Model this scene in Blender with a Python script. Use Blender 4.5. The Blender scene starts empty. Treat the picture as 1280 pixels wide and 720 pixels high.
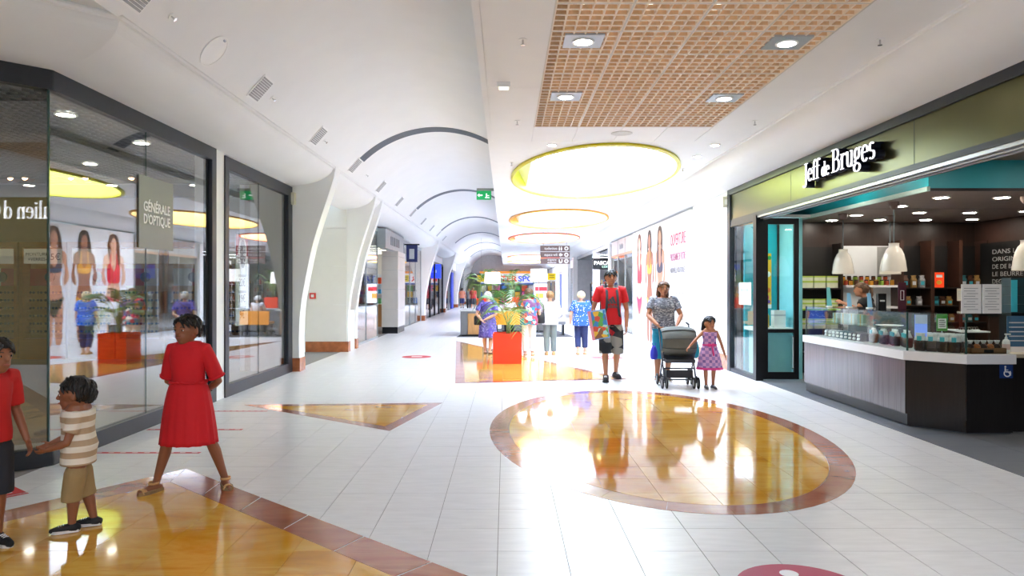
import bpy, bmesh, math, random
from mathutils import Vector, Matrix
random.seed(7)
R = math.radians
PI = math.pi
S = bpy.context.scene
COL = S.collection
# ------------------------------------------------------------------ camera
CAM_H = 1.55
cd = bpy.data.cameras.new('camera')
cd.sensor_width = 36.0
cd.lens = 36.0 * 900 / 1280
cd.shift_x = 8 / 1280
cd.clip_end = 400
cam = bpy.data.objects.new('camera', cd)
cam.location = (0, 0, CAM_H)
cam.rotation_euler = (R(90), 0, 0)
COL.objects.link(cam)
S.camera = cam
# ------------------------------------------------------------------ world and exposure
wd = bpy.data.worlds.new('world')
S.world = wd
wd.use_nodes = True
wd.node_tree.nodes['Background'].inputs[0].default_value = (0.74, 0.9, 1.0, 1)
wd.node_tree.nodes['Background'].inputs[1].default_value = 1.0
S.view_settings.view_transform = 'Standard'
S.view_settings.look = 'None'
S.view_settings.gamma = 1.0
S.view_settings.exposure = 0.70
try:
    S.view_settings.use_curve_mapping = False
    S.cycles.max_bounces = 10
    S.cycles.diffuse_bounces = 6
    S.cycles.glossy_bounces = 4
    S.cycles.transparent_max_bounces = 16
    S.cycles.sample_clamp_indirect = 6.0
except Exception:
    pass
LAMP = {'panel': 11.0, 'down': 30.0, 'plenum': 2.2, 'shop': 60.0, 'optician': 26.0}


# ------------------------------------------------------------------ materials
MATS = {}


def srgb(h):
    h = h.lstrip('#')
    c = [int(h[i:i + 2], 16) / 255 for i in (0, 2, 4)]
    return tuple((x / 12.92 if x <= .04045 else ((x + .055) / 1.055) ** 2.4) for x in c)


def mat(name, col='#808080', rough=.5, metal=0.0, var=.06, scale=6.0, bump=0.0, bscale=None, emit=None,
        estr=1.0, spec=.5, stretch=None, alpha=None, coat=0.0):
    if name in MATS:
        return MATS[name]
    if isinstance(col, str):
        col = srgb(col)
    m = bpy.data.materials.new(name)
    m.use_nodes = True
    nt = m.node_tree
    b = nt.nodes['Principled BSDF']
    b.inputs['Roughness'].default_value = rough
    b.inputs['Metallic'].default_value = metal
    b.inputs['Specular IOR Level'].default_value = spec
    b.inputs['Coat Weight'].default_value = coat
    b.inputs['Coat Roughness'].default_value = .06
    tc = nt.nodes.new('ShaderNodeTexCoord')
    mp = nt.nodes.new('ShaderNodeMapping')
    nt.links.new(tc.outputs['Object'], mp.inputs[0])
    if stretch:
        mp.inputs['Scale'].default_value = stretch
    nz = nt.nodes.new('ShaderNodeTexNoise')
    nz.inputs['Scale'].default_value = scale
    nz.inputs['Detail'].default_value = 4
    nt.links.new(mp.outputs[0], nz.inputs[0])
    rp = nt.nodes.new('ShaderNodeValToRGB')
    rp.color_ramp.elements[0].position = .3
    rp.color_ramp.elements[1].position = .7
    rp.color_ramp.elements[0].color = (*[max(0, c * (1 - var)) for c in col], 1)
    rp.color_ramp.elements[1].color = (*[min(1, c * (1 + var)) for c in col], 1)
    nt.links.new(nz.outputs[0], rp.inputs[0])
    nt.links.new(rp.outputs[0], b.inputs['Base Color'])
    if bump:
        n2 = nt.nodes.new('ShaderNodeTexNoise')
        n2.inputs['Scale'].default_value = bscale or scale * 5
        nt.links.new(mp.outputs[0], n2.inputs[0])
        bp = nt.nodes.new('ShaderNodeBump')
        bp.inputs['Strength'].default_value = bump
        bp.inputs['Distance'].default_value = .01
        nt.links.new(n2.outputs[0], bp.inputs['Height'])
        nt.links.new(bp.outputs[0], b.inputs['Normal'])
    if emit is not None:
        if isinstance(emit, str):
            emit = srgb(emit)
        b.inputs['Emission Color'].default_value = (*emit, 1)
        b.inputs['Emission Strength'].default_value = estr
    MATS[name] = m
    return m


def nodes_of(name):
    m = bpy.data.materials.new(name)
    m.use_nodes = True
    MATS[name] = m
    return m, m.node_tree, m.node_tree.nodes['Principled BSDF']


def coord(nt, kind='Object', scale=(1, 1, 1), rot=(0, 0, 0)):
    tc = nt.nodes.new('ShaderNodeTexCoord')
    mp = nt.nodes.new('ShaderNodeMapping')
    mp.inputs['Scale'].default_value = scale
    mp.inputs['Rotation'].default_value = rot
    nt.links.new(tc.outputs[kind], mp.inputs[0])
    return mp.outputs[0]


def ramp(nt, src, stops, interp='LINEAR'):
    r = nt.nodes.new('ShaderNodeValToRGB')
    r.color_ramp.interpolation = interp
    e = r.color_ramp.elements
    while len(e) < len(stops):
        e.new(.5)
    for el, (p, c) in zip(e, stops):
        el.position = p
        el.color = (*(srgb(c) if isinstance(c, str) else c), 1)
    nt.links.new(src, r.inputs[0])
    return r.outputs[0]


def glass(name, ior=1.9, tint=(1, 1, 1), rough=0.0, base=.05):
    m = bpy.data.materials.new(name)
    m.use_nodes = True
    nt = m.node_tree
    nt.nodes.remove(nt.nodes['Principled BSDF'])
    out = nt.nodes['Material Output']
    fr = nt.nodes.new('ShaderNodeFresnel')
    ge = nt.nodes.new('ShaderNodeNewGeometry')
    mi = nt.nodes.new('ShaderNodeMix')          # the same index on either side of the sheet
    mi.data_type = 'FLOAT'
    mi.inputs[2].default_value = ior
    mi.inputs[3].default_value = 1 / ior
    nt.links.new(ge.outputs['Backfacing'], mi.inputs[0])
    nt.links.new(mi.outputs[0], fr.inputs[0])
    ad = nt.nodes.new('ShaderNodeMath')
    ad.operation = 'ADD'
    ad.inputs[1].default_value = base
    nt.links.new(fr.outputs[0], ad.inputs[0])
    tr = nt.nodes.new('ShaderNodeBsdfTransparent')
    tr.inputs[0].default_value = (*tint, 1)
    gl = nt.nodes.new('ShaderNodeBsdfGlossy')
    gl.inputs['Roughness'].default_value = rough
    mx = nt.nodes.new('ShaderNodeMixShader')
    nt.links.new(ad.outputs[0], mx.inputs[0])
    nt.links.new(tr.outputs[0], mx.inputs[1])
    nt.links.new(gl.outputs[0], mx.inputs[2])
    nt.links.new(mx.outputs[0], out.inputs[0])
    MATS[name] = m
    return m


def emis(name, col, strength):
    m = bpy.data.materials.new(name)
    m.use_nodes = True
    nt = m.node_tree
    nt.nodes.remove(nt.nodes['Principled BSDF'])
    e = nt.nodes.new('ShaderNodeEmission')
    e.inputs[0].default_value = (*(srgb(col) if isinstance(col, str) else col), 1)
    e.inputs[1].default_value = strength
    nt.links.new(e.outputs[0], nt.nodes['Material Output'].inputs[0])
    MATS[name] = m
    return m


# ------------------------------------------------------------------ mesh builder
class MB:
    def __init__(s):
        s.v = []
        s.f = []
        s.mi = []

    def add(s, vs, fs, mi=0):
        o = len(s.v)
        s.v += [tuple(p) for p in vs]
        s.f += [tuple(i + o for i in f) for f in fs]
        s.mi += [mi] * len(fs)
        return s

    def box(s, x0, x1, y0, y1, z0, z1, mi=0):
        v = [(x, y, z) for z in (z0, z1) for y in (y0, y1) for x in (x0, x1)]
        return s.add(v, [(0, 2, 3, 1), (4, 5, 7, 6), (0, 1, 5, 4), (2, 6, 7, 3), (0, 4, 6, 2), (1, 3, 7, 5)], mi)

    def obox(s, o, ax, ay, az, mi=0):
        """box from corner o along the vectors ax, ay, az"""
        o, ax, ay, az = map(Vector, (o, ax, ay, az))
        v = [o + ax * i + ay * j + az * k for k in (0, 1) for j in (0, 1) for i in (0, 1)]
        f = [(0, 2, 3, 1), (4, 5, 7, 6), (0, 1, 5, 4), (2, 6, 7, 3), (0, 4, 6, 2), (1, 3, 7, 5)]
        if ax.cross(ay).dot(az) < 0:
            f = [tuple(reversed(q)) for q in f]
        return s.add(v, f, mi)

    def prism(s, poly, z0, z1, mi=0):
        n = len(poly)
        a = sum(poly[i][0] * poly[(i + 1) % n][1] - poly[(i + 1) % n][0] * poly[i][1] for i in range(n))
        if a < 0:
            poly = poly[::-1]
        v = [(x, y, z0) for x, y in poly] + [(x, y, z1) for x, y in poly]
        f = [tuple(range(n - 1, -1, -1)), tuple(range(n, 2 * n))]
        f += [(i, (i + 1) % n, n + (i + 1) % n, n + i) for i in range(n)]
        return s.add(v, f, mi)

    def plate(s, poly, o, u, w, d, mi=0):
        """extrude a 2D outline lying in the plane o,u,w by the vector d"""
        o, u, w, d = map(Vector, (o, u, w, d))
        n = len(poly)
        a = sum(poly[i][0] * poly[(i + 1) % n][1] - poly[(i + 1) % n][0] * poly[i][1] for i in range(n))
        if (a < 0) != (u.cross(w).dot(d) < 0):
            poly = poly[::-1]
        v = [o + u * x + w * y for x, y in poly]
        v += [p + d for p in v]
        f = [tuple(range(n - 1, -1, -1)), tuple(range(n, 2 * n))]
        f += [(i, (i + 1) % n, n + (i + 1) % n, n + i) for i in range(n)]
        return s.add(v, f, mi)

    def lathe(s, prof, c=(0, 0, 0), n=20, axis='z', mi=0, sx=1, sy=1, caps=True):
        vs = []
        for r, z in prof:
            for k in range(n):
                a = 2 * PI * k / n
                p = (r * math.cos(a) * sx, r * math.sin(a) * sy, z)
                if axis == 'x':
                    p = (p[2], p[0], p[1])
                elif axis == 'y':
                    p = (p[0], p[2], p[1])
                vs.append((p[0] + c[0], p[1] + c[1], p[2] + c[2]))
        fs = []
        for i in range(len(prof) - 1):
            for k in range(n):
                q = (i * n + k, i * n + (k + 1) % n, (i + 1) * n + (k + 1) % n, (i + 1) * n + k)
                fs.append(q)
        if caps:
            fs.append(tuple(range(n - 1, -1, -1)))
            fs.append(tuple(range((len(prof) - 1) * n, len(prof) * n)))
        return s.add(vs, fs, mi)

    def cyl(s, c, r, h, n=16, axis='z', mi=0):
        return s.lathe([(r, 0), (r, h)], c, n, axis, mi)

    def rings(s, rs, caps=True, mi=0):
        n = len(rs[0])
        vs = [p for r in rs for p in r]
        fs = []
        for i in range(len(rs) - 1):
            for k in range(n):
                fs.append((i * n + k, i * n + (k + 1) % n, (i + 1) * n + (k + 1) % n, (i + 1) * n + k))
        if caps:
            fs.append(tuple(range(n - 1, -1, -1)))
            fs.append(tuple(range((len(rs) - 1) * n, len(rs) * n)))
        return s.add(vs, fs, mi)

    def tube(s, pts, rad, n=8, round_=False, mi=0):
        pts = [Vector(p) for p in pts]
        if not isinstance(rad, (list, tuple)):
            rad = [rad] * len(pts)
        rad = list(rad)
        if round_:
            d0 = (pts[0] - pts[1]).normalized()
            d1 = (pts[-1] - pts[-2]).normalized()
            a, b, ra, rb = pts[0], pts[-1], rad[0], rad[-1]
            pts = [a + d0 * ra * .95, a + d0 * ra * .7] + pts + [b + d1 * rb * .7, b + d1 * rb * .95]
            rad = [ra * .3, ra * .72] + rad + [rb * .72, rb * .3]
        rs = []
        t = (pts[1] - pts[0]).normalized()
        up = Vector((0, 0, 1)) if abs(t.z) < .9 else Vector((1, 0, 0))
        u = t.cross(up).normalized()
        for i, p in enumerate(pts):
            if i == 0:
                t = pts[1] - pts[0]
            elif i == len(pts) - 1:
                t = pts[-1] - pts[-2]
            else:
                t = (pts[i + 1] - p).normalized() + (p - pts[i - 1]).normalized()
            t.normalize()
            u = (u - t * u.dot(t)).normalized()
            w = t.cross(u)
            rs.append([p + (u * math.cos(2 * PI * k / n) + w * math.sin(2 * PI * k / n)) * rad[i] for k in range(n)])
        return s.rings(rs, True, mi)

    def ell(s, c, rx, ry, rz, nu=14, nv=9, M=None, mi=0):
        c = Vector(c)
        rs = []
        for j in range(nv):
            th = PI * (j + .5) / nv if False else PI * (j * .94 / (nv - 1) + .03)
            r = []
            for k in range(nu):
                a = 2 * PI * k / nu
                p = Vector((rx * math.sin(th) * math.cos(a), ry * math.sin(th) * math.sin(a), -rz * math.cos(th)))
                r.append(c + (M @ p if M else p))
            rs.append(r)
        return s.rings(rs, True, mi)

    def mesh(s, name, mats, smooth=False):
        me = bpy.data.meshes.new(name)
        me.from_pydata([tuple(p) for p in s.v], [], s.f)
        for m in (mats if isinstance(mats, (list, tuple)) else [mats]):
            me.materials.append(m)
        if any(s.mi):
            me.polygons.foreach_set('material_index', s.mi)
        if smooth:
            me.shade_smooth()
            if smooth == 'auto':
                try:
                    me.set_sharp_from_angle(angle=R(40))
                except Exception:
                    pass
        me.update()
        return me

    def build(s, name, m, parent=None, smooth=False, loc=None, rz=None):
        o = bpy.data.objects.new(name, s.mesh(name, m, smooth))
        COL.objects.link(o)
        if parent:
            o.parent = parent
        if loc:
            o.location = loc
        if rz:
            o.rotation_euler = (0, 0, rz)
        return o


def inst(name, me, parent=None, loc=(0, 0, 0), rot=(0, 0, 0), scale=(1, 1, 1)):
    o = bpy.data.objects.new(name, me)
    COL.objects.link(o)
    o.location = loc
    o.rotation_euler = rot
    o.scale = scale
    if parent:
        o.parent = parent
    return o


ORD = ['first', 'second', 'third', 'fourth', 'fifth', 'sixth', 'seventh', 'eighth', 'ninth', 'tenth', 'eleventh', 'twelfth', 'thirteenth']


def empty(name, loc=(0, 0, 0), rz=0):
    o = bpy.data.objects.new(name, None)
    o.empty_display_size = .1
    COL.objects.link(o)
    o.location = loc
    o.rotation_euler = (0, 0, rz)
    return o


def tag(o, label, cat, group=None):
    o['label'] = label
    o['category'] = cat
    if group:
        o['group'] = group
    return o


def thing(name, label, cat, loc=(0, 0, 0), rz=0, group=None):
    return tag(empty(name, loc, rz), label, cat, group)


def struct(o):
    o['kind'] = 'structure'
    return o


def stuff(o):
    o['kind'] = 'stuff'
    return o


def copy_tree(o, parent=None):
    c = o.copy()
    COL.objects.link(c)
    if parent:
        c.parent = parent
    for ch in o.children:
        copy_tree(ch, c)
    return c


def text_polys(body, size=1.0, ext=.0, align='CENTER', bold=0.0, spacing=1.0):
    cu = bpy.data.curves.new('t', 'FONT')
    cu.body = body
    cu.size = size
    cu.align_x = align
    cu.align_y = 'CENTER'
    cu.extrude = ext
    cu.offset = bold
    cu.space_character = spacing
    cu.resolution_u = 3
    o = bpy.data.objects.new('t', cu)
    COL.objects.link(o)
    dg = bpy.context.evaluated_depsgraph_get()
    dg.update()
    me = bpy.data.meshes.new_from_object(o.evaluated_get(dg))
    v = [p.co.copy() for p in me.vertices]
    f = [tuple(p.vertices) for p in me.polygons]
    bpy.data.objects.remove(o)
    bpy.data.curves.remove(cu)
    bpy.data.meshes.remove(me)
    return v, f


def text_obj(name, body, m, o, u, w, size, parent=None, ext=.002, bold=0.0, align='CENTER', width=None, mirror=False, spacing=1.0):
    """flat lettering in the plane at o with the reading direction u and the up direction w"""
    v, f = text_polys(body, size, 0, align, bold, spacing)
    o, u, w = Vector(o), Vector(u).normalized(), Vector(w).normalized()
    n = u.cross(w)
    if width and v:
        xs = [p.x for p in v]
        k = width / (max(xs) - min(xs))
        v = [Vector((p.x * k, p.y, p.z)) for p in v]
    b = MB()
    top = [o + u * p.x + w * p.y + n * ext for p in v]
    b.add(top, f)
    # side walls give the letters thickness
    edges = {}
    for q in f:
        for i in range(len(q)):
            e = (q[i], q[(i + 1) % len(q)])
            edges[e] = 1
    nv = len(v)
    back = [o + u * p.x + w * p.y for p in v]
    sides = [(e[1], e[0], e[0] + nv, e[1] + nv) for e in edges if (e[1], e[0]) not in edges]
    b2 = MB()
    b2.add(top + back, [tuple(q) for q in f] + sides)
    return b2.build(name, m, parent)


def lerp(a, b, t):
    return tuple(x + (y - x) * t for x, y in zip(a, b))


def smoothed(me_name, b, mats, voxel, it=6, fac=.5, parent=None, name=None, mw=None):
    """voxel-union the solids collected in b into one continuous surface"""
    me = b.mesh('tmp', mats if isinstance(mats, (list, tuple)) else [mats])
    o = bpy.data.objects.new('tmp', me)
    COL.objects.link(o)
    r = o.modifiers.new('r', 'REMESH')
    r.mode = 'VOXEL'
    r.voxel_size = voxel
    r.use_smooth_shade = True
    if it:
        sm = o.modifiers.new('s', 'SMOOTH')
        sm.factor = fac
        sm.iterations = it
    dg = bpy.context.evaluated_depsgraph_get()
    dg.update()
    me2 = bpy.data.meshes.new_from_object(o.evaluated_get(dg))
    bpy.data.objects.remove(o)
    bpy.data.meshes.remove(me)
    me2.name = me_name
    me2.materials.clear()
    for m in (mats if isinstance(mats, (list, tuple)) else [mats]):
        me2.materials.append(m)
    me2.shade_smooth()
    ob = bpy.data.objects.new(name or me_name, me2)
    COL.objects.link(ob)
    if parent:
        ob.parent = parent
    return ob
# ------------------------------------------------------------------ shared materials
M_PLASTER = mat('white_plaster', '#f0f0ef', .55, var=.015, scale=2, bump=.02, bscale=60)
M_CEIL = mat('white_ceiling_panel', '#f1f1f0', .5, var=.012, scale=3)
M_FRAME = mat('anthracite_metal', '#3a3d43', .38, .6, var=.05, scale=20)
M_BLACK = mat('black_metal', '#16171a', .35, .4, var=.08, scale=20)
M_WHITE = mat('white_paint', '#f4f4f2', .35, var=.012)
M_GROUT = mat('grey_grout', '#8d8a85', .8, var=.08, scale=30)
M_SKIRT = mat('brown_marble_skirting', '#a9643d', .2, var=.25, scale=7)
M_ALU = mat('brushed_aluminium', '#b9bcc0', .3, .9, var=.06, scale=30, stretch=(1, 30, 30))
M_GREYV = mat('vent_grey', '#9a9a98', .5, .3, var=.05)
M_PAPER = mat('white_paper', '#f2f2ef', .6, var=.01)
M_DARKTXT = mat('dark_print', '#26262a', .6, var=.02)
M_WHITETXT = mat('white_print', '#f6f6f6', .5, var=.01)
M_GLASS = glass('shop_window_glass', 1.7, (.95, .97, .955), 0, .09)
M_GLASS_THIN = glass('counter_glass', 1.45, (.95, .985, .97), 0, .01)
M_GLASS_EDGE = mat('green_glass_edge', '#2f4a44', .15, var=.03)
M_DOWN = emis('downlight_glow', (1, .96, .9), LAMP['down'])


def marble(name, cols, rough, sc):
    m, nt, b = nodes_of(name)
    c = coord(nt, 'Object', (1, .55, 1), (0, 0, .5))
    tcg = nt.nodes.new('ShaderNodeNewGeometry')
    mp = nt.nodes.new('ShaderNodeMapping')
    mp.inputs['Rotation'].default_value = (0, 0, .35)
    mp.inputs['Scale'].default_value = (sc * .45, sc * 1.5, sc)
    nt.links.new(tcg.outputs['Position'], mp.inputs[0])
    nz = nt.nodes.new('ShaderNodeTexNoise')
    nz.inputs['Scale'].default_value = 1.6
    nz.inputs['Detail'].default_value = 8
    nz.inputs['Roughness'].default_value = .62
    nz.inputs['Distortion'].default_value = 1.2
    nt.links.new(mp.outputs[0], nz.inputs[0])
    oi = nt.nodes.new('ShaderNodeObjectInfo')
    ad = nt.nodes.new('ShaderNodeMath')
    ad.operation = 'MULTIPLY_ADD'
    ad.inputs[1].default_value = .16
    nt.links.new(oi.outputs['Random'], ad.inputs[0])
    nt.links.new(nz.outputs[0], ad.inputs[2])
    o = ramp(nt, ad.outputs[0], cols)
    nt.links.new(o, b.inputs['Base Color'])
    b.inputs['Roughness'].default_value = rough
    b.inputs['Specular IOR Level'].default_value = .5
    b.inputs['Coat Weight'].default_value = .2
    b.inputs['Coat Roughness'].default_value = .03
    return m


M_MARBLE = marble('golden_marble', [(.3, '#b4741a'), (.48, '#d39628'), (.62, '#e0b04c'), (.78, '#cc8a22')], .07, 1.0)
M_BORDER = marble('red_brown_marble', [(.3, '#8a4a32'), (.5, '#a15d42'), (.7, '#b0714f'), (.85, '#8f5038')], .12, 2.0)


def tile_mat(name, col, rough):
    m, nt, b = nodes_of(name)
    g = nt.nodes.new('ShaderNodeNewGeometry')
    mp = nt.nodes.new('ShaderNodeMapping')
    mp.inputs['Scale'].default_value = (2.0, 9, 1)
    nt.links.new(g.outputs['Position'], mp.inputs[0])
    nz = nt.nodes.new('ShaderNodeTexNoise')
    nz.inputs['Scale'].default_value = 2.2
    nz.inputs['Detail'].default_value = 6
    nt.links.new(mp.outputs[0], nz.inputs[0])
    c = srgb(col)
    o = ramp(nt, nz.outputs[0], [(.3, tuple(x * .93 for x in c)), (.7, tuple(min(1, x * 1.04) for x in c))])
    nt.links.new(o, b.inputs['Base Color'])
    b.inputs['Roughness'].default_value = rough
    b.inputs['Specular IOR Level'].default_value = .5
    return m


M_TILE = tile_mat('ivory_floor_tile', '#dcdcdb', .30)
M_SLATE = tile_mat('grey_shop_slab', '#6d7176', .35)

# ------------------------------------------------------------------ floor
floor = struct(MB().box(-16, 12, -9, 82, -.12, -.004).build('floor', M_GROUT))


def clip_convex(poly, clip):
    """Sutherland-Hodgman, clip is counter-clockwise"""
    out = poly
    for i in range(len(clip)):
        a, b = clip[i], clip[(i + 1) % len(clip)]
        inp, out = out, []
        if not inp:
            return []
        for j in range(len(inp)):
            p, q = inp[j], inp[(j + 1) % len(inp)]
            sp = (b[0] - a[0]) * (p[1] - a[1]) - (b[1] - a[1]) * (p[0] - a[0])
            sq = (b[0] - a[0]) * (q[1] - a[1]) - (b[1] - a[1]) * (q[0] - a[0])
            if sp >= 0:
                out.append(p)
            if (sp >= 0) != (sq >= 0):
                t = sp / (sp - sq)
                out.append((p[0] + (q[0] - p[0]) * t, p[1] + (q[1] - p[1]) * t))
    return out


def area(p):
    return sum(p[i][0] * p[(i + 1) % len(p)][1] - p[(i + 1) % len(p)][0] * p[i][1] for i in range(len(p))) / 2


def ccw(p):
    return p if area(p) > 0 else p[::-1]


def inset(poly, w):
    """inner polygon of a convex outline, moved in by w"""
    poly = ccw(poly)
    big = [(-99, -99), (199, -99), (199, 199), (-99, 199)]
    n = len(poly)
    out = big
    for i in range(n):
        a, b = Vector(poly[i]), Vector(poly[(i + 1) % n])
        d = (b - a).normalized()
        nn = Vector((-d.y, d.x))
        a2, b2 = a + nn * w - d * 300, a + nn * w + d * 300
        out = clip_convex(out, [tuple(a2), tuple(b2), tuple(b2 + nn * 600), tuple(a2 + nn * 600)])
    return out


EL = (1.575, 7.91, 1.75, 2.99)      # the oval inlay: centre and half axes


def ell_poly(k, n=72):
    cx, cy, a, b = EL
    return [(cx + (a - k) * math.cos(2 * PI * i / n), cy + (b - k) * math.sin(2 * PI * i / n)) for i in range(n)]


INL = [ccw([(-2.74, 6.17), (-4.0, 4.2), (-4.0, .8), (-1.2, -.9), (1.9, 1.97)]),
       ccw([(-3.47, 9.55), (-.853, 9.72), (-1.26, 7.81)]),
       ccw([(-1.45, 21.1), (-.82, 11.7), (2.1, 12.2)]),
       ccw(ell_poly(0))]


def inside(p, poly):
    return all((b[0] - a[0]) * (p[1] - a[1]) - (b[1] - a[1]) * (p[0] - a[0]) >= 0
               for a, b in zip(poly, poly[1:] + poly[:1]))


TX0, TY0, TS = -.047, .24, .4
G = .0022
full = MB().prism([(-.2 + G, -.2 + G), (.2 - G, -.2 + G), (.2 - G, .2 - G), (-.2 + G, .2 - G)], -.012, 0).mesh('tile', M_TILE)
near, far = [], []
for j in range(-10, 100):
    for i in range(-11, 12):
        x0, y0 = TX0 + i * TS, TY0 + j * TS
        xa, xb = max(x0, -4.0), min(x0 + TS, 4.25)
        if xb - xa < .02:
            continue
        q = [(xa, y0), (xb, y0), (xb, y0 + TS), (xa, y0 + TS)]
        if any(all(inside(p, P) for p in q) for P in INL):
            continue
        inview = y0 + TS > 3.8 and abs((xa + xb) / 2) < .72 * (y0 + TS)
        (near if inview and len(near) < 300 else far).append((x0, y0, xa, xb))
for x0, y0, xa, xb in near:
    if xb - xa > TS - .001:
        inst('tile', full, floor, (x0 + .2, y0 + .2, 0))
    else:
        MB().prism([(xa + G, y0 + G), (xb - G, y0 + G), (xb - G, y0 + TS - G), (xa + G, y0 + TS - G)], -.012, 0).build('tile', M_TILE, floor)
fb = MB()
for x0, y0, xa, xb in far:
    fb.prism([(xa + G, y0 + G), (xb - G, y0 + G), (xb - G, y0 + TS - G), (xa + G, y0 + TS - G)], -.012, 0)
for y0 in range(40, 80, 2):
    fb.prism([(-4, y0 + .3), (4.25, y0 + .3), (4.25, y0 + 2.3), (-4, y0 + 2.3)], -.012, -.0005)
stuff(fb.build('distant_tiles', M_TILE, floor))
ZI = .0016


def border_pieces(outer, inner, seg):
    n = len(outer)
    for i in range(n):
        a, b = Vector(outer[i]), Vector(outer[(i + 1) % n])
        # matching inner corners
        def nearest_corner(p):
            return min(inner, key=lambda q: (q[0] - p.x) ** 2 + (q[1] - p.y) ** 2)
        c, d = Vector(nearest_corner(a)), Vector(nearest_corner(b))
        k = max(1, int((b - a).length / seg))
        for s in range(k):
            t0, t1 = s / k + .001, (s + 1) / k - .001
            q = [a.lerp(b, t0), a.lerp(b, t1), c.lerp(d, t1), c.lerp(d, t0)]
            MB().prism([tuple(p) for p in q], -.002, ZI).build('border_slab', M_BORDER, floor)


def inlay_tiles(inner):
    xs = [p[0] for p in inner]
    ys = [p[1] for p in inner]
    for j in range(int((min(ys) - TY0) / TS) - 1, int((max(ys) - TY0) / TS) + 2):
        for i in range(int((min(xs) - TX0) / TS) - 1, int((max(xs) - TX0) / TS) + 2):
            x0, y0 = TX0 + i * TS + .0012, TY0 + j * TS + .0012
            s = TS - .0024
            p = clip_convex([(x0, y0), (x0 + s, y0), (x0 + s, y0 + s), (x0, y0 + s)], inner)
            if len(p) > 2 and abs(area(p)) > .0015:
                MB().prism(p, -.002, ZI).build('marble_slab', M_MARBLE, floor)


for P, w in ((INL[0], .27), (INL[1], .14), (INL[2], .16)):
    inn = ccw(inset(P, w))
    border_pieces(P, inn, .62)
    inlay_tiles(ccw(inset(P, w + .003)))
N = 72
oo, ii = ell_poly(0, N), ell_poly(.21, N)
for k in range(0, N, 3):
    q = [oo[(k + t) % N] for t in range(4)] + [ii[(k + t) % N] for t in (3, 2, 1, 0)]
    c = Vector((sum(p[0] for p in q) / 8, sum(p[1] for p in q) / 8))
    q = [tuple(c + (Vector(p) - c) * .997) for p in q]
    MB().prism(q, -.002, ZI).build('border_slab', M_BORDER, floor)
inlay_tiles(ccw(ell_poly(.214, N)))

# ------------------------------------------------------------------ ceiling
VC, VR = (-1.37, 2.55), 2.2           # main vault: centre and radius
prof = []
for k in range(41):
    a = R(180 - 34) - (R(180 - 68)) * k / 40
    prof.append((VC[0] + VR * math.cos(a), VC[1] + VR * math.sin(a)))
outer = [(x, z) for x, z in [(VC[0] + (p[0] - VC[0]) * 1.05, VC[1] + (p[1] - VC[1]) * 1.05) for p in prof]]
vault = MB().plate([(x, z) for x, z in prof] + outer[::-1], (0, -8.5, 0), (1, 0, 0), (0, 0, 1), (0, 86, 0)).build('ceiling', M_PLASTER, None, 'auto')
struct(vault)
# slab over the right half of the hall, cut out around the wooden grid
SL0, SL1, SZ = -.25, 3.5, 3.71
GX0, GX1, GY0, GY1 = .38, 2.78, 2.47, 9.67
BAYS = [(13.9 - 3.3, 13.9 + 3.3), (22.7 - 3.2, 22.7 + 3.2), (31.2 - 3.2, 31.2 + 3.2), (49.6 - 3.2, 49.6 + 3.2), (58.9 - 3.2, 58.9 + 3.2)]
sb = MB()
for x0, x1, y0, y1 in ((SL0, SL1, -8.5, -7.2), (SL0, SL1, -.8, GY0), (SL0, GX0, GY0, GY1), (GX1, SL1, GY0, GY1)):
    sb.box(x0, x1, y0, y1, SZ + .012, SZ + .1)
ys = [GY1] + [v for q in BAYS for v in q] + [77]
for y0, y1 in zip(ys[0::2], ys[1::2]):
    sb.box(SL0, SL1, y0, y1, SZ + .012, SZ + .1)
sb.box(SL0 - .01, SL0 + .05, -8.5, 77, SZ, SZ + .45)
sb.box(SL0 + .05, SL1 + .9, -8.5, 77, SZ + .64, SZ + .7)
for q, (y0, y1) in enumerate(BAYS + [(-7.2, -.8)]):
    cy, bl = (y0 + y1) / 2, 3.2 if q == 0 else 3.1
    n = 96
    v, f = [], []
    for i in range(n):
        a = 2 * PI * i / n + PI / 4
        ex, ey = 1.65 + 1.52 * math.cos(a), cy + (bl - .02) * math.sin(a)
        x0, x1 = SL0 + .05, SL1
        dx, dy = math.cos(a), math.sin(a)
        m_ = max(abs(dx), abs(dy))
        ux, uy = dx / m_, dy / m_
        bx = 1.65 + (ux * (x1 - 1.65) if ux > 0 else ux * (1.65 - x0))
        v += [(ex, ey, SZ), (bx, cy + uy * (y1 - y0) / 2, SZ)]
    for i in range(n):
        j = (i + 1) % n
        f.append((2 * i, 2 * j, 2 * j + 1, 2 * i + 1))
    sb.add(v, f)
slab = struct(sb.build('ceiling', M_CEIL))
cols = [SL0 + .052, GX0, .98, 1.58, 2.18, GX1, SL1]
for c in range(6):
    x0, x1 = cols[c] + .003, cols[c + 1] - .003
    spans = [(GY1 if 0 < c < 5 else -.8, BAYS[0][0])] + [(BAYS[q][1], BAYS[q + 1][0]) for q in range(4)]
    for ya, yb in spans:
        k = max(1, round((yb - ya) / 3))
        for q in range(k):
            MB().box(x0, x1, ya + (yb - ya) * q / k + .003, ya + (yb - ya) * (q + 1) / k - .003, SZ, SZ + .011).build('ceiling_panel', M_CEIL, slab)
    MB().box(x0, x1, BAYS[4][1], 77, SZ, SZ + .011).build('ceiling_panel', M_CEIL, slab)
for c in range(1, 5):
    MB().box(cols[c] + .003, cols[c + 1] - .003, -.8, GY0, SZ, SZ + .011).build('ceiling_panel', M_CEIL, slab)


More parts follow.
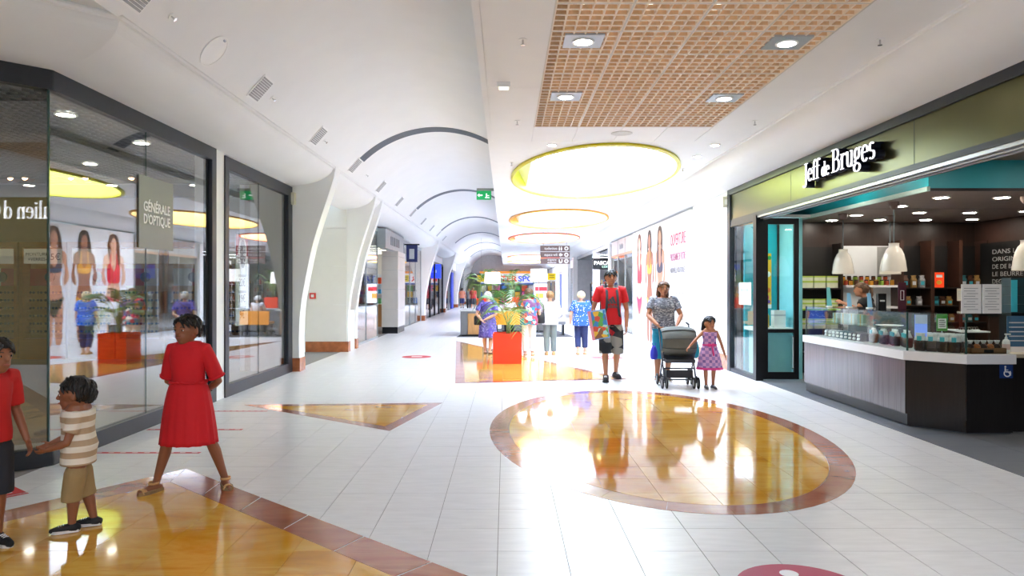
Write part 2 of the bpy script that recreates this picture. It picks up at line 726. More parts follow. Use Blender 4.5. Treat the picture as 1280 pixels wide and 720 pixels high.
def cove(pts):
    """left cove: profile of (offset from shop line, height) mitred round the 45 degree corner"""
    b = MB()
    rs = []
    for o, z in pts:
        rs.append([(-4 + o, 77, z), (-4 + o, 6.3 - .4142 * o, z), (-4 - 2.83 + .7071 * o, 6.3 - 2.83 - .7071 * o, z)])
    n = len(pts)
    v = [p for r in rs for p in r]
    f = []
    for i in range(n - 1):
        for k in range(2):
            f.append((i * 3 + k, i * 3 + k + 1, i * 3 + k + 4, i * 3 + k + 3))
    b.add(v, f)
    return b


cp = [(.8 * math.sin(R(90 * k / 14)), 3.79 - .34 * math.cos(R(90 * k / 14))) for k in range(15)]
cl = struct(cove([(0, 3.60)] + cp[:1] + cp).build('ceiling', M_PLASTER, None, 'auto'))
cl.data.set_sharp_from_angle(angle=R(10))
# crease moulding
b = MB()
for dz, r_ in ((0.0, .028), (.06, .016)):
    b.tube([(-3.19, 77, 3.79 + dz), (-3.19, 5.966, 3.79 + dz), (-6.27, 2.887, 3.79 + dz)], r_, 8)
struct(b.build('trim_1', M_PLASTER, None, 'auto'))
struct(MB().prism([(-3.2, 5.98), (-6.3, 2.88), (-6.3, -8.5), (-3.2, -8.5)], 3.82, 3.9).build('ceiling', M_PLASTER))
# right cove
cr = [(4.2 - .7 * math.sin(R(90 * k / 12)), 3.71 - .33 * math.cos(R(90 * k / 12))) for k in range(13)]
struct(MB().plate(cr + [(3.6, 3.95), (4.35, 3.95), (4.35, 3.38)], (0, -8.5, 0), (1, 0, 0), (0, 0, 1), (0, 86, 0)).build('ceiling', M_PLASTER, None, 'auto'))
b = MB()
b.tube([(3.5, -8.5, 3.71), (3.5, 77, 3.71)], .025, 8)
b.tube([(3.62, -8.5, 3.56), (3.62, 77, 3.56)], .012, 8)
struct(b.build('trim_2', M_PLASTER, None, 'auto'))

# ------------------------------------------------------------------ wooden egg-crate grid
M_WOODG = mat('light_wood_grid', '#dcb68e', .5, var=.18, scale=3, stretch=(4, 4, 4))
M_TBAR = mat('white_grid_rail', '#d9d4cc', .4, var=.02)
grid = thing('ceiling_grid', 'large panel of light wooden egg-crate cells set in the white ceiling', 'ceiling grid', (1.58, 6.07, SZ))
pb = MB()
for k in range(7):
    x = -.29 + k * .58 / 6
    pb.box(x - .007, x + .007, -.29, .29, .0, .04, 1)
for k in range(6):
    x = -.29 + k * .58 / 5
    pb.box(-.29, .29, x - .006, x + .006, .0, .036)
    pb.box(-.29, .29, x - .008, x + .008, -.002, .004, 1)  # lower lip added for the lit bottom edge
pme = pb.mesh('grid_panel', [M_WOODG, mat('lit_wood_edge', '#f3e3cf', .5, var=.06)])  # second wood: same timber, with the light on its edges put into the colour
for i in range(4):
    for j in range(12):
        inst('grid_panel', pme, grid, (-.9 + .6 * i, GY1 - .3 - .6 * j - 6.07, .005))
for i in range(5):
    MB().box(-1.2 + .6 * i - .006, -1.2 + .6 * i + .006, -3.6, 3.6, 0, .03).build('grid_rail', M_TBAR, grid)
for j in range(13):
    MB().box(-1.2, 1.2, GY1 - .6 * j - 6.07 - .006, GY1 - .6 * j - 6.07 + .006, .001, .028).build('grid_rail', M_TBAR, grid)
M_PLEN = mat('plenum_paint', '#d9c9b6', .8, var=.03)
struct(MB().box(GX0 - .3, GX1 + .3, GY0 - .3, GY1 + .3, SZ + .40, SZ + .43).build('ceiling', M_PLEN))
for k in range(4):  # tubes added to brighten the grid cells from above
    t = thing('plenum_fill_tube', ['first', 'second', 'third', 'fourth'][k] + ' added fluorescent tube lighting the void above the wooden ceiling grid', 'tube light', (.68 + .6 * k, 6.07, SZ + .34), 0, 'added tubes above the wooden grid')
    MB().box(-.04, .04, -3.4, 3.4, .02, .05).build('housing', M_TBAR, t)
    MB().cyl((0, -3.35, 0), .016, 6.7, 8, 'y').build('tube', MATS.get('plenum_glow') or emis('plenum_glow', (1, .9, .78), LAMP['plenum']), t)
M_PLATE = mat('downlight_plate', '#a9b0b6', .35, .2, var=.02)


def downlight(x, y, z, r, label, plate=None, group=None, em=None):
    t = thing('recessed_downlight', label, 'ceiling light', (x, y, z), 0, group)
    if plate:
        MB().box(-plate, plate, -plate, plate, -.004, .012).build('plate', M_PLATE, t)
    MB().lathe([(r * 1.3, -.012), (r * 1.3, .0), (r * .98, .0), (r * .98, -.008)], n=20).build('trim_ring', M_WHITE, t, 'auto')
    MB().cyl((0, 0, -.014), r, .006, 20).build('lens', em or M_DOWN, t)
    return t


for x, y, w in ((.68, 6.31, 'near left of the ceiling grid'), (2.48, 6.35, 'near right of the ceiling grid'),
                (.68, 8.13, 'far left of the ceiling grid'), (2.49, 8.2, 'far right of the ceiling grid')):
    downlight(x, y, SZ + .002, .075, 'round downlight on a square grey plate in the ' + w, .17, 'downlights in the wooden grid')
for i, (x, y, w) in enumerate(((.7, 10.86, 'left, before the first oval lamp'), (1.95, 10.9, 'middle, before the first oval lamp'),
                               (3.16, 10.86, 'right, before the first oval lamp'), (3.14, 11.8, 'right, beside the first oval lamp'))):
    downlight(x, y, SZ, .06, 'small recessed downlight in the white slab, ' + w, None, 'small downlights in the slab')

# ------------------------------------------------------------------ oval lamps: light wells with a coloured wall and a bright white panel on top
RIM = {'lime': '#d9cf1c', 'amber': '#e7a01c', 'orange': '#e5641e'}
WALL = {'lime': '#f0f56a', 'amber': '#fdd070', 'orange': '#fba468'}
for (nm, y, bl, label), (hy0, hy1) in zip((('lime', 13.9, 3.2, 'largest lime yellow oval light well, nearest the wooden grid'),
                         ('amber', 22.7, 3.1, 'amber oval light well, second from the wooden grid'),
                         ('orange', 31.2, 3.1, 'orange oval light well, third from the wooden grid'),
                         ('orange', 49.6, 3.1, 'small far orange oval light well above the hanging sign'),
                         ('amber', 58.9, 3.1, 'small far yellow oval light well, last of the row'), ('orange', -4.0, 3.1, 'added orange oval light well, unseen behind the viewpoint')), BAYS + [(-7.2, -.8)]):  # last well is added, unseen, to light the foreground
    t = thing('oval_ceiling_lamp', label, 'ceiling lamp', (1.65, y, SZ), 0, 'oval lamps along the slab')
    a = 1.54
    k = bl / a
    MB().lathe([(a, .0), (a + .01, -.035), (a - .03, -.05), (a - .055, -.035), (a - .05, 0)], n=96, sy=k, caps=False).build('rim', mat('rim_' + nm, RIM[nm], .4, var=.03), t, 'auto')
    n = 96
    rs = [[(r_ * math.cos(2 * PI * i / n), r_ * k * math.sin(2 * PI * i / n), z) for i in range(n)] for r_, z in ((a - .045, -.03), (a - .045, .6))]
    MB().rings([r[::-1] for r in rs], False).build('well_wall', mat('well_' + nm, WALL[nm], .55, var=.015), t, 'auto')
    MB().cyl((0, 0, .6), a - .04, .01, n).build('light_panel', MATS.get('glow_panel%d' % (y > 30)) or emis('glow_panel%d' % (y > 30), (.82, .955, 1.24), LAMP['panel'] * (1.5 if y > 30 else 1)), t).scale = (1, k, 1)

# ------------------------------------------------------------------ ceiling fittings
def vault_pt(th, y, dr=0.0):
    return Vector((VC[0] - (VR - dr) * math.cos(th), y, VC[1] + (VR - dr) * math.sin(th)))


def vault_frame(th):
    n = Vector((math.cos(th), 0, -math.sin(th)))     # into the hall
    w = Vector((math.sin(th), 0, math.cos(th)))      # up along the curve
    return n, w


TH = R(41.4)
n_, w_ = vault_frame(TH)
nth = ['closest to the camera', 'before the round hatch', 'past the round hatch', 
       'at the foot of the first arched slot', 'just beyond the first arched slot', 'midway between first and second arched slots', 'at the foot of the second arched slot',
       'just beyond the second arched slot', 'midway between second and third arched slots', 'at the foot of the third arched slot', 'beyond the third arched slot']
for k in range(11):
    y = 6.1 + 2.75 * k if k < 3 else 14.42 + 3.0 * (k - 3)
    if k == 0:
        y = 5.95
    t = tag(empty('air_vent'), 'square grey louvred vent low on the vault, ' + nth[k], 'vent', 'vents along the vault')
    c = vault_pt(TH, y, .004)
    u = Vector((0, 1, 0))
    s = .17
    fr = MB()
    fr.obox(c - u * s - w_ * s, u * 2 * s, w_ * 2 * s, n_ * .012)
    fr.build('frame', M_WHITE, t)
    for q in range(10):
        MB().obox(c - u * (s - .02) - w_ * (s - .02) + w_ * (.03 * q + .003) + n_ * .012, u * 2 * (s - .02), w_ * .024, n_ * .006).build('slat', M_GREYV, t)
# round hatch
c = vault_pt(TH, 7.45, .002)
t = tag(empty('access_hatch'), 'round white access hatch on the vault between two square vents', 'hatch')
rr = [[c + n_ * d + (Vector((0, 1, 0)) * math.cos(a) + w_ * math.sin(a)) * r_ for a in [2 * PI * i / 28 for i in range(28)]] for d, r_ in ((0, .19), (.012, .19), (.012, .175), (.007, .172), (.007, .02))]
MB().rings(rr).build('disc', M_WHITE, t)
c2 = vault_pt(TH, 7.45, .01) + w_ * .15
MB().tube([c2 - n_ * .005, c2 + n_ * .02], .012, 8).build('latch', M_ALU, t)
# arched slots
arch_names = ['nearest and widest arched slot diffuser across the vault', 'second arched slot diffuser across the vault', 'third arched slot diffuser across the vault',
              'fourth arched slot diffuser across the vault', 'fifth arched slot diffuser, far down the vault', 'sixth arched slot diffuser, far down the vault']
M_SLOT = mat('slot_grey', '#7d838c', .45, .3, var=.05)
M_SLOTD = mat('slot_dark', '#3f444c', .6, var=.05)
for k, y in enumerate((14.5, 23.5, 32.4, 41.4, 50.4, 59.4)):
    t = tag(empty('arched_slot_diffuser'), arch_names[k], 'air diffuser', 'arched slot diffusers')
    def band(y0, y1, d0, d1):
        b = MB()
        rs = []
        for i in range(33):
            th = R(46) + R(80) * i / 32
            rs.append([vault_pt(th, y0, d0), vault_pt(th, y1, d0), vault_pt(th, y1, d1), vault_pt(th, y0, d1)])
        return b.rings(rs)
    w = .36
    band(y - w / 2, y + w / 2, -.01, .004).build('backing', M_SLOTD, t, 'auto')
    for q in range(6):
        yy = y - w / 2 + w * q / 5
        band(yy - .017, yy + .017, .002, .014).build('slat', M_SLOT, t, 'auto')
# linear grilles in the soffit over the 45 degree corner
for k, (o_, l) in enumerate(((.10, 'nearest the glass corner'), (.52, 'farther from the glass corner'))):
    t = tag(empty('linear_grille'), 'long fine white soffit grille at the upper left picture edge, ' + l, 'grille', 'soffit grilles')
    d_ = Vector((-.7071, -.7071, 0))
    q_ = Vector((.7071, -.7071, 0))
    c = Vector((-3.3, 5.86, 3.818)) + q_ * (o_ * .55) + d_ * (.25 + o_ * 1.0)
    MB().obox(c, d_ * 2.6, q_ * .2, (0, 0, -.008)).build('frame', M_WHITE, t)
    for s_ in range(7):
        MB().obox(c + d_ * .02 + q_ * (.012 + .026 * s_) + Vector((0, 0, -.008)), d_ * 2.56, q_ * .013, (0, 0, -.004)).build('slat', M_GREYV, t)
# sprinklers
M_CHROME = mat('chrome', '#c9c9c9', .18, 1, var=.02)
def sprinkler(p, n, label):
    t = tag(empty('sprinkler_head'), label, 'sprinkler', 'ceiling sprinklers')
    p, n = Vector(p), Vector(n)
    MB().tube([p, p + n * .006], .035, 12).build('rosette', M_WHITE, t)
    MB().tube([p + n * .004, p + n * .05], .008, 8).build('nozzle', M_CHROME, t)
    MB().tube([p + n * .05, p + n * .054], .02, 10).build('deflector', M_CHROME, t)
for x, y, l in ((.15, 6.25, 'left of the wooden grid, near'), (.15, 9.3, 'left of the wooden grid, far'), (3.25, 6.25, 'right of the wooden grid, near'),
                (3.22, 9.3, 'right of the wooden grid, far'), (.1, 12.4, 'left of the first oval lamp'), (3.2, 13.0, 'right of the first oval lamp'), (1.0, 17.8, 'between first and second oval lamps'), (2.2, 17.9, 'between first and second oval lamps, right')):
    sprinkler((x, y, SZ), (0, 0, -1), 'small chrome sprinkler in the white slab ' + l)
for k, (y, l) in enumerate(((6.5, 'beside the nearest square vent'), (9.3, 'beside the vent past the round hatch'), (12.0, 'beside the vent before the first arched slot'), (15.6, 'just past the first arched slot'))):
    sprinkler(vault_pt(TH, y), n_, 'small chrome sprinkler on the vault ' + l)
# loudspeaker grille in slab
t = thing('ceiling_speaker', 'round flush white loudspeaker grille between wooden grid and oval lamp', 'speaker', (1.62, 10.05, SZ))
MB().lathe([(.15, 0), (.15, -.006), (.135, -.008), (.02, -.008)], n=28).build('grille', M_GREYV and mat('speaker_grey', '#d8d8d6', .6), t)
# emergency light box on slab
t = thing('emergency_light', 'small square white emergency light under the left edge of the slab', 'light', (-.02, 7.6, SZ))
MB().box(-.07, .07, -.06, .06, -.05, 0).build('housing', M_WHITE, t)
MB().box(-.05, .05, -.045, .045, -.058, -.05).build('lens', emis('emergency_lens', '#fff6dc', 1.4), t)
# green exit sign
t = thing('exit_sign', 'green illuminated emergency exit sign hung at the slab edge', 'exit sign', (-.62, 20.6, 4.2))
MB().box(-.21, .21, -.03, .03, -.125, .125).build('panel', mat('exit_green', '#0a8a4a', .4, emit='#0a9a50', estr=.5), t)
b = MB()
b.plate([(-.02, -.02), (.07, -.02), (.07, -.05), (.13, 0), (.07, .05), (.07, .02), (-.02, .02)], (-.06, -.031, 0), (-1, 0, 0), (0, 0, 1), (0, -.003, 0))
b.box(.06, .09, -.034, -.031, -.06, .05)
b.box(.03, .16, -.034, -.031, -.08, -.06)
b.box(.09, .15, -.034, -.031, -.02, .0)
b.build('pictogram', mat('exit_white', '#f2fff6', .4, emit='#ffffff', estr=.6), t)
MB().box(-.21, .30, -.015, .015, .125, .2).build('hanger', M_GREYV, t)
# ------------------------------------------------------------------ left side: optician's shop front
LX = -4.0
HEAD0, HEAD1 = 3.28, 3.46
CX, CY = LX, 6.3                      # the corner where the front turns 45 degrees
FX, FY = LX - 2.83, 6.3 - 2.83


def pane(b0, b1, z0, z1, th=.012):
    """upright glass sheet between plan points b0 and b1"""
    a, c = Vector((*b0, z0)), Vector((*b1, z0))
    d = c - a
    n = Vector((d.y, -d.x, 0)).normalized() * th
    return MB().obox(a - n / 2, d, n, (0, 0, z1 - z0))


w1 = struct(empty('window_1'))
fr = MB()
for (x0, y0), (x1, y1) in (((CX, CY), (LX, 9.84)), ((FX, FY), (CX, CY))):
    d = Vector((x1 - x0, y1 - y0, 0))
    n = Vector((-d.y, d.x, 0)).normalized() * .1
    fr.obox(Vector((x0, y0, 0)) - n * .5, d, n, (0, 0, .16))
    fr.obox(Vector((x0, y0, HEAD0)) - n * .5, d, n, (0, 0, HEAD1 - HEAD0))
fr.box(LX - .05, LX + .05, 9.70, 9.84, .16, HEAD0)
fr.cyl((CX, CY, HEAD0), .05, HEAD1 - HEAD0, 16)
fr.cyl((CX, CY, 0), .05, .16, 16)
fr.build('frame', M_FRAME, w1)
MB().box(LX - .03, LX - .005, 9.60, 9.70, .16, HEAD0).build('inner_jamb', M_BLACK, w1)
for a, c in (((FX, FY), (LX - .006, 6.294)), ((LX, 6.31), (LX, 7.995)), ((LX, 8.003), (LX, 9.70))):
    pane(a, c, .16, HEAD0).build('pane', M_GLASS, w1)
MB().box(LX - .01, LX + .008, 6.292, 6.308, .16, HEAD0).build('glass_joint', M_GLASS_EDGE, w1)
MB().box(LX - .007, LX + .007, 7.995, 8.003, .16, HEAD0).build('glass_joint', M_GLASS_EDGE, w1)
w2 = struct(empty('window_2'))
fr = MB()
fr.box(LX - .05, LX + .05, 10.15, 13.34, 0, .17)
fr.box(LX - .05, LX + .05, 10.15, 13.34, 3.24, 3.42)
fr.box(LX - .05, LX + .05, 10.15, 10.29, .17, 3.24)
fr.box(LX - .05, LX + .05, 13.10, 13.34, .17, 3.24)
fr.build('frame', M_FRAME, w2)
MB().box(LX - .04, LX + .0, 12.99, 13.10, .17, 3.24).build('inner_jamb', M_BLACK, w2)
pane((LX, 10.29), (LX, 11.645), .17, 3.24).build('pane', M_GLASS, w2)
pane((LX, 11.655), (LX, 13.10), .17, 3.24).build('pane', M_GLASS, w2)
MB().box(LX - .007, LX + .007, 11.645, 11.655, .17, 3.24).build('glass_joint', M_GLASS_EDGE, w2)
wl = MB()
wl.box(LX - .25, LX + .03, 9.84, 10.15, 0, 3.6)
wl.box(LX - .2, LX + .02, 10.15, 13.4, 3.42, 3.62)
wl.box(LX - .2, LX + .0, 6.3, 9.84, HEAD1, 3.62)
wl.prism([(CX, CY), (FX, FY), (FX - .1, FY + .1), (CX - .1, CY + .1)], HEAD1, 3.62)
wl.box(FX - .2, FX, -8.5, FY, 0, 3.9)
struct(wl.build('wall_left', M_PLASTER))

# interior of the optician
M_SHOPW = mat('beige_shop_wall', '#b8a88c', .7, var=.04)
M_SHOPF = mat('beige_shop_floor', '#b7b0a4', .25, var=.06, scale=3)
M_DGRID = mat('dark_mesh_ceiling', '#34383a', .6, var=.05)
M_OAK = mat('golden_oak', '#b7792b', .4, var=.14, scale=3, stretch=(1, 1, 8))
struct(MB().prism([(LX, 6.3), (LX, 13.4), (-4.85, 13.4), (-4.85, 16), (-13.5, 16), (-13.5, 3.47), (FX, FY)], -.01, .002).build('floor', M_SHOPF))
iw = MB()
iw.box(-13.6, -4.75, 16.0, 16.1, 0, 3.6)
iw.box(-13.6, -13.5, 3.4, 16.1, 0, 3.6)
iw.box(-13.6, FX, 3.35, 3.45, 0, 3.6)
iw.box(-4.86, -4.75, 13.4, 16.0, 0, 3.6)
struct(iw.build('wall_optician', M_SHOPW))
sc_ = struct(MB().prism([(LX, 6.3), (LX, 13.4), (-4.75, 13.4), (-4.75, 16.1), (-13.6, 16.1), (-13.6, 3.35), (FX, FY)], 3.56, 3.64).build('ceiling', mat('dark_plenum', '#202427', .8)))
# open mesh ceiling of the shop
gb = MB()
y = 4.0
while y < 12:
    gb.box(-12.5, -4.2 if y > 6.6 else -4.4 - (6.6 - y), y - .018, y + .018, 3.36, 3.42)
    y += .11
x = -12.5
while x < -4.2:
    gb.box(x - .018, x + .018, max(4.0, 4.0 + (x + 6.83) if x > -6.83 else 4.0), 12, 3.36, 3.42)
    x += .11
stuff(gb.build('mesh_ceiling', M_DGRID, sc_))
struct(MB().box(-13.5, -4.2, 12.06, 12.2, 3.3, 3.56).build('trim_3', mat('dark_bulkhead', '#3b3630', .5)))
M_WARM = emis('warm_spot', (1, .62, .32), 14)
for x, y, z, l in ((-4.55, 7.45, 3.35, 'nearer of the two white downlights behind the first shop window'), (-4.5, 8.9, 3.35, 'farther of the two white downlights behind the first shop window')):
    downlight(x, y, z, .085, l, None, 'optician downlights', emis('optician_glow', (1, .93, .82), LAMP['optician']) if 'optician_glow' not in MATS else MATS['optician_glow'])
for k, (x, y) in enumerate(((-6.2, 8.2), (-7.8, 8.2), (-9.4, 8.2), (-6.0, 10.4), (-7.8, 10.4), (-9.4, 10.4), (-6.0, 13.9), (-7.6, 13.9), (-9.2, 13.9), (-5.4, 13.2))):  # downlights added to brighten the shop interior
    downlight(x, y, 3.35 if y < 12 else 3.54, .085, ORD[k] + ' of the small downlights added deeper inside the optician', None, 'added inner optician downlights', MATS['optician_glow'])
for x, y, l in ((-8.05, 12.0, 'leftmost'), (-7.05, 12.0, 'middle'), (-6.05, 12.0, 'rightmost')):
    t = thing('spotlight', l + ' warm copper twin spotlight under the optician bulkhead', 'spotlight', (x, y, 3.5), 0, 'copper spotlights')
    for q in (-.12, .12):
        MB().cyl((q, -.12, -.12), .075, .14, 14, 'y').build('lamp_body', mat('copper', '#7d4a2b', .3, .8), t, 'auto')
        MB().cyl((q, -.127, -.12), .05, .006, 14, 'y').build('bulb', M_WARM, t)
    MB().box(-.25, .25, -.1, .05, -.05, .02).build('bar', M_BLACK, t)
# display units along the back wall
M_GLS = mat('spectacle_black', '#1a1614', .3, var=.1)
M_BOARD = mat('tan_display_board', '#c79a55', .5, var=.08)
M_REDP = mat('crimson_print', '#b81f2e', .5, var=.03)
M_BLUEP = mat('navy_print', '#253a63', .5)
M_GREYP = mat('pale_grey_print', '#c9ced2', .5)
place = ['leftmost of', 'second from the left of', 'third from the left of', 'fourth from the left of', 'fifth from the left of', 'rightmost of']
for k in range(6):
    t = thing('eyewear_display', place[k] + ' the golden oak eyewear display units on the optician back wall', 'display unit', (-11.1 + 1.05 * k, 15.9, 0), 0, 'eyewear display units')
    b = MB()
    b.box(-.5, -.43, -.28, .08, 0, 2.55)
    b.box(.43, .5, -.28, .08, 0, 2.55)
    b.box(-.43, .43, -.28, .08, 2.43, 2.55)
    b.box(-.43, .43, -.28, .08, 0, .45)
    b.build('carcass', M_OAK, t)
    MB().box(-.43, .43, 0, .05, .45, 2.43).build('board', M_BOARD, t)
    MB().box(-.41, .41, -.27, -.2, 2.08, 2.40).build('header_panel', mat('cream_panel', '#e9e2cf', .5, emit='#e9e2cf', estr=.12), t)
    MB().box(-.40, .40, -.06, -.01, 1.6, 1.98).build('poster', M_GREYP if k % 2 else M_REDP, t)
    MB().box(-.40, .0, -.075, -.061, 1.6, 1.98).build('poster_block', M_REDP if k % 2 else M_GREYP, t)
    MB().cyl((.03, -.085, 1.79), .11, .02, 20, 'y').build('badge', M_BLUEP, t)
    g = MB()
    for r_ in range(6):
        z = 1.45 - .17 * r_
        MB().box(-.42, .42, -.16, -.0, z - .07, z - .055).build('shelf', M_BOARD, t)
        for c in range(5):
            x = -.33 + .165 * c
            for q in (-.034, .034):
                g.lathe([(.028, 0), (.028, .008), (.021, .008), (.021, 0)], (x + q, -.12, z), 8, 'y')
            g.box(x - .012, x + .012, -.12, -.112, z, z + .008)
            g.box(x - .066, x - .060, -.115, 0, z, z + .008)
            g.box(x + .060, x + .066, -.115, 0, z, z + .008)
    stuff(g.build('spectacles', M_GLS, t))
    if k == 1:
        text_obj('lettering', 'MONTURE', M_DARKTXT, (-.13, -.271, 2.28), (1, 0, 0), (0, 0, 1), .1, t, .003)
        text_obj('lettering', '+VERRES', M_DARKTXT, (-.13, -.271, 2.17), (1, 0, 0), (0, 0, 1), .1, t, .003)
        text_obj('lettering', '25€', M_DARKTXT, (.23, -.271, 2.22), (1, 0, 0), (0, 0, 1), .2, t, .003)
# desk and office chair
t = thing('consulting_desk', 'dark wooden desk inside the optician beside the glass corner', 'desk', (-7.6, 9.4, 0), R(20))
MB().box(-.7, .7, -.35, .35, .71, .75).build('desktop', mat('dark_walnut', '#3d2a1c', .35, var=.2), t)
for x in (-.66, .62):
    MB().box(x, x + .04, -.32, .32, 0, .71).build('side_panel', mat('dark_walnut'), t)
MB().box(-.62, .62, .25, .28, .25, .71).build('modesty_panel', mat('dark_walnut'), t)
t = thing('office_chair', 'charcoal swivel office chair standing behind the glass corner', 'chair', (-6.55, 8.75, 0), R(150))
CH = mat('charcoal_fabric', '#2b2d31', .8, var=.1, scale=40)
MB().prism([(.25 * math.cos(a) * (1 - .1 * math.sin(a)), .25 * math.sin(a)) for a in [2 * PI * i / 20 for i in range(20)]], .44, .52).build('seat', CH, t)
bk = MB()
bk.rings([[(x * w, .23 + d + .07 * (1 - (x * 1.0) ** 2), z) for x, d in [(-1, -.03), (-.5, -.03), (0, -.03), (.5, -.03), (1, -.03), (1, .02), (.5, .02), (0, .02), (-.5, .02), (-1, .02)]] for z, w in ((.58, .17), (.68, .22), (.85, .23), (.98, .2), (1.02, .14))])
bk.build('backrest', CH, t, 'auto')
MB().tube([(0, .22, .46), (0, .29, .55), (0, .29, .75)], .02, 8).build('back_support', M_CHROME, t)
MB().cyl((0, 0, .09), .028, .36).build('gas_column', M_CHROME, t)
for q in range(5):
    a = 2 * PI * q / 5
    MB().tube([(0, 0, .11), (.3 * math.cos(a), .3 * math.sin(a), .07)], [.022, .014], 6).build('leg', M_CHROME, t)
    MB().cyl((.3 * math.cos(a), .3 * math.sin(a) - .015, .03), .03, .03, 10, 'y').build('castor', M_BLACK, t)

# grey square shop sign on the glass
t = thing('window_sign', 'square grey sign lettered in white on the first shop window', 'sign', (LX + .012, 8.22, 2.39))
MB().box(-.002, .008, -.4, .4, -.4, .4).build('panel', mat('sign_grey', '#7d8280', .35, var=.02), t)
for z, tx in ((.06, 'GÉNÉRALE'), (-.08, "D'OPTIQUE")):
    text_obj('lettering', tx, M_WHITETXT, (.009, 0, z), (0, 1, 0), (0, 0, 1), .15, t, .004, width=.62, bold=.0035)
# price board behind the second window
t = thing('price_board', 'tall white price board hanging behind the second shop window', 'board', (LX - .1, 11.2, 1.75))
MB().box(-.012, 0, -.26, .26, -.78, .62).build('panel', mat('board_white', '#e8eeec', .4, var=.01), t)
MB().box(.001, .004, -.26, .26, .3, .62).build('red_reflection', M_REDP, t)  # crimson patch: mirrored hanging sign put into the colour
rr = [[(.004 + d, .17 * math.cos(a) * s, .33 + .29 * math.sin(a) * s) for a in [2 * PI * i / 28 for i in range(28)]] for d, s in ((0, 1), (.006, 1), (.006, .1))]
MB().rings(rr).build('white_oval', M_WHITE, t)
rr = [[(.011 + d, .12 * math.cos(a) * s, .33 + .22 * math.sin(a) * s) for a in [2 * PI * i / 28 for i in range(28)]] for d, s in ((0, 1), (.004, 1), (.004, .1))]
MB().rings(rr).build('grey_oval', mat('oval_grey', '#6d7378', .3), t)
for z, tx in ((-.12, '22€'), (-.37, '19€'), (-.62, '9€')):
    MB().box(.001, .005, -.16, .16, z + .09, z + .13).build('caption_bar', mat('bar_grey', '#8a9094', .5), t)
    text_obj('lettering', tx, M_DARKTXT, (.001, 0, z), (0, 1, 0), (0, 0, 1), .17, t, .003)

# ------------------------------------------------------------------ tusk-shaped pillars
TP = [(-3.83, 0), (-3.83, .25), (-3.835, .6), (-3.82, 1.0), (-3.785, 1.35), (-3.72, 1.7), (-3.66, 2.0), (-3.6, 2.28), (-3.52, 2.56), (-3.43, 2.85), (-3.34, 3.12), (-3.25, 3.4), (-3.19, 3.6), (-3.15, 3.8)]
wallL2 = struct(empty('wall_pillars'))
M_NICHE = mat('niche_wall_paint', '#e4e2dd', .5, var=.012)


def fin(y0, y1, back=-4.1, skirt=True):
    p = [(x, z) for x, z in TP if z >= .25]
    MB().plate(p + [(back, 3.8), (back, .25)], (0, y0, 0), (1, 0, 0), (0, 0, 1), (0, y1 - y0, 0)).build('pillar_blade', M_PLASTER, wallL2, 'auto')
    MB().box(back, -3.815, y0 - .006, y1 + .006, 0, .25).build('skirting', M_SKIRT, wallL2)


fin(13.36, 13.72)
fin(17.5, 17.72, -4.2)
fin(18.42, 18.64, -4.2)
for y in (34.0, 45.6, 57.5, 69):
    fin(y, y + .7, -4.2)
nb = MB()
nb.box(-4.95, -4.85, 13.4, 18.64, 0, 3.8)
nb.box(-4.85, -4.0, 13.4, 13.5, 0, 3.8)
nb.box(-4.85, -4.0, 17.53, 17.7, 0, 3.8)
nb.box(-4.85, -4.0, 18.45, 18.64, 0, 3.8)
nb.box(-4.85, -3.95, 17.72, 18.42, 2.2, 3.8)
nb.build('niche_wall', M_NICHE, wallL2)
for x0, x1 in ((-4.845, -3.86),):
    for z0, z1 in ((.25, 1.14), (1.147, 2.07), (2.077, 3.0), (3.007, 3.6)):
        MB().box(x0, x1, 17.46, 17.495, z0, z1).build('wall_panel', M_NICHE, wallL2)
MB().box(-4.85, -3.81, 17.45, 17.495, 0, .25).build('skirting', M_SKIRT, wallL2)
MB().box(-4.2, -3.86, 17.73, 18.41, 0, 1.0).build('low_cabinet', M_WHITE, wallL2)
d = struct(empty('door_1'))
MB().box(-4.848, -4.80, 14.2, 15.3, 0, 2.15).build('door_leaf', mat('grey_door', '#a4a6a5', .45, var=.03), d)
MB().tube([(-4.8, 14.35, 1.0), (-4.74, 14.35, 1.0), (-4.74, 14.48, 1.0)], .012, 8).build('door_handle', M_CHROME, d)
MB().box(-4.848, -4.815, 14.1, 14.19, 0, 2.24).build('door_frame', M_GREYV, d)
MB().box(-4.848, -4.815, 15.31, 15.4, 0, 2.24).build('door_frame', M_GREYV, d)
t = thing('fire_alarm_point', 'red fire alarm call point on the panelled niche wall', 'alarm', (-4.67, 17.455, 1.36))
MB().box(-.07, .07, -.05, .005, -.07, .07).build('housing', mat('alarm_red', '#c5241c', .4), t)
MB().box(-.035, .035, -.056, -.05, -.035, .035).build('button', M_WHITE, t)
t = thing('fire_extinguisher', 'red fire extinguisher standing on the low cabinet between two pillar blades', 'extinguisher', (-4.02, 18.05, 1.003))
MB().lathe([(.02, 0), (.075, .0), (.08, .02), (.08, .36), (.06, .42), (.025, .45)], n=16).build('cylinder', mat('alarm_red'), t, 'auto')
MB().tube([(0, 0, .45), (0, 0, .49), (.06, 0, .5)], .015, 8).build('valve', M_BLACK, t)
MB().tube([(.02, 0, .47), (.1, 0, .4), (.1, 0, .15)], .012, 8).build('hose', M_BLACK, t)
t = thing('wall_sensor', 'small cream sensor box at the top corner of the second shop window', 'sensor', (-3.95, 13.30, 3.2))
MB().box(-.06, .06, -.05, .055, -.11, .11).build('box', mat('cream_plastic', '#d8d2c0', .5), t)
MB().box(-.03, .03, -.058, -.05, -.06, .06).build('cover', mat('cream_plastic'), t)

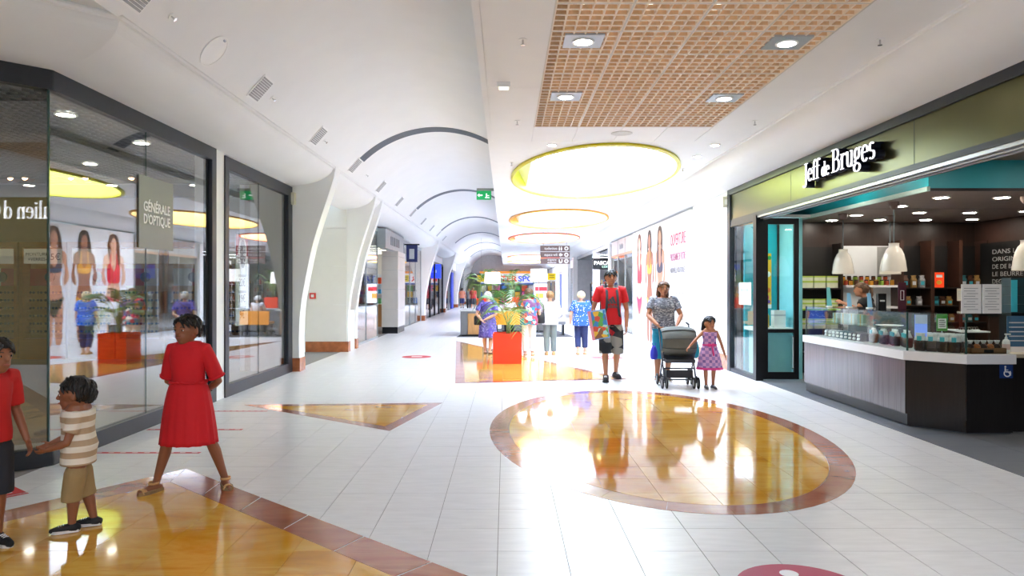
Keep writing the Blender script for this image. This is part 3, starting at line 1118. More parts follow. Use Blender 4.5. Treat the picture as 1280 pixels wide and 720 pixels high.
# ------------------------------------------------------------------ left shops further down
M_STONE = mat('pale_stone_panel', '#c9c6c2', .35, var=.05, scale=3)
M_ZINC = mat('zinc_panel', '#a2abb0', .4, .4, var=.04)
sh = struct(empty('wall_shops_left'))
bk = MB()
bk.box(-9.6, -9.5, 18.6, 78, 0, 3.9)
bk.box(-9.5, -4.05, 18.64, 18.75, 0, 3.9)
bk.box(-9.5, -4.02, 34.1, 34.5, 0, 3.9)
bk.box(-9.5, -4.02, 45.7, 46.1, 0, 3.9)
bk.box(-9.5, -4.0, 57.6, 58, 0, 3.9)
bk.box(-4.15, -4.0, 18.6, 77, 3.40, 3.75)
bk.build('shop_shell', M_NICHE, sh)
MB().box(-9.5, -4.1, 18.7, 78, 3.2, 3.25).build('shop_ceiling', mat('shop_ceiling_warm', '#d5cfc2', .6), sh)
# first shop: glass, stone pier, zinc sign band
w3 = struct(empty('window_3'))
for a, c in ((18.7, 20.6), (20.62, 22.4)):
    pane((LX, a), (LX, c), .05, 3.3).build('pane', M_GLASS, w3)
for y in (18.68, 20.61, 22.41):
    MB().box(LX - .02, LX + .02, y - .015, y + .015, 0, 3.4).build('mullion', M_ZINC, w3)
MB().box(LX - .03, LX + .03, 18.66, 22.4, 0, .06).build('sill', M_ZINC, w3)
MB().box(LX - .03, LX + .04, 18.66, 24.4, 3.3, 3.42).build('head_rail', M_ZINC, w3)
pier = struct(empty('wall_pier'))
for z0, z1 in ((.22, .82), (.83, 1.5), (1.51, 2.15), (2.16, 2.62), (2.63, 2.8)):
    MB().box(-4.22, -3.66, 24.5, 26.2, z0, z1).build('stone_panel', M_STONE, pier)
MB().box(-4.2, -3.68, 24.53, 26.17, 0, .22).build('plinth', M_BLACK, pier)
MB().box(-4.2, -3.7, 24.55, 26.1, .22, 2.8).build('core', M_ZINC, pier)
t = thing('shop_sign', 'zinc grey fascia band with faint raised letters above the stone pier', 'sign', (-3.72, 24.4, 3.08))
MB().box(-.25, 0, -2.1, 1.85, -.28, .32).build('band', M_ZINC, t)
for q, (a_, w2) in enumerate(((-1.1, .16), (-.84, .22), (-.52, .1), (-.32, .2), (-.02, .16), (.24, .22), (.56, .18))):
    MB().box(.0, .02, a_, a_ + w2, -.14, .14).build('letter', mat('dull_letter', '#83888c', .4, .3), t)
w4 = struct(empty('window_4'))
ys = [26.3, 28.2, 30.0, 31.9, 33.9]
for a, c in zip(ys, ys[1:]):
    pane((LX, a + .02), (LX, c - .02), .05, 3.3).build('pane', M_GLASS, w4)
for y in ys:
    MB().box(LX - .025, LX + .025, y - .02, y + .02, 0, 3.4).build('mullion', M_ZINC, w4)
MB().box(LX - .03, LX + .03, 26.3, 33.9, 3.3, 3.42).build('head_rail', M_ZINC, w4)
M_YGLOW = emis('shop_strip_glow', (1, .93, .72), 9)
pos = ['nearest', 'second', 'third', 'fourth', 'farthest']
for q in range(5):
    t = thing('strip_light', pos[q] + ' glowing strip light on the ceiling of the shop past the stone pier', 'ceiling light', (-6.2, 27.3 + 1.5 * q, 3.19), 0, 'strip lights')
    MB().box(-1.4, 1.4, -.05, .05, -.05, 0).build('housing', M_WHITE, t)
    MB().box(-1.36, 1.36, -.03, .03, -.056, -.05).build('tube', M_YGLOW, t)
cols_ = ['#3fa7d8', '#e2572b', '#e9c531', '#b9c4c9', '#d94f6a', '#58a868']
for q in range(4):
    t = thing('shop_gondola', ['nearest', 'second', 'third', 'farthest'][q] + ' shelf gondola of bright products behind the glass past the stone pier', 'shelf', (-5.6, 27.2 + 1.8 * q, 0), 0, 'product gondolas')
    MB().box(-.7, .7, -.25, .25, 0, .9).build('base_cabinet', mat('tan_cabinet', '#b98b5b', .5), t)
    MB().box(-.7, .7, .2, .25, .9, 2.1).build('back_panel', mat('pale_back', '#d8e0e4', .5), t)
    for s_ in range(3):
        MB().box(-.7, .7, -.2, .2, .9 + .4 * s_, .92 + .4 * s_).build('shelf', M_WHITE, t)
        for p in range(5):
            h = random.uniform(.15, .32)
            MB().box(-.62 + .26 * p, -.44 + .26 * p, -.12, .06, .92 + .4 * s_, .92 + .4 * s_ + h).build('product_box', mat('prod%d' % ((p + s_ + q) % 6), cols_[(p + s_ + q) % 6], .4), t)
t = thing('blade_sign', 'dark navy blade sign projecting from the glass shop past the pier', 'sign', (-3.72, 28.6, 2.9))
MB().box(-.22, .22, -.05, .05, -.32, .35).build('panel', mat('navy_panel', '#27306b', .35), t)
MB().box(-.3, .3, -.02, .02, .35, .4).build('bracket', M_BLACK, t)
MB().box(-.1, .1, -.053, -.05, -.2, .2).build('light_stripe', M_GREYP, t)
# shop with black frames and blue lit sign
w5 = struct(empty('window_5'))
ys = [35.0, 38.0, 40.5, 43.0, 45.5]
for a, c in zip(ys, ys[1:]):
    pane((LX, a + .06), (LX, c - .06), .1, 2.9).build('pane', M_GLASS, w5)
for y in ys:
    MB().box(LX - .05, LX + .05, y - .06, y + .06, 0, 3.0).build('mullion', M_BLACK, w5)
MB().box(LX - .05, LX + .05, 35, 45.5, 2.9, 3.02).build('head_rail', M_BLACK, w5)
MB().box(LX - .1, LX, 35, 45.6, 3.02, 3.5).build('fascia', M_PLASTER, w5)
t = thing('blue_lit_sign', 'glowing blue sign in the black framed shop window', 'sign', (-4.4, 41.2, 2.5))
MB().box(-.7, .7, -.05, .05, -.4, .4).build('panel', mat('blue_glow', '#2438d8', .4, emit='#2a48ff', estr=.9), t)
text_obj('lettering', 'OK', M_WHITETXT, (0, -.051, 0), (1, 0, 0), (0, 0, 1), .5, t, .01) if False else MB().box(-.45, .45, -.06, -.051, -.08, .08).build('white_bar', M_WHITETXT, t)
w6 = struct(empty('window_6'))
for k, y in enumerate((46.6, 50.2, 53.8, 58.4, 62, 65.5)):
    pane((LX, y + .05), (LX, y + 3.4), .05, 2.9).build('pane', M_GLASS, w6)
    MB().box(LX - .05, LX + .05, y - .05, y + .05, 0, 3.0).build('mullion', M_ZINC, w6)
MB().box(LX - .1, LX + .02, 46.5, 69, 2.9, 3.5).build('fascia', M_PLASTER, w6)
t = thing('blue_banner', 'tall royal blue banner beside a far left pillar', 'banner', (-3.95, 53.5, 0))
MB().box(-.04, .02, -.9, .9, .05, 2.7).build('cloth', mat('royal_blue', '#1f3fb4', .6), t)
MB().box(-.05, .03, -.95, .95, 2.7, 2.76).build('pole', M_GREYV, t)
# ------------------------------------------------------------------ right side: chocolate shop
RX = 4.2
M_OLIVE = mat('olive_metal_fascia', '#565538', .28, .9, var=.06, scale=1.2, bump=.02)
M_TEAL = mat('teal_paint', '#22a8b6', .4, var=.03)
M_WENGE = mat('dark_wenge', '#2a1a13', .35, var=.3, scale=4, stretch=(6, 6, .5))
M_WENGE2 = mat('black_brown_laminate', '#1d1a1b', .28, var=.25, scale=5, stretch=(9, 9, .4))
M_GREYC = mat('lit_streaked_laminate', '#6f686c', .22, var=.16, scale=5, stretch=(9, 9, .3), coat=.3)
M_KICK = mat('steel_kick_plate', '#6c7076', .35, .5, var=.05)
M_TOP = mat('white_solid_worktop', '#eeeeee', .2, var=.01)
M_TAUPE = mat('taupe_ceiling', '#8d7c74', .6, var=.03)
M_CHOCO = mat('chocolate_brown_wall', '#3a241b', .55, var=.1)

# shop floor slabs
sf = struct(MB().box(4.25, 9.2, 3.4, 13.3, -.02, -.002).build('floor', M_GROUT))
sm = MB().box(-.298, .298, -.298, .298, -.004, .004).mesh('slab', M_SLATE)
for i in range(8):
    for j in range(16):
        inst('slab', sm, sf, (4.552 + .6 * i, 3.72 + .6 * j, 0))
f = struct(empty('wall_right'))
MB().box(RX, RX + .14, 2.6, 13.5, 2.82, 3.28).build('fascia_panel', M_OLIVE, f)
MB().box(RX - .03, RX + .16, 2.6, 13.55, 3.28, 3.40).build('top_rail', M_FRAME, f)
MB().box(RX - .015, RX + .15, 2.6, 13.5, 2.76, 2.82).build('bottom_rail', M_FRAME, f)
for dx, z, r_ in ((.0, 2.735, .012), (.05, 2.715, .014), (.1, 2.70, .014)):
    MB().box(RX + dx, RX + dx + .03, 2.6, 12.05, z - .012, z + .025).build('shutter_track', M_ALU, f)
for y in (10.6, 7.4, 4.3):
    MB().box(RX - .002, RX, y - .004, y + .004, 2.82, 3.28).build('joint', M_FRAME, f)
# glazed corner
w7 = struct(empty('window_7'))
MB().box(RX - .03, RX + .1, 13.40, 13.56, 0, 3.3).build('jamb', M_FRAME, w7)
MB().box(RX - .02, RX + .1, 12.02, 12.16, 0, 2.78).build('jamb', M_BLACK, w7)
MB().box(RX - .02, RX + .1, 12.16, 13.40, 0, .07).build('sill', M_FRAME, w7)
MB().box(RX - .02, RX + .1, 12.16, 13.40, 2.68, 2.78).build('head', M_FRAME, w7)
pane((RX + .02, 12.16), (RX + .02, 13.40), .07, 2.68).build('pane', M_GLASS_THIN, w7)
# open glass door standing square to the front
d = struct(empty('door_2'))
b = MB()
b.box(4.31, 4.40, 12.07, 12.12, .02, 2.72)
b.box(4.84, 4.92, 12.07, 12.12, .02, 2.72)
b.box(4.40, 4.84, 12.07, 12.12, 2.62, 2.72)
b.box(4.40, 4.84, 12.07, 12.12, .02, .14)
b.box(4.40, 4.84, 12.07, 12.12, .80, .86)
b.build('door_frame', M_BLACK, d)
pane((4.40, 12.095), (4.84, 12.095), .14, .80).build('pane', M_GLASS_THIN, d)
pane((4.40, 12.095), (4.84, 12.095), .86, 2.62).build('pane', M_GLASS_THIN, d)
MB().tube([(4.80, 12.05, .2), (4.80, 12.02, .22), (4.80, 12.02, .72), (4.80, 12.05, .74)], .01, 8).build('door_handle', M_CHROME, d)
# interior shell
b = MB()
b.box(4.35, 9.2, 13.2, 13.3, 0, 3.3)
struct(b.build('wall_back', M_WENGE))
struct(MB().box(8.6, 8.75, 3.4, 13.2, 0, 3.3).build('wall_side', M_CHOCO))
struct(MB().box(4.3, 8.75, 3.3, 3.4, 0, 3.4).build('wall_near', M_CHOCO))
dc = struct(empty('ceiling_shop'))
MB().box(4.35, 9.2, 3.4, 13.3, 3.12, 3.2).build('upper_ceiling', M_TAUPE, dc)
MB().box(5.2, 8.6, 8.85, 13.2, 2.75, 2.80).build('dropped_ceiling', M_TAUPE, dc)
MB().box(5.19, 5.2, 8.85, 13.2, 2.75, 3.12).build('teal_edge', M_TEAL, dc)
MB().box(5.19, 8.6, 8.84, 8.85, 2.77, 3.12).build('teal_edge', M_TEAL, dc)
MB().box(5.15, 5.19, 8.8, 13.2, 2.735, 2.79).build('pale_lip', mat('pale_mint', '#b9d8cf', .4), dc)
MB().box(5.19, 8.6, 8.83, 8.84, 2.74, 2.775).build('dark_lip', M_BLACK, dc)
MB().box(5.4, 8.6, 10.9, 10.915, 2.748, 2.75).build('joint', M_BLACK, dc)
# teal return wall behind the glazed corner
tw = struct(MB().box(4.36, 4.95, 13.14, 13.2, 0, 2.9).build('wall_teal', M_TEAL))
MB().box(4.95, 5.05, 13.10, 13.2, 0, 2.9).build('corner_post', M_WENGE, tw)
MB().box(4.98, 5.03, 12.2, 13.14, .0, 2.75).build('teal_partition', mat('pale_teal_partition', '#7fc4cc', .4), tw)
CEILG = emis('shop_downlight_glow', (1, .9, .78), LAMP['shop'])
spots = [(5.75, 9.5), (6.55, 9.5), (7.35, 9.5), (8.1, 9.5), (5.75, 10.5), (6.55, 11.4), (7.35, 11.4), (8.1, 11.2), (5.75, 11.8), (5.75, 12.7), (6.55, 12.6), (7.35, 12.6), (8.1, 12.5)]
for i, (x, y) in enumerate(spots):
    downlight(x, y, 2.75, .085, ORD[i] + ' warm downlight in the dropped taupe ceiling, counted from the teal edge', None, 'chocolate shop downlights', CEILG)
for k, (x, y) in enumerate(((4.75, 7.2), (4.75, 8.8), (4.75, 10.4), (5.9, 7.7), (7.0, 7.7), (8.0, 7.7), (6.4, 6.2))):  # lamps added to light the teal edge and shop front
    downlight(x, y, 3.12, .085, ORD[k] + ' of the downlights added in the raised strip behind the olive fascia', None, 'added raised strip downlights', CEILG)
downlight(7.6, 6.6, 3.12, .085, 'round warm downlight in the raised ceiling before the teal edge', None, None, CEILG)
for k, (x, y) in enumerate(((4.6, 12.45), (4.6, 12.9))):  # put in to brighten the glazed corner
    downlight(x, y, 2.74, .06, ('nearer', 'farther')[k] + ' tiny downlight added over the glazed corner of the chocolate shop', None, 'added corner downlights', CEILG)
struct(MB().box(4.34, 5.19, 12.15, 13.14, 2.745, 2.79).build('ceiling', M_WHITE))

# ------------------------------------------------------------------ pen lettering with thick stems and thin hairlines
def arc(cx, cy, rx, ry, a0, a1, n=14):
    return [(cx + rx * math.cos(R(a0 + (a1 - a0) * i / n)), cy + ry * math.sin(R(a0 + (a1 - a0) * i / n))) for i in range(n + 1)]


PEN = {
    'J': (.62, [[(.36, 1.5), (.36, -.1)] + arc(.14, -.1, .22, .3, 0, -150), [(.1, 1.49), (.62, 1.49)]]),
    'e': (.72, [[(.09, .56), (.62, .56)] + arc(.36, .5, .27, .5, 8, 318), ]),
    'f': (.5, [[(.2, 0), (.2, 1.15)] + arc(.42, 1.15, .22, .4, 180, 40), [(0, .98), (.48, .98)], [(.04, .015), (.4, .015)]]),
    'd': (.78, [arc(.33, .5, .25, .5, 0, 360, 22), [(.6, 0), (.6, 1.55)], [(.45, 1.54), (.6, 1.54)], [(.6, .015), (.76, .015)]]),
    'B': (1.0, [[(.22, 0), (.22, 1.5)], [(.0, 1.485), (.5, 1.485)] + arc(.5, 1.15, .24, .335, 90, -90) + [(.22, .815)], [(.22, .8)] + [(.55, .8)] + arc(.55, .41, .3, .395, 90, -90) + [(0, .015)]]),
    'r': (.6, [[(.18, 0), (.18, 1.0)], [(.02, .985), (.18, .985)], [(.18, .6)] + arc(.4, .62, .22, .36, 170, 45), [(.02, .015), (.38, .015)]]),
    'u': (.82, [[(.02, .985), (.18, .985)], [(.18, 1), (.18, .32)] + arc(.4, .3, .22, .3, 180, 345), [(.62, 1), (.62, 0)], [(.46, .985), (.62, .985)], [(.62, .015), (.78, .015)]]),
    'g': (.76, [arc(.34, .66, .22, .34, 0, 360, 20), [(.22, .33), (.14, .2), (.2, .08), (.5, .02), (.62, -.12)] + arc(.34, -.2, .29, .26, 0, -300, 20), [(.5, .9), (.62, 1.0), (.74, .97)]]),
    's': (.6, [arc(.3, .74, .2, .26, 40, 250, 10) + arc(.3, .26, .22, .26, 80, -140, 12)[1:]]),
    'l': (.4, [[(.2, 0), (.2, 1.55)], [(.04, 1.54), (.2, 1.54)], [(.03, .015), (.38, .015)]]),
    'i': (.4, [[(.2, 0), (.2, 1)], [(.04, .985), (.2, .985)], [(.03, .015), (.38, .015)], arc(.2, 1.32, .05, .06, 0, 360, 8)]),
    'n': (.84, [[(.18, 0), (.18, 1)], [(.02, .985), (.18, .985)], [(.18, .6)] + arc(.4, .62, .22, .36, 170, 0) + [(.62, 0)], [(.03, .015), (.34, .015)], [(.47, .015), (.78, .015)]]),
    'c': (.66, [arc(.36, .5, .27, .5, 50, 318, 18)]),
    'O': (1.2, [arc(.58, .75, .5, .75, 0, 360, 28)]),
    "'": (.3, [[(.15, 1.5), (.12, 1.15)]]),
    ' ': (.35, []),
}


def pen_text(runs, thick=.15, thin=.045):
    """runs: (text, scale, baseline shift); gives quads in the plane and the total width"""
    quads = []
    x = 0
    for tx, sc, dy in runs:
        for ch in tx:
            w, strokes = PEN[ch]
            for st in strokes:
                pts = [Vector((x + p[0] * sc, dy + p[1] * sc)) for p in st]
                L, Rr = [], []
                for i, p in enumerate(pts):
                    a = pts[max(0, i - 1)]
                    c = pts[min(len(pts) - 1, i + 1)]
                    t = (c - a).normalized()
                    h = (thin + (thick - thin) * abs(t.y) ** 1.5) * sc / 2
                    n = Vector((-t.y, t.x))
                    L.append(p + n * h)
                    Rr.append(p - n * h)
                quads.append((L, Rr))
            x += w * sc
    return quads, x


def pen_obj(name, runs, m, o, u, w, width, depth, parent, thick=.13, thin=.045, grow=0.0, kz=None):
    q, tw = pen_text(runs, thick + grow, thin + grow)
    k = width / tw
    kz = kz or k
    o, u, w = Vector(o), Vector(u), Vector(w)
    n = u.cross(w) * depth
    b = MB()
    for L, Rr in q:
        rs = []
        for l, r in zip(L, Rr):
            pl = o + u * (l.x * k) + w * (l.y * kz)
            pr = o + u * (r.x * k) + w * (r.y * kz)
            rs.append([pl, pr, pr + n, pl + n])
        b.rings(rs)
    return b.build(name, m, parent)


t = thing('shop_sign_letters', 'raised white serif lettering with dark returns on the olive fascia', 'sign')
RUN = [('Jeff', 1.0, 0), (' ', .9, 0), ('de', .72, .0), (' ', .8, 0), ('Bruges', 1.12, .02)]
pen_obj('letter_body', RUN, mat('navy_black_return', '#0d0f24', .35), (RX - .01, 9.84, 2.985), (0, -1, 0), (0, 0, 1), 1.9, .11, t, grow=.01, kz=.165)
pen_obj('letter_face', RUN, mat('white_letter_face', '#f8f8ff', .4, emit='#f4f4ff', estr=.9), (RX - .121, 9.84, 2.985), (0, -1, 0), (0, 0, 1), 1.9, .012, t, kz=.165)

# jeweller's front opposite, seen only in the corner glass
jw = struct(empty('wall_jeweller'))
M_TAN = mat('tan_fascia', '#a5965a', .5, var=.03)
MB().box(RX, RX + .15, -8.5, 2.55, 2.2, 3.38).build('fascia_panel', M_TAN, jw)
MB().box(RX + .1, RX + .2, -8.5, 2.55, 0, 2.3).build('shop_front', mat('tan_front', '#8a7c50', .4), jw)
t = thing('jeweller_sign', 'white serif lettering on the tan fascia, seen mirrored in the corner glass', 'sign')
pen_obj('lettering', [('Julien', 1, 0), (' ', 1, 0), ('d', 1, 0), (' ', .6, 0), ('Orcel', 1, 0)], mat('lit_white_letters', '#ffffff', .4, emit='#eef2ff', estr=1.6), (RX - .002, 1.32, 2.95), (0, -1, 0), (0, 0, 1), 2.0, .03, t)

# ------------------------------------------------------------------ pendant lamps
M_LAMPW = mat('glossy_cream_enamel', '#ddd8cc', .18, var=.015, coat=.4)
M_CORD = mat('grey_cord', '#5f6d73', .6)
M_ROSE = mat('mauve_rose', '#6e5b55', .45)
for x, y, l in ((5.46, 11.65, 'left bell-shaped white pendant lamp over the chocolate counter'), (5.42, 10.05, 'largest bell-shaped white pendant lamp, middle of the counter'),
                (6.38, 11.95, 'bell-shaped white pendant lamp half hidden behind the middle one'), (6.8, 9.4, 'rightmost white pendant lamp, cut by the frame edge')):
    t = thing('pendant_lamp', l, 'pendant lamp', (x, y, 2.75), 0, 'bell pendant lamps')
    MB().lathe([(.01, -.105), (.045, -.09), (.066, -.05), (.07, 0)], n=18).build('ceiling_rose', M_ROSE, t, 'auto')
    MB().cyl((0, 0, -.62 if y > 11.6 else -.62), .008, .54, 8).build('cord', M_CORD, t)
    zt = -.60
    MB().lathe([(.165, zt - .37), (.166, zt - .345), (.158, zt - .30), (.148, zt - .22), (.128, zt - .13), (.098, zt - .06), (.07, zt - .03), (.066, zt + .01), (.072, zt + .025), (.012, zt + .03)][::1], n=26, caps=False).build('shade', M_LAMPW, t, 'auto')
    MB().ell((0, 0, zt - .28), .05, .05, .06, 12, 8).build('bulb', MATS.get('pendant_bulb') or emis('pendant_bulb', (1, .85, .65), 6), t)

# ------------------------------------------------------------------ counter
ct = thing('chocolate_counter', 'long dark serving counter with white worktop and glass display case', 'counter')
OUT = [(4.52, 10.75), (4.52, 8.06), (4.88, 7.64), (5.36, 7.64)]


def offset_path(pts, d):
    """move an open plan polyline sideways (towards the hall)"""
    out = []
    for i, p in enumerate(pts):
        p = Vector(p)
        ns = []
        for a, c in ((i - 1, i), (i, i + 1)):
            if a >= 0 and c < len(pts):
                e = (Vector(pts[c]) - Vector(pts[a])).normalized()
                ns.append(Vector((e.y, -e.x)))
        n = sum(ns, Vector((0, 0)))
        n = n / (n.length ** 2) * len(ns) if len(ns) == 2 else n
        n = n if len(ns) == 1 else (ns[0] + ns[1]) / (1 + ns[0].dot(ns[1]))
        out.append(tuple(p + n * d))
    return out


def wall_run(b, pts, th, z0, z1):
    q = offset_path(pts, -th)
    for i in range(len(pts) - 1):
        b.prism([pts[i], pts[i + 1], q[i + 1], q[i]], z0, z1)
    return b


# sign of the offset: find the side of the hall
HALL = 1 if offset_path(OUT, .1)[0][0] < 4.52 else -1
def off(d):
    return offset_path(OUT, d * HALL)
def run(d, th, z0, z1):
    a, c = off(d), off(d - th)
    return a, c
for i in range(3):
    a, c = off(.06), off(.03)
    m_ = M_GREYC if i == 0 else M_WENGE2  # long side in a paler laminate: reflected hall light put into its colour
    segs = 4 if i == 0 else 1
    for s in range(segs):
        p0, p1 = Vector(a[i]).lerp(Vector(a[i + 1]), s / segs), Vector(a[i]).lerp(Vector(a[i + 1]), (s + 1) / segs)
        r0, r1 = Vector(c[i]).lerp(Vector(c[i + 1]), s / segs), Vector(c[i]).lerp(Vector(c[i + 1]), (s + 1) / segs)
        e = (p1 - p0).normalized() * .0015
        MB().prism([tuple(p0 + e), tuple(p1 - e), tuple(r1 - e), tuple(r0 + e)], .15, .745).build('front_panel', m_, ct)
    a, c = off(0), off(-.03)
    MB().prism([a[i], a[i + 1], c[i + 1], c[i]], 0, .15).build('plinth', M_KICK, ct)
    a, c = off(.085), off(-.75 if i != 9 else -.6)
a, c = off(.03), [(5.3, 10.75), (5.3, 8.6), (5.33, 8.3), (5.36, 8.3)]
core = MB()
for i in range(3):
    core.prism([a[i], a[i + 1], c[i + 1], c[i]], .02, .745)
core.build('core', M_WENGE2, ct)
a = off(.085)
tb = MB()
tb.prism([a[0], a[1], a[2], a[3], (5.36, 8.35), (5.35, 8.62), (5.35, 10.75)], .75, .85)
tb.build('worktop', M_TOP, ct)
# glass case on the worktop
g = off(.03)
cuts = [(0, 0, .34), (0, .345, .67), (0, .675, .998), (1, .02, .98), (2, .0, .49), (2, .495, .96)]
for i, t0, t1 in cuts:
    p0, p1 = Vector(g[i]).lerp(Vector(g[i + 1]), t0), Vector(g[i]).lerp(Vector(g[i + 1]), t1)
    pane(tuple(p0), tuple(p1), .85, 1.27, .01).build('glass_pane', M_GLASS_THIN, ct)
gi = off(-.5)
tp = MB()
tp.prism([g[0], g[1], g[2], (5.33, g[2][1]), (5.33, 8.2), (5.25, 8.3), (5.1, 8.7), (5.1, 10.75)], 1.27, 1.28)
tp.build('glass_top', M_GLASS_THIN, ct)
for p in (g[0], g[1], g[2]):
    MB().box(p[0] - .008, p[0] + .008, p[1] - .008, p[1] + .008, .85, 1.28).build('glass_joint', M_GLASS_EDGE, ct)
MB().box(5.1, 5.13, 8.7, 10.72, .85, 1.27).build('case_back', mat('grey_mirror', '#7c8488', .25, .6), ct)
ms = MB().box(-.002, .002, -.3, .3, -.0, .005)
MB().box(4.62, 5.08, 8.75, 10.70, 1.05, 1.058).build('inner_shelf', M_GLASS_THIN, ct)
MB().prism([(5.0, 7.9), (5.32, 7.9), (5.32, 8.2), (5.15, 8.4)], 1.06, 1.075).build('inner_shelf', M_WHITE, ct)

# wheelchair sticker on the short front
t = thing('accessibility_sticker', 'blue square wheelchair sticker on the black counter front', 'sticker', (5.265, g[2][1] - .035, .672))
MB().box(-.07, .07, -.004, .0, -.07, .07).build('square', mat('sticker_blue', '#1b3c78', .4), t)
b = MB()
rr = [[(.01 + r_ * math.cos(a), -.006 - d_, -.018 + r_ * math.sin(a)) for a in [R(150) + R(250) * i / 18 for i in range(19)]] for r_, d_ in ((.04, 0), (.028, 0))]
for i in range(18):
    b.add([rr[0][i], rr[0][i + 1], rr[1][i + 1], rr[1][i]], [(0, 1, 2, 3)])
b.ell((-.012, -.007, .05), .011, .003, .011, 10, 6)
b.box(-.018, -.006, -.008, -.004, -.0, .038)
b.box(-.012, .022, -.008, -.004, -.01, .002)
b.box(-.012, .018, -.008, -.004, .012, .02)
b.obox((.018, -.008, -.004), (.022, 0, -.04), (.01, 0, .004), (0, .004, 0))
b.build('pictogram', M_WHITETXT, t)

# bags of chocolates
M_CHOC = mat('dark_chocolate', '#2a1811', .35, var=.5, scale=45, bump=.5, bscale=50)
M_CELLO = glass('cellophane', 1.6, (.96, .97, .97), .12, .04)
M_TURQ = mat('turquoise_label', '#3fb2c2', .4)
M_WRAP = mat('crinkled_clear_wrap', '#d5d8d8', .2, var=.2, scale=25, bump=.6, bscale=30)
def bag_proto():
    r = empty('chocolate_bag')
    rs = []
    for z, w, dd in ((0, .05, .032), (.02, .06, .042), (.09, .062, .042), (.12, .058, .034)):
        rs.append([(w * math.copysign(abs(math.cos(a)) ** .5, math.cos(a)), dd * math.copysign(abs(math.sin(a)) ** .5, math.sin(a)), z) for a in [2 * PI * i / 16 for i in range(16)]])
    MB().rings(rs).build('chocolates', M_CHOC, r, True)
    rs = []
    for z, w, dd in ((.118, .06, .036), (.15, .056, .022), (.18, .045, .01), (.20, .055, .006)):
        rs.append([(w * math.copysign(abs(math.cos(a)) ** .5, math.cos(a)), dd * math.copysign(abs(math.sin(a)) ** .5, math.sin(a)), z) for a in [2 * PI * i / 16 for i in range(16)]])
    MB().rings(rs).build('wrapper_top', M_WRAP, r, True)
    MB().box(-.022, .022, -.043, -.03, .115, .165).build('label', M_TURQ, r)
    return r
bp = bag_proto()
first = [True]
def put(proto, loc, rz, label, cat, group, sc=1.0):
    if proto.get('used'):
        o = copy_tree(proto)
    else:
        o = proto
        proto['used'] = 1
    o.location = loc
    o.rotation_euler = (0, 0, rz)
    o.scale = (sc, sc, sc)
    tag(o, label, cat, group)
    return o
u_ = (Vector(g[2]) - Vector(g[1])).normalized()
nrm = Vector((-u_.y, u_.x)) if Vector((-u_.y, u_.x)).y > 0 else Vector((u_.y, -u_.x))
for row in range(3):
    for k in range(4):
        p = Vector(g[1]) + u_ * (.1 + .115 * k) + nrm * (.1 + .1 * row)
        put(bp, (p.x, p.y, .85 + (.1 if row == 2 else 0) * 0), math.atan2(u_.y, u_.x), ORD[k] + ' from the left, ' + ('front', 'middle', 'back')[row] + ' row of turquoise-labelled chocolate bags in the case corner', 'chocolate bag', 'bags with turquoise labels')
for k in range(7):
    put(bp, (4.72 + .05 * (k % 2), 8.45 + .13 * k, .85), R(-90), ORD[k] + ' chocolate bag behind the long glass, counted from its corner', 'chocolate bag', 'bags behind the long glass')
# brown tray with wrapped chocolates
t = thing('chocolate_tray', 'brown wooden tray at the right end of the glass case', 'tray', (5.14, 7.74, .85))
b = MB()
b.box(-.19, .19, -.08, .1, 0, .012)
b.box(-.19, .19, -.08, -.07, 0, .06)
b.box(-.19, .19, .09, .1, 0, .06)
b.box(-.19, -.18, -.08, .1, 0, .06)
b.box(.18, .19, -.08, .1, 0, .06)
b.build('tray_body', mat('kraft_brown', '#7d5b3c', .6), t)
MB().box(-.05, .05, -.084, -.08, .012, .045).build('price_tag', M_BLACK, t)
M_NUT = mat('nut_orange', '#a4602a', .4, var=.5, scale=40, bump=.4)
for k in range(5):
    o = empty('wrapped_sweets', (5.0 + .072 * k, 7.75, .863))
    MB().ell((0, 0, .045), .038, .035, .045, 12, 8).build('sweets', M_NUT if k % 2 else M_CHOC, o, True)
    MB().lathe([(.012, 0), (.02, .02), (.03, .045)], (0, 0, .08), 10).build('wrapper_top', M_WRAP, o, True)
    tag(o, ORD[k] + ' from the left of the clear-wrapped portions in the brown tray', 'sweets', 'portions in the brown tray')
t = thing('price_stand', 'green framed price card standing in the glass case corner', 'price card', (4.86, 8.02, 1.07))
MB().box(-.06, .06, -.004, .004, -.0, .19).build('frame', mat('leaf_green', '#3f9a3a', .5), t)
MB().box(-.046, .046, -.006, -.004, .03, .14).build('card', M_PAPER, t)
for q in range(4):
    MB().box(-.036, .036 - .01 * (q % 2), -.007, -.006, .05 + .022 * q, .058 + .022 * q).build('text_line', M_DARKTXT, t)
MB().cyl((0, 0, -.22), .006, .22, 8).build('stem', M_CHROME, t)
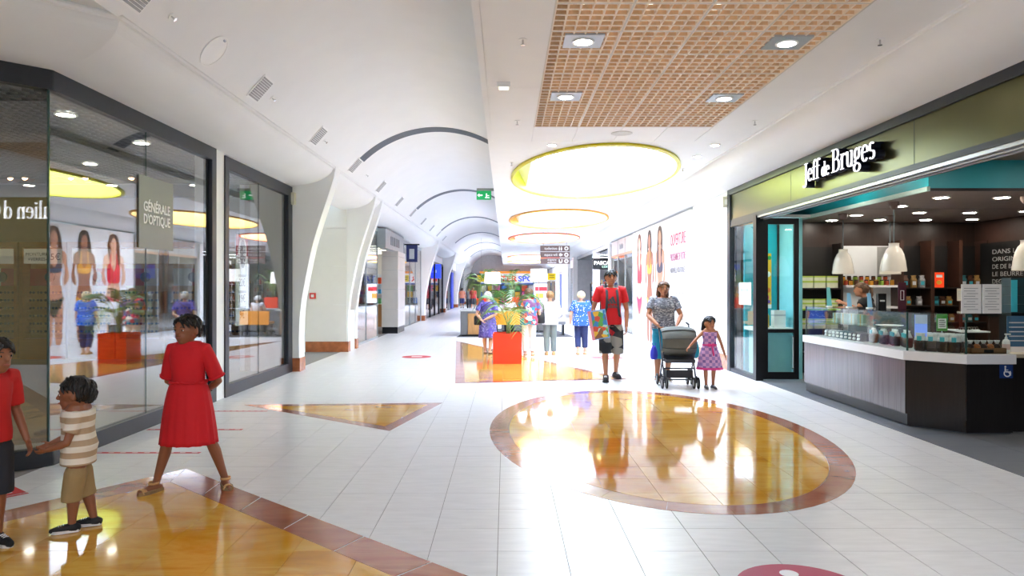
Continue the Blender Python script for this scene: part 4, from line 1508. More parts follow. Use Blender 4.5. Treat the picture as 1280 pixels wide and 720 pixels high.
# dark gift boxes with tags behind the long front
for k in range(9):
    y = 9.45 + .12 * k
    o = empty('praline_box', (4.7, y, .85))
    m_ = (mat('plum_box', '#4d3a4a', .4), mat('petrol_box', '#1d5560', .4), mat('clear_white_box', '#b9bcbc', .3))[0 if k < 3 else 1 if k < 6 else 2]
    MB().box(-.06, .06, -.045, .045, 0, .1).build('box', m_, o)
    MB().obox((-.066, -.03, .015), (0, .06, 0), (-.012, 0, .0), (.006, 0, .03)).build('card', M_PAPER, o)
    MB().obox((-.066, -.03, .06), (0, .06, 0), (-.012, 0, .0), (.006, 0, .03)).build('card', M_PAPER, o)
    tag(o, ('plum', 'petrol blue', 'pale')[0 if k < 3 else 1 if k < 6 else 2] + ' praline box with white cards, ' + ORD[k % 3] + ' of its colour behind the long glass', 'box', 'praline boxes')
for k in range(4):
    o = empty('gift_carton', (4.85, 9.7 + .25 * k, 1.058))
    MB().box(-.07, .07, -.07, .07, 0, .13).build('box', mat('mint_box', '#8fae9a' if k % 2 else '#8fae9a', .45), o)
    MB().box(-.072, .072, -.015, .015, -.0, .132).build('ribbon', mat('gold_ribbon', '#b99a4a', .3, .5), o)
    tag(o, ORD[k] + ' mint green carton with gold ribbon on the inner glass shelf', 'box', 'mint cartons')
# plate of pastries
t = thing('pastry_plate', 'white oval plate on the glass shelf of the counter', 'plate', (4.85, 9.1, 1.06))
MB().lathe([(.05, 0), (.1, .006), (.15, .02), (.148, .024), (.09, .01), (.01, .008)], n=24, sy=1.3).build('dish', M_WHITE, t, 'auto')
MB().lathe([(.06, -.0), (.06, .002)], n=16).build('foot', M_WHITE, t)
for x, y in ((5.10, 8.0), (5.23, 8.08)):
    o = empty('truffle_tray', (x, y, 1.075))
    MB().box(-.062, .062, -.05, .05, 0, .012).build('tray_body', M_WHITE, o)
    for q in range(8):
        MB().ell((-.045 + .03 * (q % 4), -.02 + .04 * (q // 4), .026), .014, .015, .015, 8, 6).build('truffle', M_CHOC, o, True)
    tag(o, ('left' if x < 5.2 else 'right') + ' white tray of dark truffles on the raised shelf', 'tray', 'truffle trays')
# glowing blue card added as the reflection in the glass corner
t = thing('blue_reflection_card', 'tall pale blue glowing card for the reflection in the case corner', 'display card', (4.60, 8.10, .85))
MB().obox((0, 0, 0), (.09, -.09, 0), (.004, .004, 0), (0, 0, .40)).build('card', mat('periwinkle', '#7f9df0', .4, emit='#7f9df0', estr=.35), t)
MB().obox((.004, -.008, .3), (.085, -.085, 0), (-.002, -.002, 0), (0, 0, .1)).build('pale_top', mat('ice_blue', '#d5e3ff', .4), t)
# hand sanitiser
t = thing('sanitiser_bottle', 'white pump bottle of hand gel at the counter end', 'bottle', (5.45, 7.84, .84))
MB().lathe([(.03, 0), (.036, .005), (.037, .12), (.028, .145), (.012, .155)], n=18).build('bottle_body', M_WHITE, t, 'auto')
MB().lathe([(.013, .155), (.013, .175), (.006, .178), (.006, .2)], n=12).build('collar', M_WHITE, t, 'auto')
MB().box(-.012, .045, -.01, .01, .2, .214).build('pump_head', M_WHITE, t)
MB().cyl((0, 0, .04), .0375, .06, 18).build('label', mat('pink_label', '#e5c6c0', .5), t)
# cards standing on the glass top
def tent(name, x, y, z, w, h, m_, label, dz=0, rz=0):
    t = thing(name, label, 'display card', (x, y, z), rz)
    MB().plate([(-w / 2, 0), (w / 2, 0), (w / 2 * .7, h), (-w / 2 * .7, h)], (0, 0, .01), (1, 0, 0), (0, .15, 1), (0, .006, 0)).build('card', m_, t)
    MB().box(-w / 2, w / 2, -.02, .05, 0, .012).build('foot', M_WHITE, t)
    return t
M_SKY = mat('sky_blue_card', '#86c3e8', .4)
tent('promo_card', 4.68, 10.4, 1.28, .07, .27, mat('teal_white_card', '#6fc7c9', .4), 'slim turquoise promotional card at the far end of the glass case')
tent('promo_card', 4.78, 10.0, 1.28, .065, .19, M_SKY, 'slim sky blue card standing in front of the shop assistant')
tent('promo_card', 4.86, 9.6, 1.28, .065, .19, M_SKY, 'slim sky blue card right of the shop assistant')
t = thing('phone_sign', 'tall maroon acrylic sign with a white outlined rectangle on the counter', 'sign', (4.9, 8.9, 1.28))
MB().box(-.05, .05, -.004, .004, 0, .34).build('panel', mat('maroon', '#4a2230', .3), t)
b = MB()
for x0, x1, z0, z1 in ((-.022, -.017, .12, .24), (.017, .022, .12, .24), (-.022, .022, .12, .125), (-.022, .022, .235, .24)):
    b.box(x0, x1, -.007, -.004, z0, z1)
b.build('outline', M_WHITETXT, t)
MB().box(-.055, .055, -.03, .03, -.0, .008).build('foot', M_GLASS_THIN, t)
t = thing('black_box_display', 'black upright product box on the counter beside the maroon sign', 'box', (4.72, 9.05, 1.28))
MB().box(-.05, .05, -.03, .03, 0, .2).build('box', M_BLACK, t)
MB().box(-.03, .03, -.032, -.03, .1, .12).build('print', M_GREYP, t)
for x, w, l in ((4.94, .105, 'left of the two white notice sheets on the counter glass'), (5.16, .1, 'right of the two white notice sheets on the counter glass')):
    t = thing('notice_sheet', l, 'notice', (x, 7.64, 1.28), 0, 'notice sheets')
    MB().box(-w, w, -.004, .004, .0, .31).build('sheet', M_PAPER, t)
    x0 = -w + .025
    for q in range(9):
        MB().box(x0 + (.03 if q % 3 == 0 else 0), x0 + .15 - .03 * (q % 2), -.006, -.004, .04 + .028 * q, .045 + .028 * q).build('text_line', mat('grey_print', '#8d9094', .6), t)
t = thing('dark_product_tower', 'dark teal stack of boxes at the right end of the counter', 'box stack', (5.80, 8.2, .84))
for q in range(4):
    MB().box(-.1, .14, -.08, .08, .43 + .1 * q, .525 + .1 * q).build('carton', mat('dark_teal_carton', '#1f3a40', .4), t)
MB().box(-.11, .2, -.1, .1, 0, .43).build('pedestal', M_BLACK, t)
MB().box(-.1, -.03, -.083, -.08, .44, .8).build('turquoise_card', M_TURQ, t)
t = thing('blue_info_board', 'slate blue information board behind the glass at the frame edge', 'board', (5.50, 7.98, .84))
sc2 = thing('side_counter', 'lower dark counter with beige top at the right picture edge', 'counter', (5.37, 7.75, 0))
MB().box(.005, .9, 0, .8, .0, .80).build('body', M_WENGE2, sc2)
MB().box(.0, .9, -.02, .82, .80, .84).build('top', mat('beige_top', '#cdbfa6', .35), sc2)
MB().box(.06, .4, .0, .01, .06, .4).build('panel', mat('slate_blue', '#41698a', .4), t)
for q in range(5):
    MB().box(.08, .32 - .05 * (q % 2), -.002, .0, .12 + .05 * q, .132 + .05 * q).build('text_line', M_GREYP, t)
MB().box(.06, .4, -.0, .05, 0, .06).build('foot', M_WHITE, t)

# ------------------------------------------------------------------ back wall shelving
M_SH = mat('dark_shelf', '#1b1310', .4, var=.2, stretch=(1, 8, 8))
M_LIME = mat('lime_shelf_edge', '#8fc22c', .4)
bs = thing('gift_shelf', 'dark wall shelf of green and white boxes behind the open door', 'shelf', (5.53, 13.2, 0))
MB().box(-.46, .46, -.02, 0, .0, 2.3).build('back_panel', mat('near_black', '#100d0c', .5), bs)
for x in (-.49, .45):
    MB().box(x, x + .04, -.36, 0, 0, 2.35).build('upright', M_SH, bs)
for z, m_ in ((1.55, M_SH), (1.18, M_LIME), (.82, M_SH), (.4, M_SH)):
    MB().box(-.45, .45, -.35, -.02, z - .03, z).build('shelf', m_, bs)
M_GBOX = mat('lime_white_box', '#e2e6c8', .45, var=.1)
M_GLID = mat('lime_lid', '#b9d25a', .45)
for z in (1.55, 1.18, .82):
    for k in range(4):
        o = empty('gift_box', (5.53 - .34 + .225 * k, 13.0, z))
        h = .21 if z > 1.5 else .17
        MB().box(-.1, .1, -.08, .08, 0, h).build('box', M_GBOX, o)
        MB().box(-.103, .103, -.083, .083, h * .45, h * .62).build('band', M_GLID, o)
        MB().box(-.102, .102, -.082, .082, h - .02, h + .005).build('lid', M_GLID, o)
        tag(o, ORD[k] + (' cream and lime gift box from the left, top shelf behind the door', ' cream and lime gift box from the left, lime-edged shelf', ' cream and lime gift box from the left, lower dark shelf')[0 if z > 1.5 else 1 if z > 1 else 2], 'gift box', 'cream and lime gift boxes')
# lit white alcove
al = thing('white_alcove', 'bright white wall alcove with two shelves behind the counter', 'alcove', (6.57, 13.2, 0))
MB().box(-.47, .47, -.04, 0, .6, 2.32).build('back_panel', mat('alcove_white', '#d9dcdd', .35, var=.02), al)
MB().box(.22, .47, -.045, -.04, 1.75, 2.3).build('grey_strip', M_GREYV, al)
for z in (1.60, 1.22, .85):
    MB().box(-.47, .47, -.3, -.04, z - .04, z).build('shelf', M_WHITE, al)
jars = []
JC = ['#a3402a', '#c58a2e', '#4c2a1a', '#7c9a3a']
for k in range(10):
    o = empty('jam_jar', (6.57 - .42 + .093 * k, 13.02, 1.60))
    MB().lathe([(.03, 0), (.034, .005), (.034, .07), (.03, .08)], n=12).build('jar', mat('jam%d' % (k % 4), JC[k % 4], .2), o, 'auto')
    MB().cyl((0, 0, .08), .033, .02, 12).build('lid', M_BLACK if k % 3 else mat('gold_lid', '#b08a3a', .3, .7), o)
    tag(o, ORD[k] + ' small jam jar from the left, front row of the white alcove', 'jar', 'jars in the white alcove')
for k in range(8):
    o = empty('jam_jar', (6.57 - .42 + .11 * k, 12.98 + .14, 1.60))
    MB().cyl((0, 0, 0), .036, .15, 12).build('jar', mat('jam%d' % ((k + 1) % 4)), o)
    MB().cyl((0, 0, .15), .034, .02, 12).build('lid', M_BLACK, o)
    tag(o, ORD[k] + ' taller jar from the left, back row of the white alcove', 'jar', 'jars in the white alcove')
# dark gift shelving
ds = thing('dark_gift_shelving', 'black shelving with gift bags right of the white alcove', 'shelf', (7.75, 13.2, 0))
MB().box(-.7, .85, -.02, 0, .0, 2.32).build('back_panel', mat('near_black'), ds)
for x in (-.71, -.16, .34, .84):
    MB().box(x, x + .06, -.36, 0, 0, 2.4).build('upright', mat('walnut_post', '#3d251a', .4, var=.2), ds)
for z in (1.56, 1.24, .94, .6):
    MB().box(-.65, .85, -.35, -.02, z - .025, z).build('shelf', M_SH, ds)
GB = [mat('bag_gold', '#8a6a3a', .3, var=.4, scale=40), mat('bag_silver', '#8f8f90', .3, var=.5, scale=40), mat('bag_teal', '#2a5a60', .3, var=.5, scale=40), mat('bag_choc', '#4a2c1c', .3, var=.5, scale=40)]
for z, xs, nm in ((1.56, (-.55, -.4, -.25, .5, .62, .74), 'top'), (1.24, (-.5, -.3, 0, .12, .24, .5, .66), 'middle'), (.94, (-.05, .06, .17, .28, .48, .6, .72), 'lower')):
    for k, x in enumerate(xs):
        o = empty('gift_bag', (7.75 + x, 12.98, z))
        h = .22 if z > 1.5 else .16
        rs = [[(w * a, d_ * c, zz) for a, c in ((-1, -1), (1, -1), (1, 1), (-1, 1))] for zz, w, d_ in ((0, .045, .03), (h * .6, .05, .032), (h * .85, .035, .012), (h, .05, .006))]
        MB().rings(rs).build('pouch', GB[(k + int(z * 10)) % 4], o)
        MB().box(-.03, .03, -.036, -.03, h * .2, h * .5).build('label', M_GREYP if k % 2 else M_TURQ, o)
        tag(o, ORD[k] + ' gift bag from the left on the %s shelf of the black shelving' % nm, 'gift bag', 'gift bags on the black shelving')
t = thing('orange_poster', 'orange red upright poster on the top black shelf', 'poster', (7.78, 12.93, 1.56))
MB().box(-.09, .09, -.005, .005, 0.0, .27).build('panel', mat('poster_orange', '#e8431c', .4, emit='#e8431c', estr=.35), t)
MB().box(-.05, .06, -.008, -.005, .18, .23).build('print', M_WHITETXT, t)
MB().ell((0, -.008, .09), .05, .004, .04, 12, 6).build('image', mat('bun_yellow', '#f0b040', .5), t)
t = thing('menu_sheet', 'small cream sheet hanging at the black shelving', 'sheet', (8.12, 12.834, 1.42))
MB().box(-.075, .075, -.003, .003, -.1, .12).build('paper', mat('cream_sheet', '#e3dccb', .6), t)
for q in range(4):
    MB().box(-.05, .05, -.005, -.003, -.06 + .04 * q, -.05 + .04 * q).build('text_line', M_GREYP, t)
# blackboard on the side wall
t = thing('blackboard', 'black menu board with chalk capitals on the brown side wall', 'blackboard', (8.59, 11.95, 1.8))
MB().box(-.02, 0, -.95, 1.05, -.75, .55).build('board', mat('board_black', '#0c0c0d', .5), t)
for q, tx in enumerate(('DANS LES', 'ORIGINES', 'DE DE BONS', 'LE BEURRE', 'DEGUSTANT')):
    text_obj('lettering', tx, mat('chalk', '#8a8a88', .7), (-.021, .35, .38 - .13 * q), (0, -1, 0), (0, 0, 1), .11, t, .002, width=.75)
t = thing('red_price_strip', 'small red sign above the rightmost pendant lamp', 'sign', (8.56, 11.25, 2.32))
MB().box(-.02, .0, -.2, .2, -.05, .06).build('panel', M_REDP, t)
MB().box(-.024, -.02, -.12, .12, -.01, .02).build('print', M_WHITETXT, t)

# window display behind the glazed corner
t = thing('window_shelf', 'white shelf unit behind the glazed corner of the chocolate shop', 'shelf', (4.62, 12.78, 0))
MB().box(-.28, .5, -.35, .33, .80, .86).build('top', M_WHITE, t)
MB().box(-.2, .44, -.25, .3, 0, .8).build('base', mat('pale_teal_base', '#8fc3c6', .4), t)
t = thing('white_carton', 'white carton standing on the window shelf', 'carton', (4.78, 12.62, .86))
MB().box(-.1, .1, -.08, .08, 0, .3).build('box', M_WHITE, t)
MB().box(-.101, .101, -.081, .081, .2, .23).build('band', M_GREYP, t)
t = thing('yellow_bottle', 'yellow bottle beside the white carton on the window shelf', 'bottle', (4.56, 12.58, .86))
MB().lathe([(.04, 0), (.045, .01), (.045, .2), (.02, .26), (.02, .3)], n=14).build('bottle_body', mat('mustard', '#d8b22e', .3), t, 'auto')
MB().cyl((0, 0, .3), .024, .03, 12).build('cap', M_WHITE, t)
t = thing('summer_poster', 'tall yellow poster with bright fruit shapes behind the open door', 'poster', (4.76, 13.132, 1.18))
MB().box(-.085, .085, -.006, .006, 0, 1.0).build('panel', mat('sun_yellow', '#f0b92a', .5), t)
for x, z, r_, c_ in ((-.03, .82, .05, '#1f9ab0'), (.05, .92, .035, '#3aa04a'), (-.02, .6, .05, '#f5f2ea'), (.03, .62, .045, '#f5f2ea'), (-.04, .4, .045, '#d83a2a'), (.03, .33, .04, '#e8742a'), (.0, .2, .045, '#e04a70'), (.04, .12, .03, '#7a4aa0')):
    MB().ell((x, -.007, z), r_, .003, r_ * 1.15, 14, 6).build('print', mat('pr' + c_, c_, .5), t)
MB().box(-.085, .085, -.008, -.006, 0, .07).build('caption', M_PAPER, t)
t = thing('hanging_price_card', 'white notice on the glazed corner window', 'notice', (4.25, 12.8, 1.45))
MB().box(-.004, .0, -.35, .3, -.2, .2).build('sheet', M_PAPER, t)
MB().box(-.006, -.004, -.2, .2, .05, .08).build('print', M_GREYP, t)

# ------------------------------------------------------------------ right wall further down
p = struct(empty('wall_pier_right'))
for z0, z1 in ((.28, 1.0), (1.005, 1.98), (1.985, 2.72), (2.725, 3.4)):
    MB().box(RX, RX + .1, 13.58, 14.5, z0, z1).build('wall_panel', M_PLASTER, p)
    MB().box(RX, RX + .1, 14.505, 16.15, z0, z1).build('wall_panel', M_PLASTER, p)
MB().box(RX + .02, RX + .4, 13.56, 16.2, 0, 3.5).build('core', M_NICHE, p)
MB().box(RX - .02, RX + .02, 13.58, 16.15, 0, .28).build('skirting', M_SKIRT, p)
t = thing('wall_sensor', 'small cream sensor box above the glazed corner', 'sensor', (4.14, 13.6, 3.17))
MB().box(-.05, .06, -.05, .05, -.1, .1).build('box', mat('cream_plastic'), t)
MB().box(-.02, .03, -.058, -.05, -.05, .05).build('cover', M_WHITE, t)

# hoarding poster
hp = thing('hoarding_poster', 'white shop hoarding with three swimwear figures and magenta opening text', 'poster', (RX, 16.2, 0))
# local frame: s = along the hall (away from camera), z up, face towards -X
MB().box(-.05, .05, 0, 7.3, 0, 3.32).build('panel', mat('hoarding_white', '#f3f1f2', .45, var=.01), hp)
HP_X = -.052
def flat(name, pts, m_, lift=0.0, parent=hp):
    b = MB()
    b.plate(pts, (HP_X - lift, 0, 0), (0, 1, 0), (0, 0, 1), (-.003, 0, 0))
    return b.build(name, m_, parent)
def sm(pts, n=4):
    """closed Catmull-Rom through the outline points"""
    out = []
    k = len(pts)
    for i in range(k):
        p0, p1, p2, p3 = (Vector(pts[(i + j - 1) % k]) for j in range(4))
        for q in range(n):
            t_ = q / n
            out.append(tuple(.5 * ((2 * p1) + (p2 - p0) * t_ + (2 * p0 - 5 * p1 + 4 * p2 - p3) * t_ ** 2 + (3 * p1 - p0 - 3 * p2 + p3) * t_ ** 3)))
    return out
SK = [mat('print_skin_light', '#e0a98c', .5, var=.05), mat('print_skin_dark', '#9a6248', .5, var=.05), mat('print_skin_warm', '#cf9070', .5, var=.05)]
HR = [mat('print_hair_red', '#5a3226', .6), mat('print_hair_black', '#2b211f', .6), mat('print_hair_brown', '#4a2d22', .6)]
TP_ = [mat('print_coral', '#e0303c', .5), mat('print_yellow', '#eaa53a', .5), mat('print_navy', '#3a3a52', .5)]
BT_ = [mat('print_pink', '#d8365a', .5), mat('print_yellow'), mat('print_olive', '#4a4a34', .5)]
for k, (s0, w) in enumerate(((6.1, 1.4), (4.55, 1.3), (3.15, 1.35))):
    def P(l, s0=s0, w=w):
        return [(s0 + a * w, z) for a, z in l]
    torso = [(-.16, 2.62), (-.38, 2.5), (-.42, 2.2), (-.48, 1.85), (-.34, 1.62), (-.3, 1.75), (-.36, 2.0), (-.3, 2.25), (-.25, 1.95), (-.2, 1.75), (-.28, 1.4), (-.3, 1.1), (-.28, .55), (-.24, .05), (-.06, .05), (-.03, .7), (.03, .7), (.06, .05), (.24, .05), (.28, .55), (.3, 1.1), (.28, 1.4), (.2, 1.75), (.25, 1.95), (.3, 2.25), (.36, 2.0), (.32, 1.75), (.36, 1.62), (.5, 1.85), (.44, 2.2), (.4, 2.5), (.16, 2.62), (.09, 2.7), (.1, 2.8), (-.1, 2.8), (-.09, 2.7)]
    flat('figure', sm(P(torso), 3), SK[k], 0)
    flat('hair', sm(P([(-.2, 2.5), (-.24, 2.85), (-.16, 3.14), (0, 3.22), (.16, 3.14), (.24, 2.85), (.26, 2.3 if k != 1 else 2.6), (.14, 2.25 if k != 1 else 2.6), (.12, 2.7), (-.12, 2.7), (-.14, 2.4)])), HR[k], .003)
    flat('face', sm(P([(-.12, 2.95), (-.11, 2.8), (0, 2.66), (.11, 2.8), (.12, 2.95), (0, 3.1)])), SK[k], .006)
    flat('swim_top', sm(P([(-.25, 2.02), (-.24, 2.2), (-.12, 2.24), (0, 2.1), (.12, 2.24), (.24, 2.2), (.25, 2.02), (0, 1.95)] if k != 0 else [(-.24, 1.75), (-.25, 2.2), (-.12, 2.28), (0, 2.05), (.12, 2.28), (.25, 2.2), (.24, 1.75), (0, 1.7)])), TP_[k], .006)
    for sgn in (-1, 1):
        flat('strap', P([(sgn * .11, 2.2), (sgn * .17, 2.2), (sgn * .14, 2.6), (sgn * .10, 2.6)]), TP_[k], .0065)
    flat('swim_bottom', sm(P([(-.295, 1.3), (-.28, 1.16), (-.1, .86), (0, .74), (.1, .86), (.28, 1.16), (.295, 1.3), (0, 1.2)])), BT_[k], .006)
for tx, z, h_, m_, wd_ in (('OUVERTURE', 2.72, .40, mat('print_magenta', '#c2205a', .5), 1.5), ('PROCHAINE DE VOTRE', 2.3, .26, mat('print_plum', '#a84a72', .5), 1.5), ('NOUVELLE BOUTIQUE !', 1.98, .19, mat('print_grey', '#6a6570', .5), 1.5)):
    text_obj('lettering', tx, m_, (HP_X, 1.15, z), (0, -1, 0), (0, 0, 1), h_, hp, .004, width=wd_)
for r_, z in enumerate((1.42, 1.22, .98, .8)):
    for q in range(4 - (r_ % 2) * 2):
        MB().box(HP_X - .003, HP_X, .6 + .3 * q, .72 + .3 * q, z, z + .02).build('print_mark', mat('print_grey'), hp)

# grey glazed shop after the hoarding
w8 = struct(empty('window_8'))
ys = [23.62, 25.2, 26.8, 28.4]
for y in ys:
    MB().box(RX - .03, RX + .05, y - .03, y + .03, 0, 3.3).build('mullion', M_GREYV, w8)
for a, c in zip(ys, ys[1:]):
    pane((RX, a + .03), (RX, c - .03), .05, 2.75).build('pane', M_GLASS, w8)
MB().box(RX - .03, RX + .05, 23.6, 28.43, 2.72, 2.80).build('transom', mat('orange_grey', '#b58a6a', .4), w8)
t = thing('grey_fascia_sign', 'pale grey fascia with small faint lettering above the glazed shop past the hoarding', 'sign', (RX, 26.0, 3.05))
MB().box(-.02, .04, -2.4, 2.43, -.25, .28).build('panel', mat('pale_fascia', '#b9c0c2', .4), t)
for q in range(6):
    MB().box(-.03, -.02, -.4 + .14 * q, -.31 + .14 * q, -.08, .06 + .04 * (q % 2)).build('letter', mat('grey_letters', '#8f969a', .5), t)
rsh = struct(empty('wall_shops_right'))
b = MB()
b.box(9.0, 9.1, 16.3, 78, 0, 3.6)
b.box(4.3, 9.0, 16.2, 16.3, 0, 3.6)
b.box(4.2, 9.0, 23.45, 23.55, 0, 3.6)
b.box(4.25, 9.0, 28.5, 28.6, 0, 3.6)
b.box(4.25, 9.0, 42.4, 42.6, 0, 3.6)
b.box(4.2, 4.4, 28.5, 77, 3.2, 3.6)
b.build('shop_shell', mat('pale_grey_shell', '#c6c8ca', .6), rsh)
MB().box(4.25, 9.0, 16.3, 78, 3.2, 3.26).build('shop_ceiling', mat('grey_shop_ceiling', '#a7abae', .6), rsh)
for k, (x, y) in enumerate(((5.6, 25.2), (5.6, 27.2), (5.8, 31.5), (5.8, 34.5), (5.8, 37.5), (5.8, 45), (5.8, 49))):  # added strips brighten the right-hand shop interiors
    t = thing('strip_light', ORD[k] + ' added strip light inside the right-hand shops, counted from the hoarding', 'ceiling light', (x, y, 3.19), 0, 'added strip lights on the right')
    MB().box(-1.3, 1.3, -.05, .05, -.05, 0).build('housing', M_WHITE, t)
    MB().box(-1.26, 1.26, -.035, .035, -.056, -.05).build('tube', MATS.get('cool_strip') or emis('cool_strip', (.9, .97, 1), 16), t)
# clothes rails behind the glass
gcol = ['#8fa6b5', '#c9c9c9', '#5f7f95', '#d98a7a', '#3f4a58', '#e0dcd2']
for k in range(3):
    t = thing('clothes_rail', ['nearest', 'middle', 'farthest'][k] + ' clothes rail behind the grey glazed shop window', 'clothes rail', (5.2, 24.4 + 1.5 * k, 0))
    MB().tube([(-.5, 0, 0), (-.5, 0, 1.5), (.5, 0, 1.5), (.5, 0, 0)], .018, 8).build('rail', M_CHROME, t)
    for q in range(8):
        x = -.42 + .12 * q
        MB().plate([(-.2, .0), (-.16, -.1), (-.17, -.75), (.17, -.75), (.16, -.1), (.2, 0), (.04, .08), (-.04, .08)], (x - .02, 0, 1.36), (0, 1, 0), (0, 0, 1), (.05, 0, 0)).build('garment', mat('gar%d' % ((q + k) % 6), gcol[(q + k) % 6], .8), t)

# hair salon
t = thing('salon_sign', 'black rounded blade sign with white lettering over the salon entrance', 'sign', (4.22, 31.0, 2.56))
b = MB()
pr = []
for sx, sy, a0 in ((1, 1, 0), (-1, 1, 90), (-1, -1, 180), (1, -1, 270)):
    pr += [(sx * (.48 - .06) + .06 * math.cos(R(a0 + 15 * i)), sy * (.21 - .06) + .06 * math.sin(R(a0 + 15 * i))) for i in range(7)]
b.plate(pr, (0, -.06, 0), (1, 0, 0), (0, 0, 1), (0, .12, 0))
b.build('panel', mat('sign_black', '#23282a', .35), t, 'auto')
text_obj('lettering', 'PASCAL', mat('sign_white', '#ffffff', .4, emit='#ffffff', estr=.8), (-.03, -.061, .06), (1, 0, 0), (0, 0, 1), .22, t, .01, width=.78, bold=.006)
text_obj('lettering', 'COSTE', mat('sign_mint', '#bff0d8', .4, emit='#bff0d8', estr=.6), (.1, -.061, -.1), (1, 0, 0), (0, 0, 1), .12, t, .01)
MB().box(-.5, .5, -.02, .02, .21, .26).build('bracket', M_BLACK, t)
sw = struct(empty('wall_salon'))
MB().box(8.0, 8.1, 28.6, 42.4, 0, 3.2).build('grey_panel', mat('salon_grey', '#7b8186', .6), sw)
MB().box(4.1, 4.4, 33.6, 33.95, 0, 3.3).build('column', M_WHITE, sw)
MB().box(4.1, 4.4, 28.5, 28.8, 0, 3.3).build('column', M_WHITE, sw)
for q in range(4):
    t = thing('salon_mirror', ['nearest', 'second', 'third', 'farthest'][q] + ' styling mirror with blue glow on the grey salon wall', 'mirror', (7.98, 33 + 2.2 * q, 1.6))
    MB().box(-.05, 0, -.5, .5, -.7, .7).build('frame', M_BLACK, t)
    MB().box(-.055, -.05, -.44, .44, -.6, .6).build('screen', mat('screen_blue', '#3a7aa8', .2, emit='#4aa0d8', estr=.5), t)
for q in range(4):
    t = thing('salon_trolley', ['nearest', 'second', 'third', 'farthest'][q] + ' shelf of hair products inside the salon entrance', 'shelf', (5.2, 34 + 2.0 * q, 0))
    for x in (-.5, .46):
        MB().box(x, x + .04, -.2, .2, 0, 1.8).build('side', M_BLACK, t)
    for s_ in range(5):
        MB().box(-.46, .46, -.2, .2, .2 + .38 * s_, .22 + .38 * s_).build('shelf', M_WHITE, t)
        for p_ in range(7):
            h = random.uniform(.12, .26)
            MB().cyl((-.4 + .13 * p_, -.08, .22 + .38 * s_), .04, h, 8).build('bottle', mat('salp%d' % ((p_ * 3 + s_) % 5), ['#d8d8d8', '#2a2a2a', '#b84a3a', '#4a7a9a', '#caa86a'][(p_ * 3 + s_) % 5], .4), t)
# white columns and banners further along
for y, l in ((42.5, 'nearest'), (46.5, 'second'), (50.5, 'third'), (57, 'farthest')):
    MB().box(4.0, 4.35, y, y + .5, 0, 3.4).build('column', M_WHITE, rsh)
t = thing('blue_shop_banner', 'tall bright blue banner panel on the far right shop front', 'banner', (4.16, 53.2, 0))
MB().box(-.03, .03, -1.6, 1.6, .1, 2.6).build('panel', mat('vivid_blue', '#2a4fd0', .5), t)
MB().box(-.04, .04, -1.65, 1.65, 2.6, 2.7).build('top_rail', M_WHITE, t)
w9 = struct(empty('window_9'))
for y in (43.1, 47.1, 58, 62, 66):
    pane((RX, y), (RX, y + 3.3), .05, 2.8).build('pane', M_GLASS, w9)
MB().box(RX - .02, RX + .06, 43, 70, 2.8, 3.3).build('fascia', M_PLASTER, w9)
for y, c_ in ((44, '#d83a5a'), (45.6, '#3a8ad0'), (48, '#e08a3a'), (49.4, '#6a4ab0')):
    t = thing('shop_poster', {'#d83a5a': 'rose', '#3a8ad0': 'light blue', '#e08a3a': 'orange', '#6a4ab0': 'violet'}[c_] + ' poster standing behind the far right shop glass', 'poster', (4.6, y, 0))
    MB().box(-.04, .04, -.5, .5, .6, 2.1).build('panel', mat('sp' + c_, c_, .5), t)
    MB().box(-.1, .1, -.1, .1, 0, .6).build('stand', M_GREYV, t)
# ------------------------------------------------------------------ planters and palms
M_ORANGE = mat('orange_red_lacquer', '#ee3f10', .32, var=.02, coat=.2)
M_SOIL = mat('dark_soil', '#2c211a', .9, var=.3, scale=30, bump=.6)
M_LEAF = mat('palm_green', '#3f6b2c', .45, var=.25, scale=4)
M_LEAF2 = mat('palm_green_light', '#6d8f3a', .45, var=.25, scale=4)
M_STEM = mat('palm_stem', '#77803f', .5, var=.2)


def planter(x, y, z, s, h, label, group=None):
    t = thing('cube_planter', label, 'planter', (x, y, z), 0, group)
    w = s / 2
    b = MB()
    k = .022
    b.box(-w, w, -w, -w + k, 0, h)
    b.box(-w, w, w - k, w, 0, h)
    b.box(-w, -w + k, -w + k, w - k, 0, h)
    b.box(w - k, w, -w + k, w - k, 0, h)
    b.box(-w + k, w - k, -w + k, w - k, 0, .02)
    b.build('box', M_ORANGE, t)
    b = MB()
    n = 8
    for i in range(n):
        for j in range(n):
            pass
    v = [(-w + k + (s - 2 * k) * i / n, -w + k + (s - 2 * k) * j / n, h - .07 + random.uniform(-.012, .012)) for j in range(n + 1) for i in range(n + 1)]
    b.add(v, [(j * (n + 1) + i, j * (n + 1) + i + 1, (j + 1) * (n + 1) + i + 1, (j + 1) * (n + 1) + i) for j in range(n) for i in range(n)])
    b.build('soil', M_SOIL, t, True)
    return t


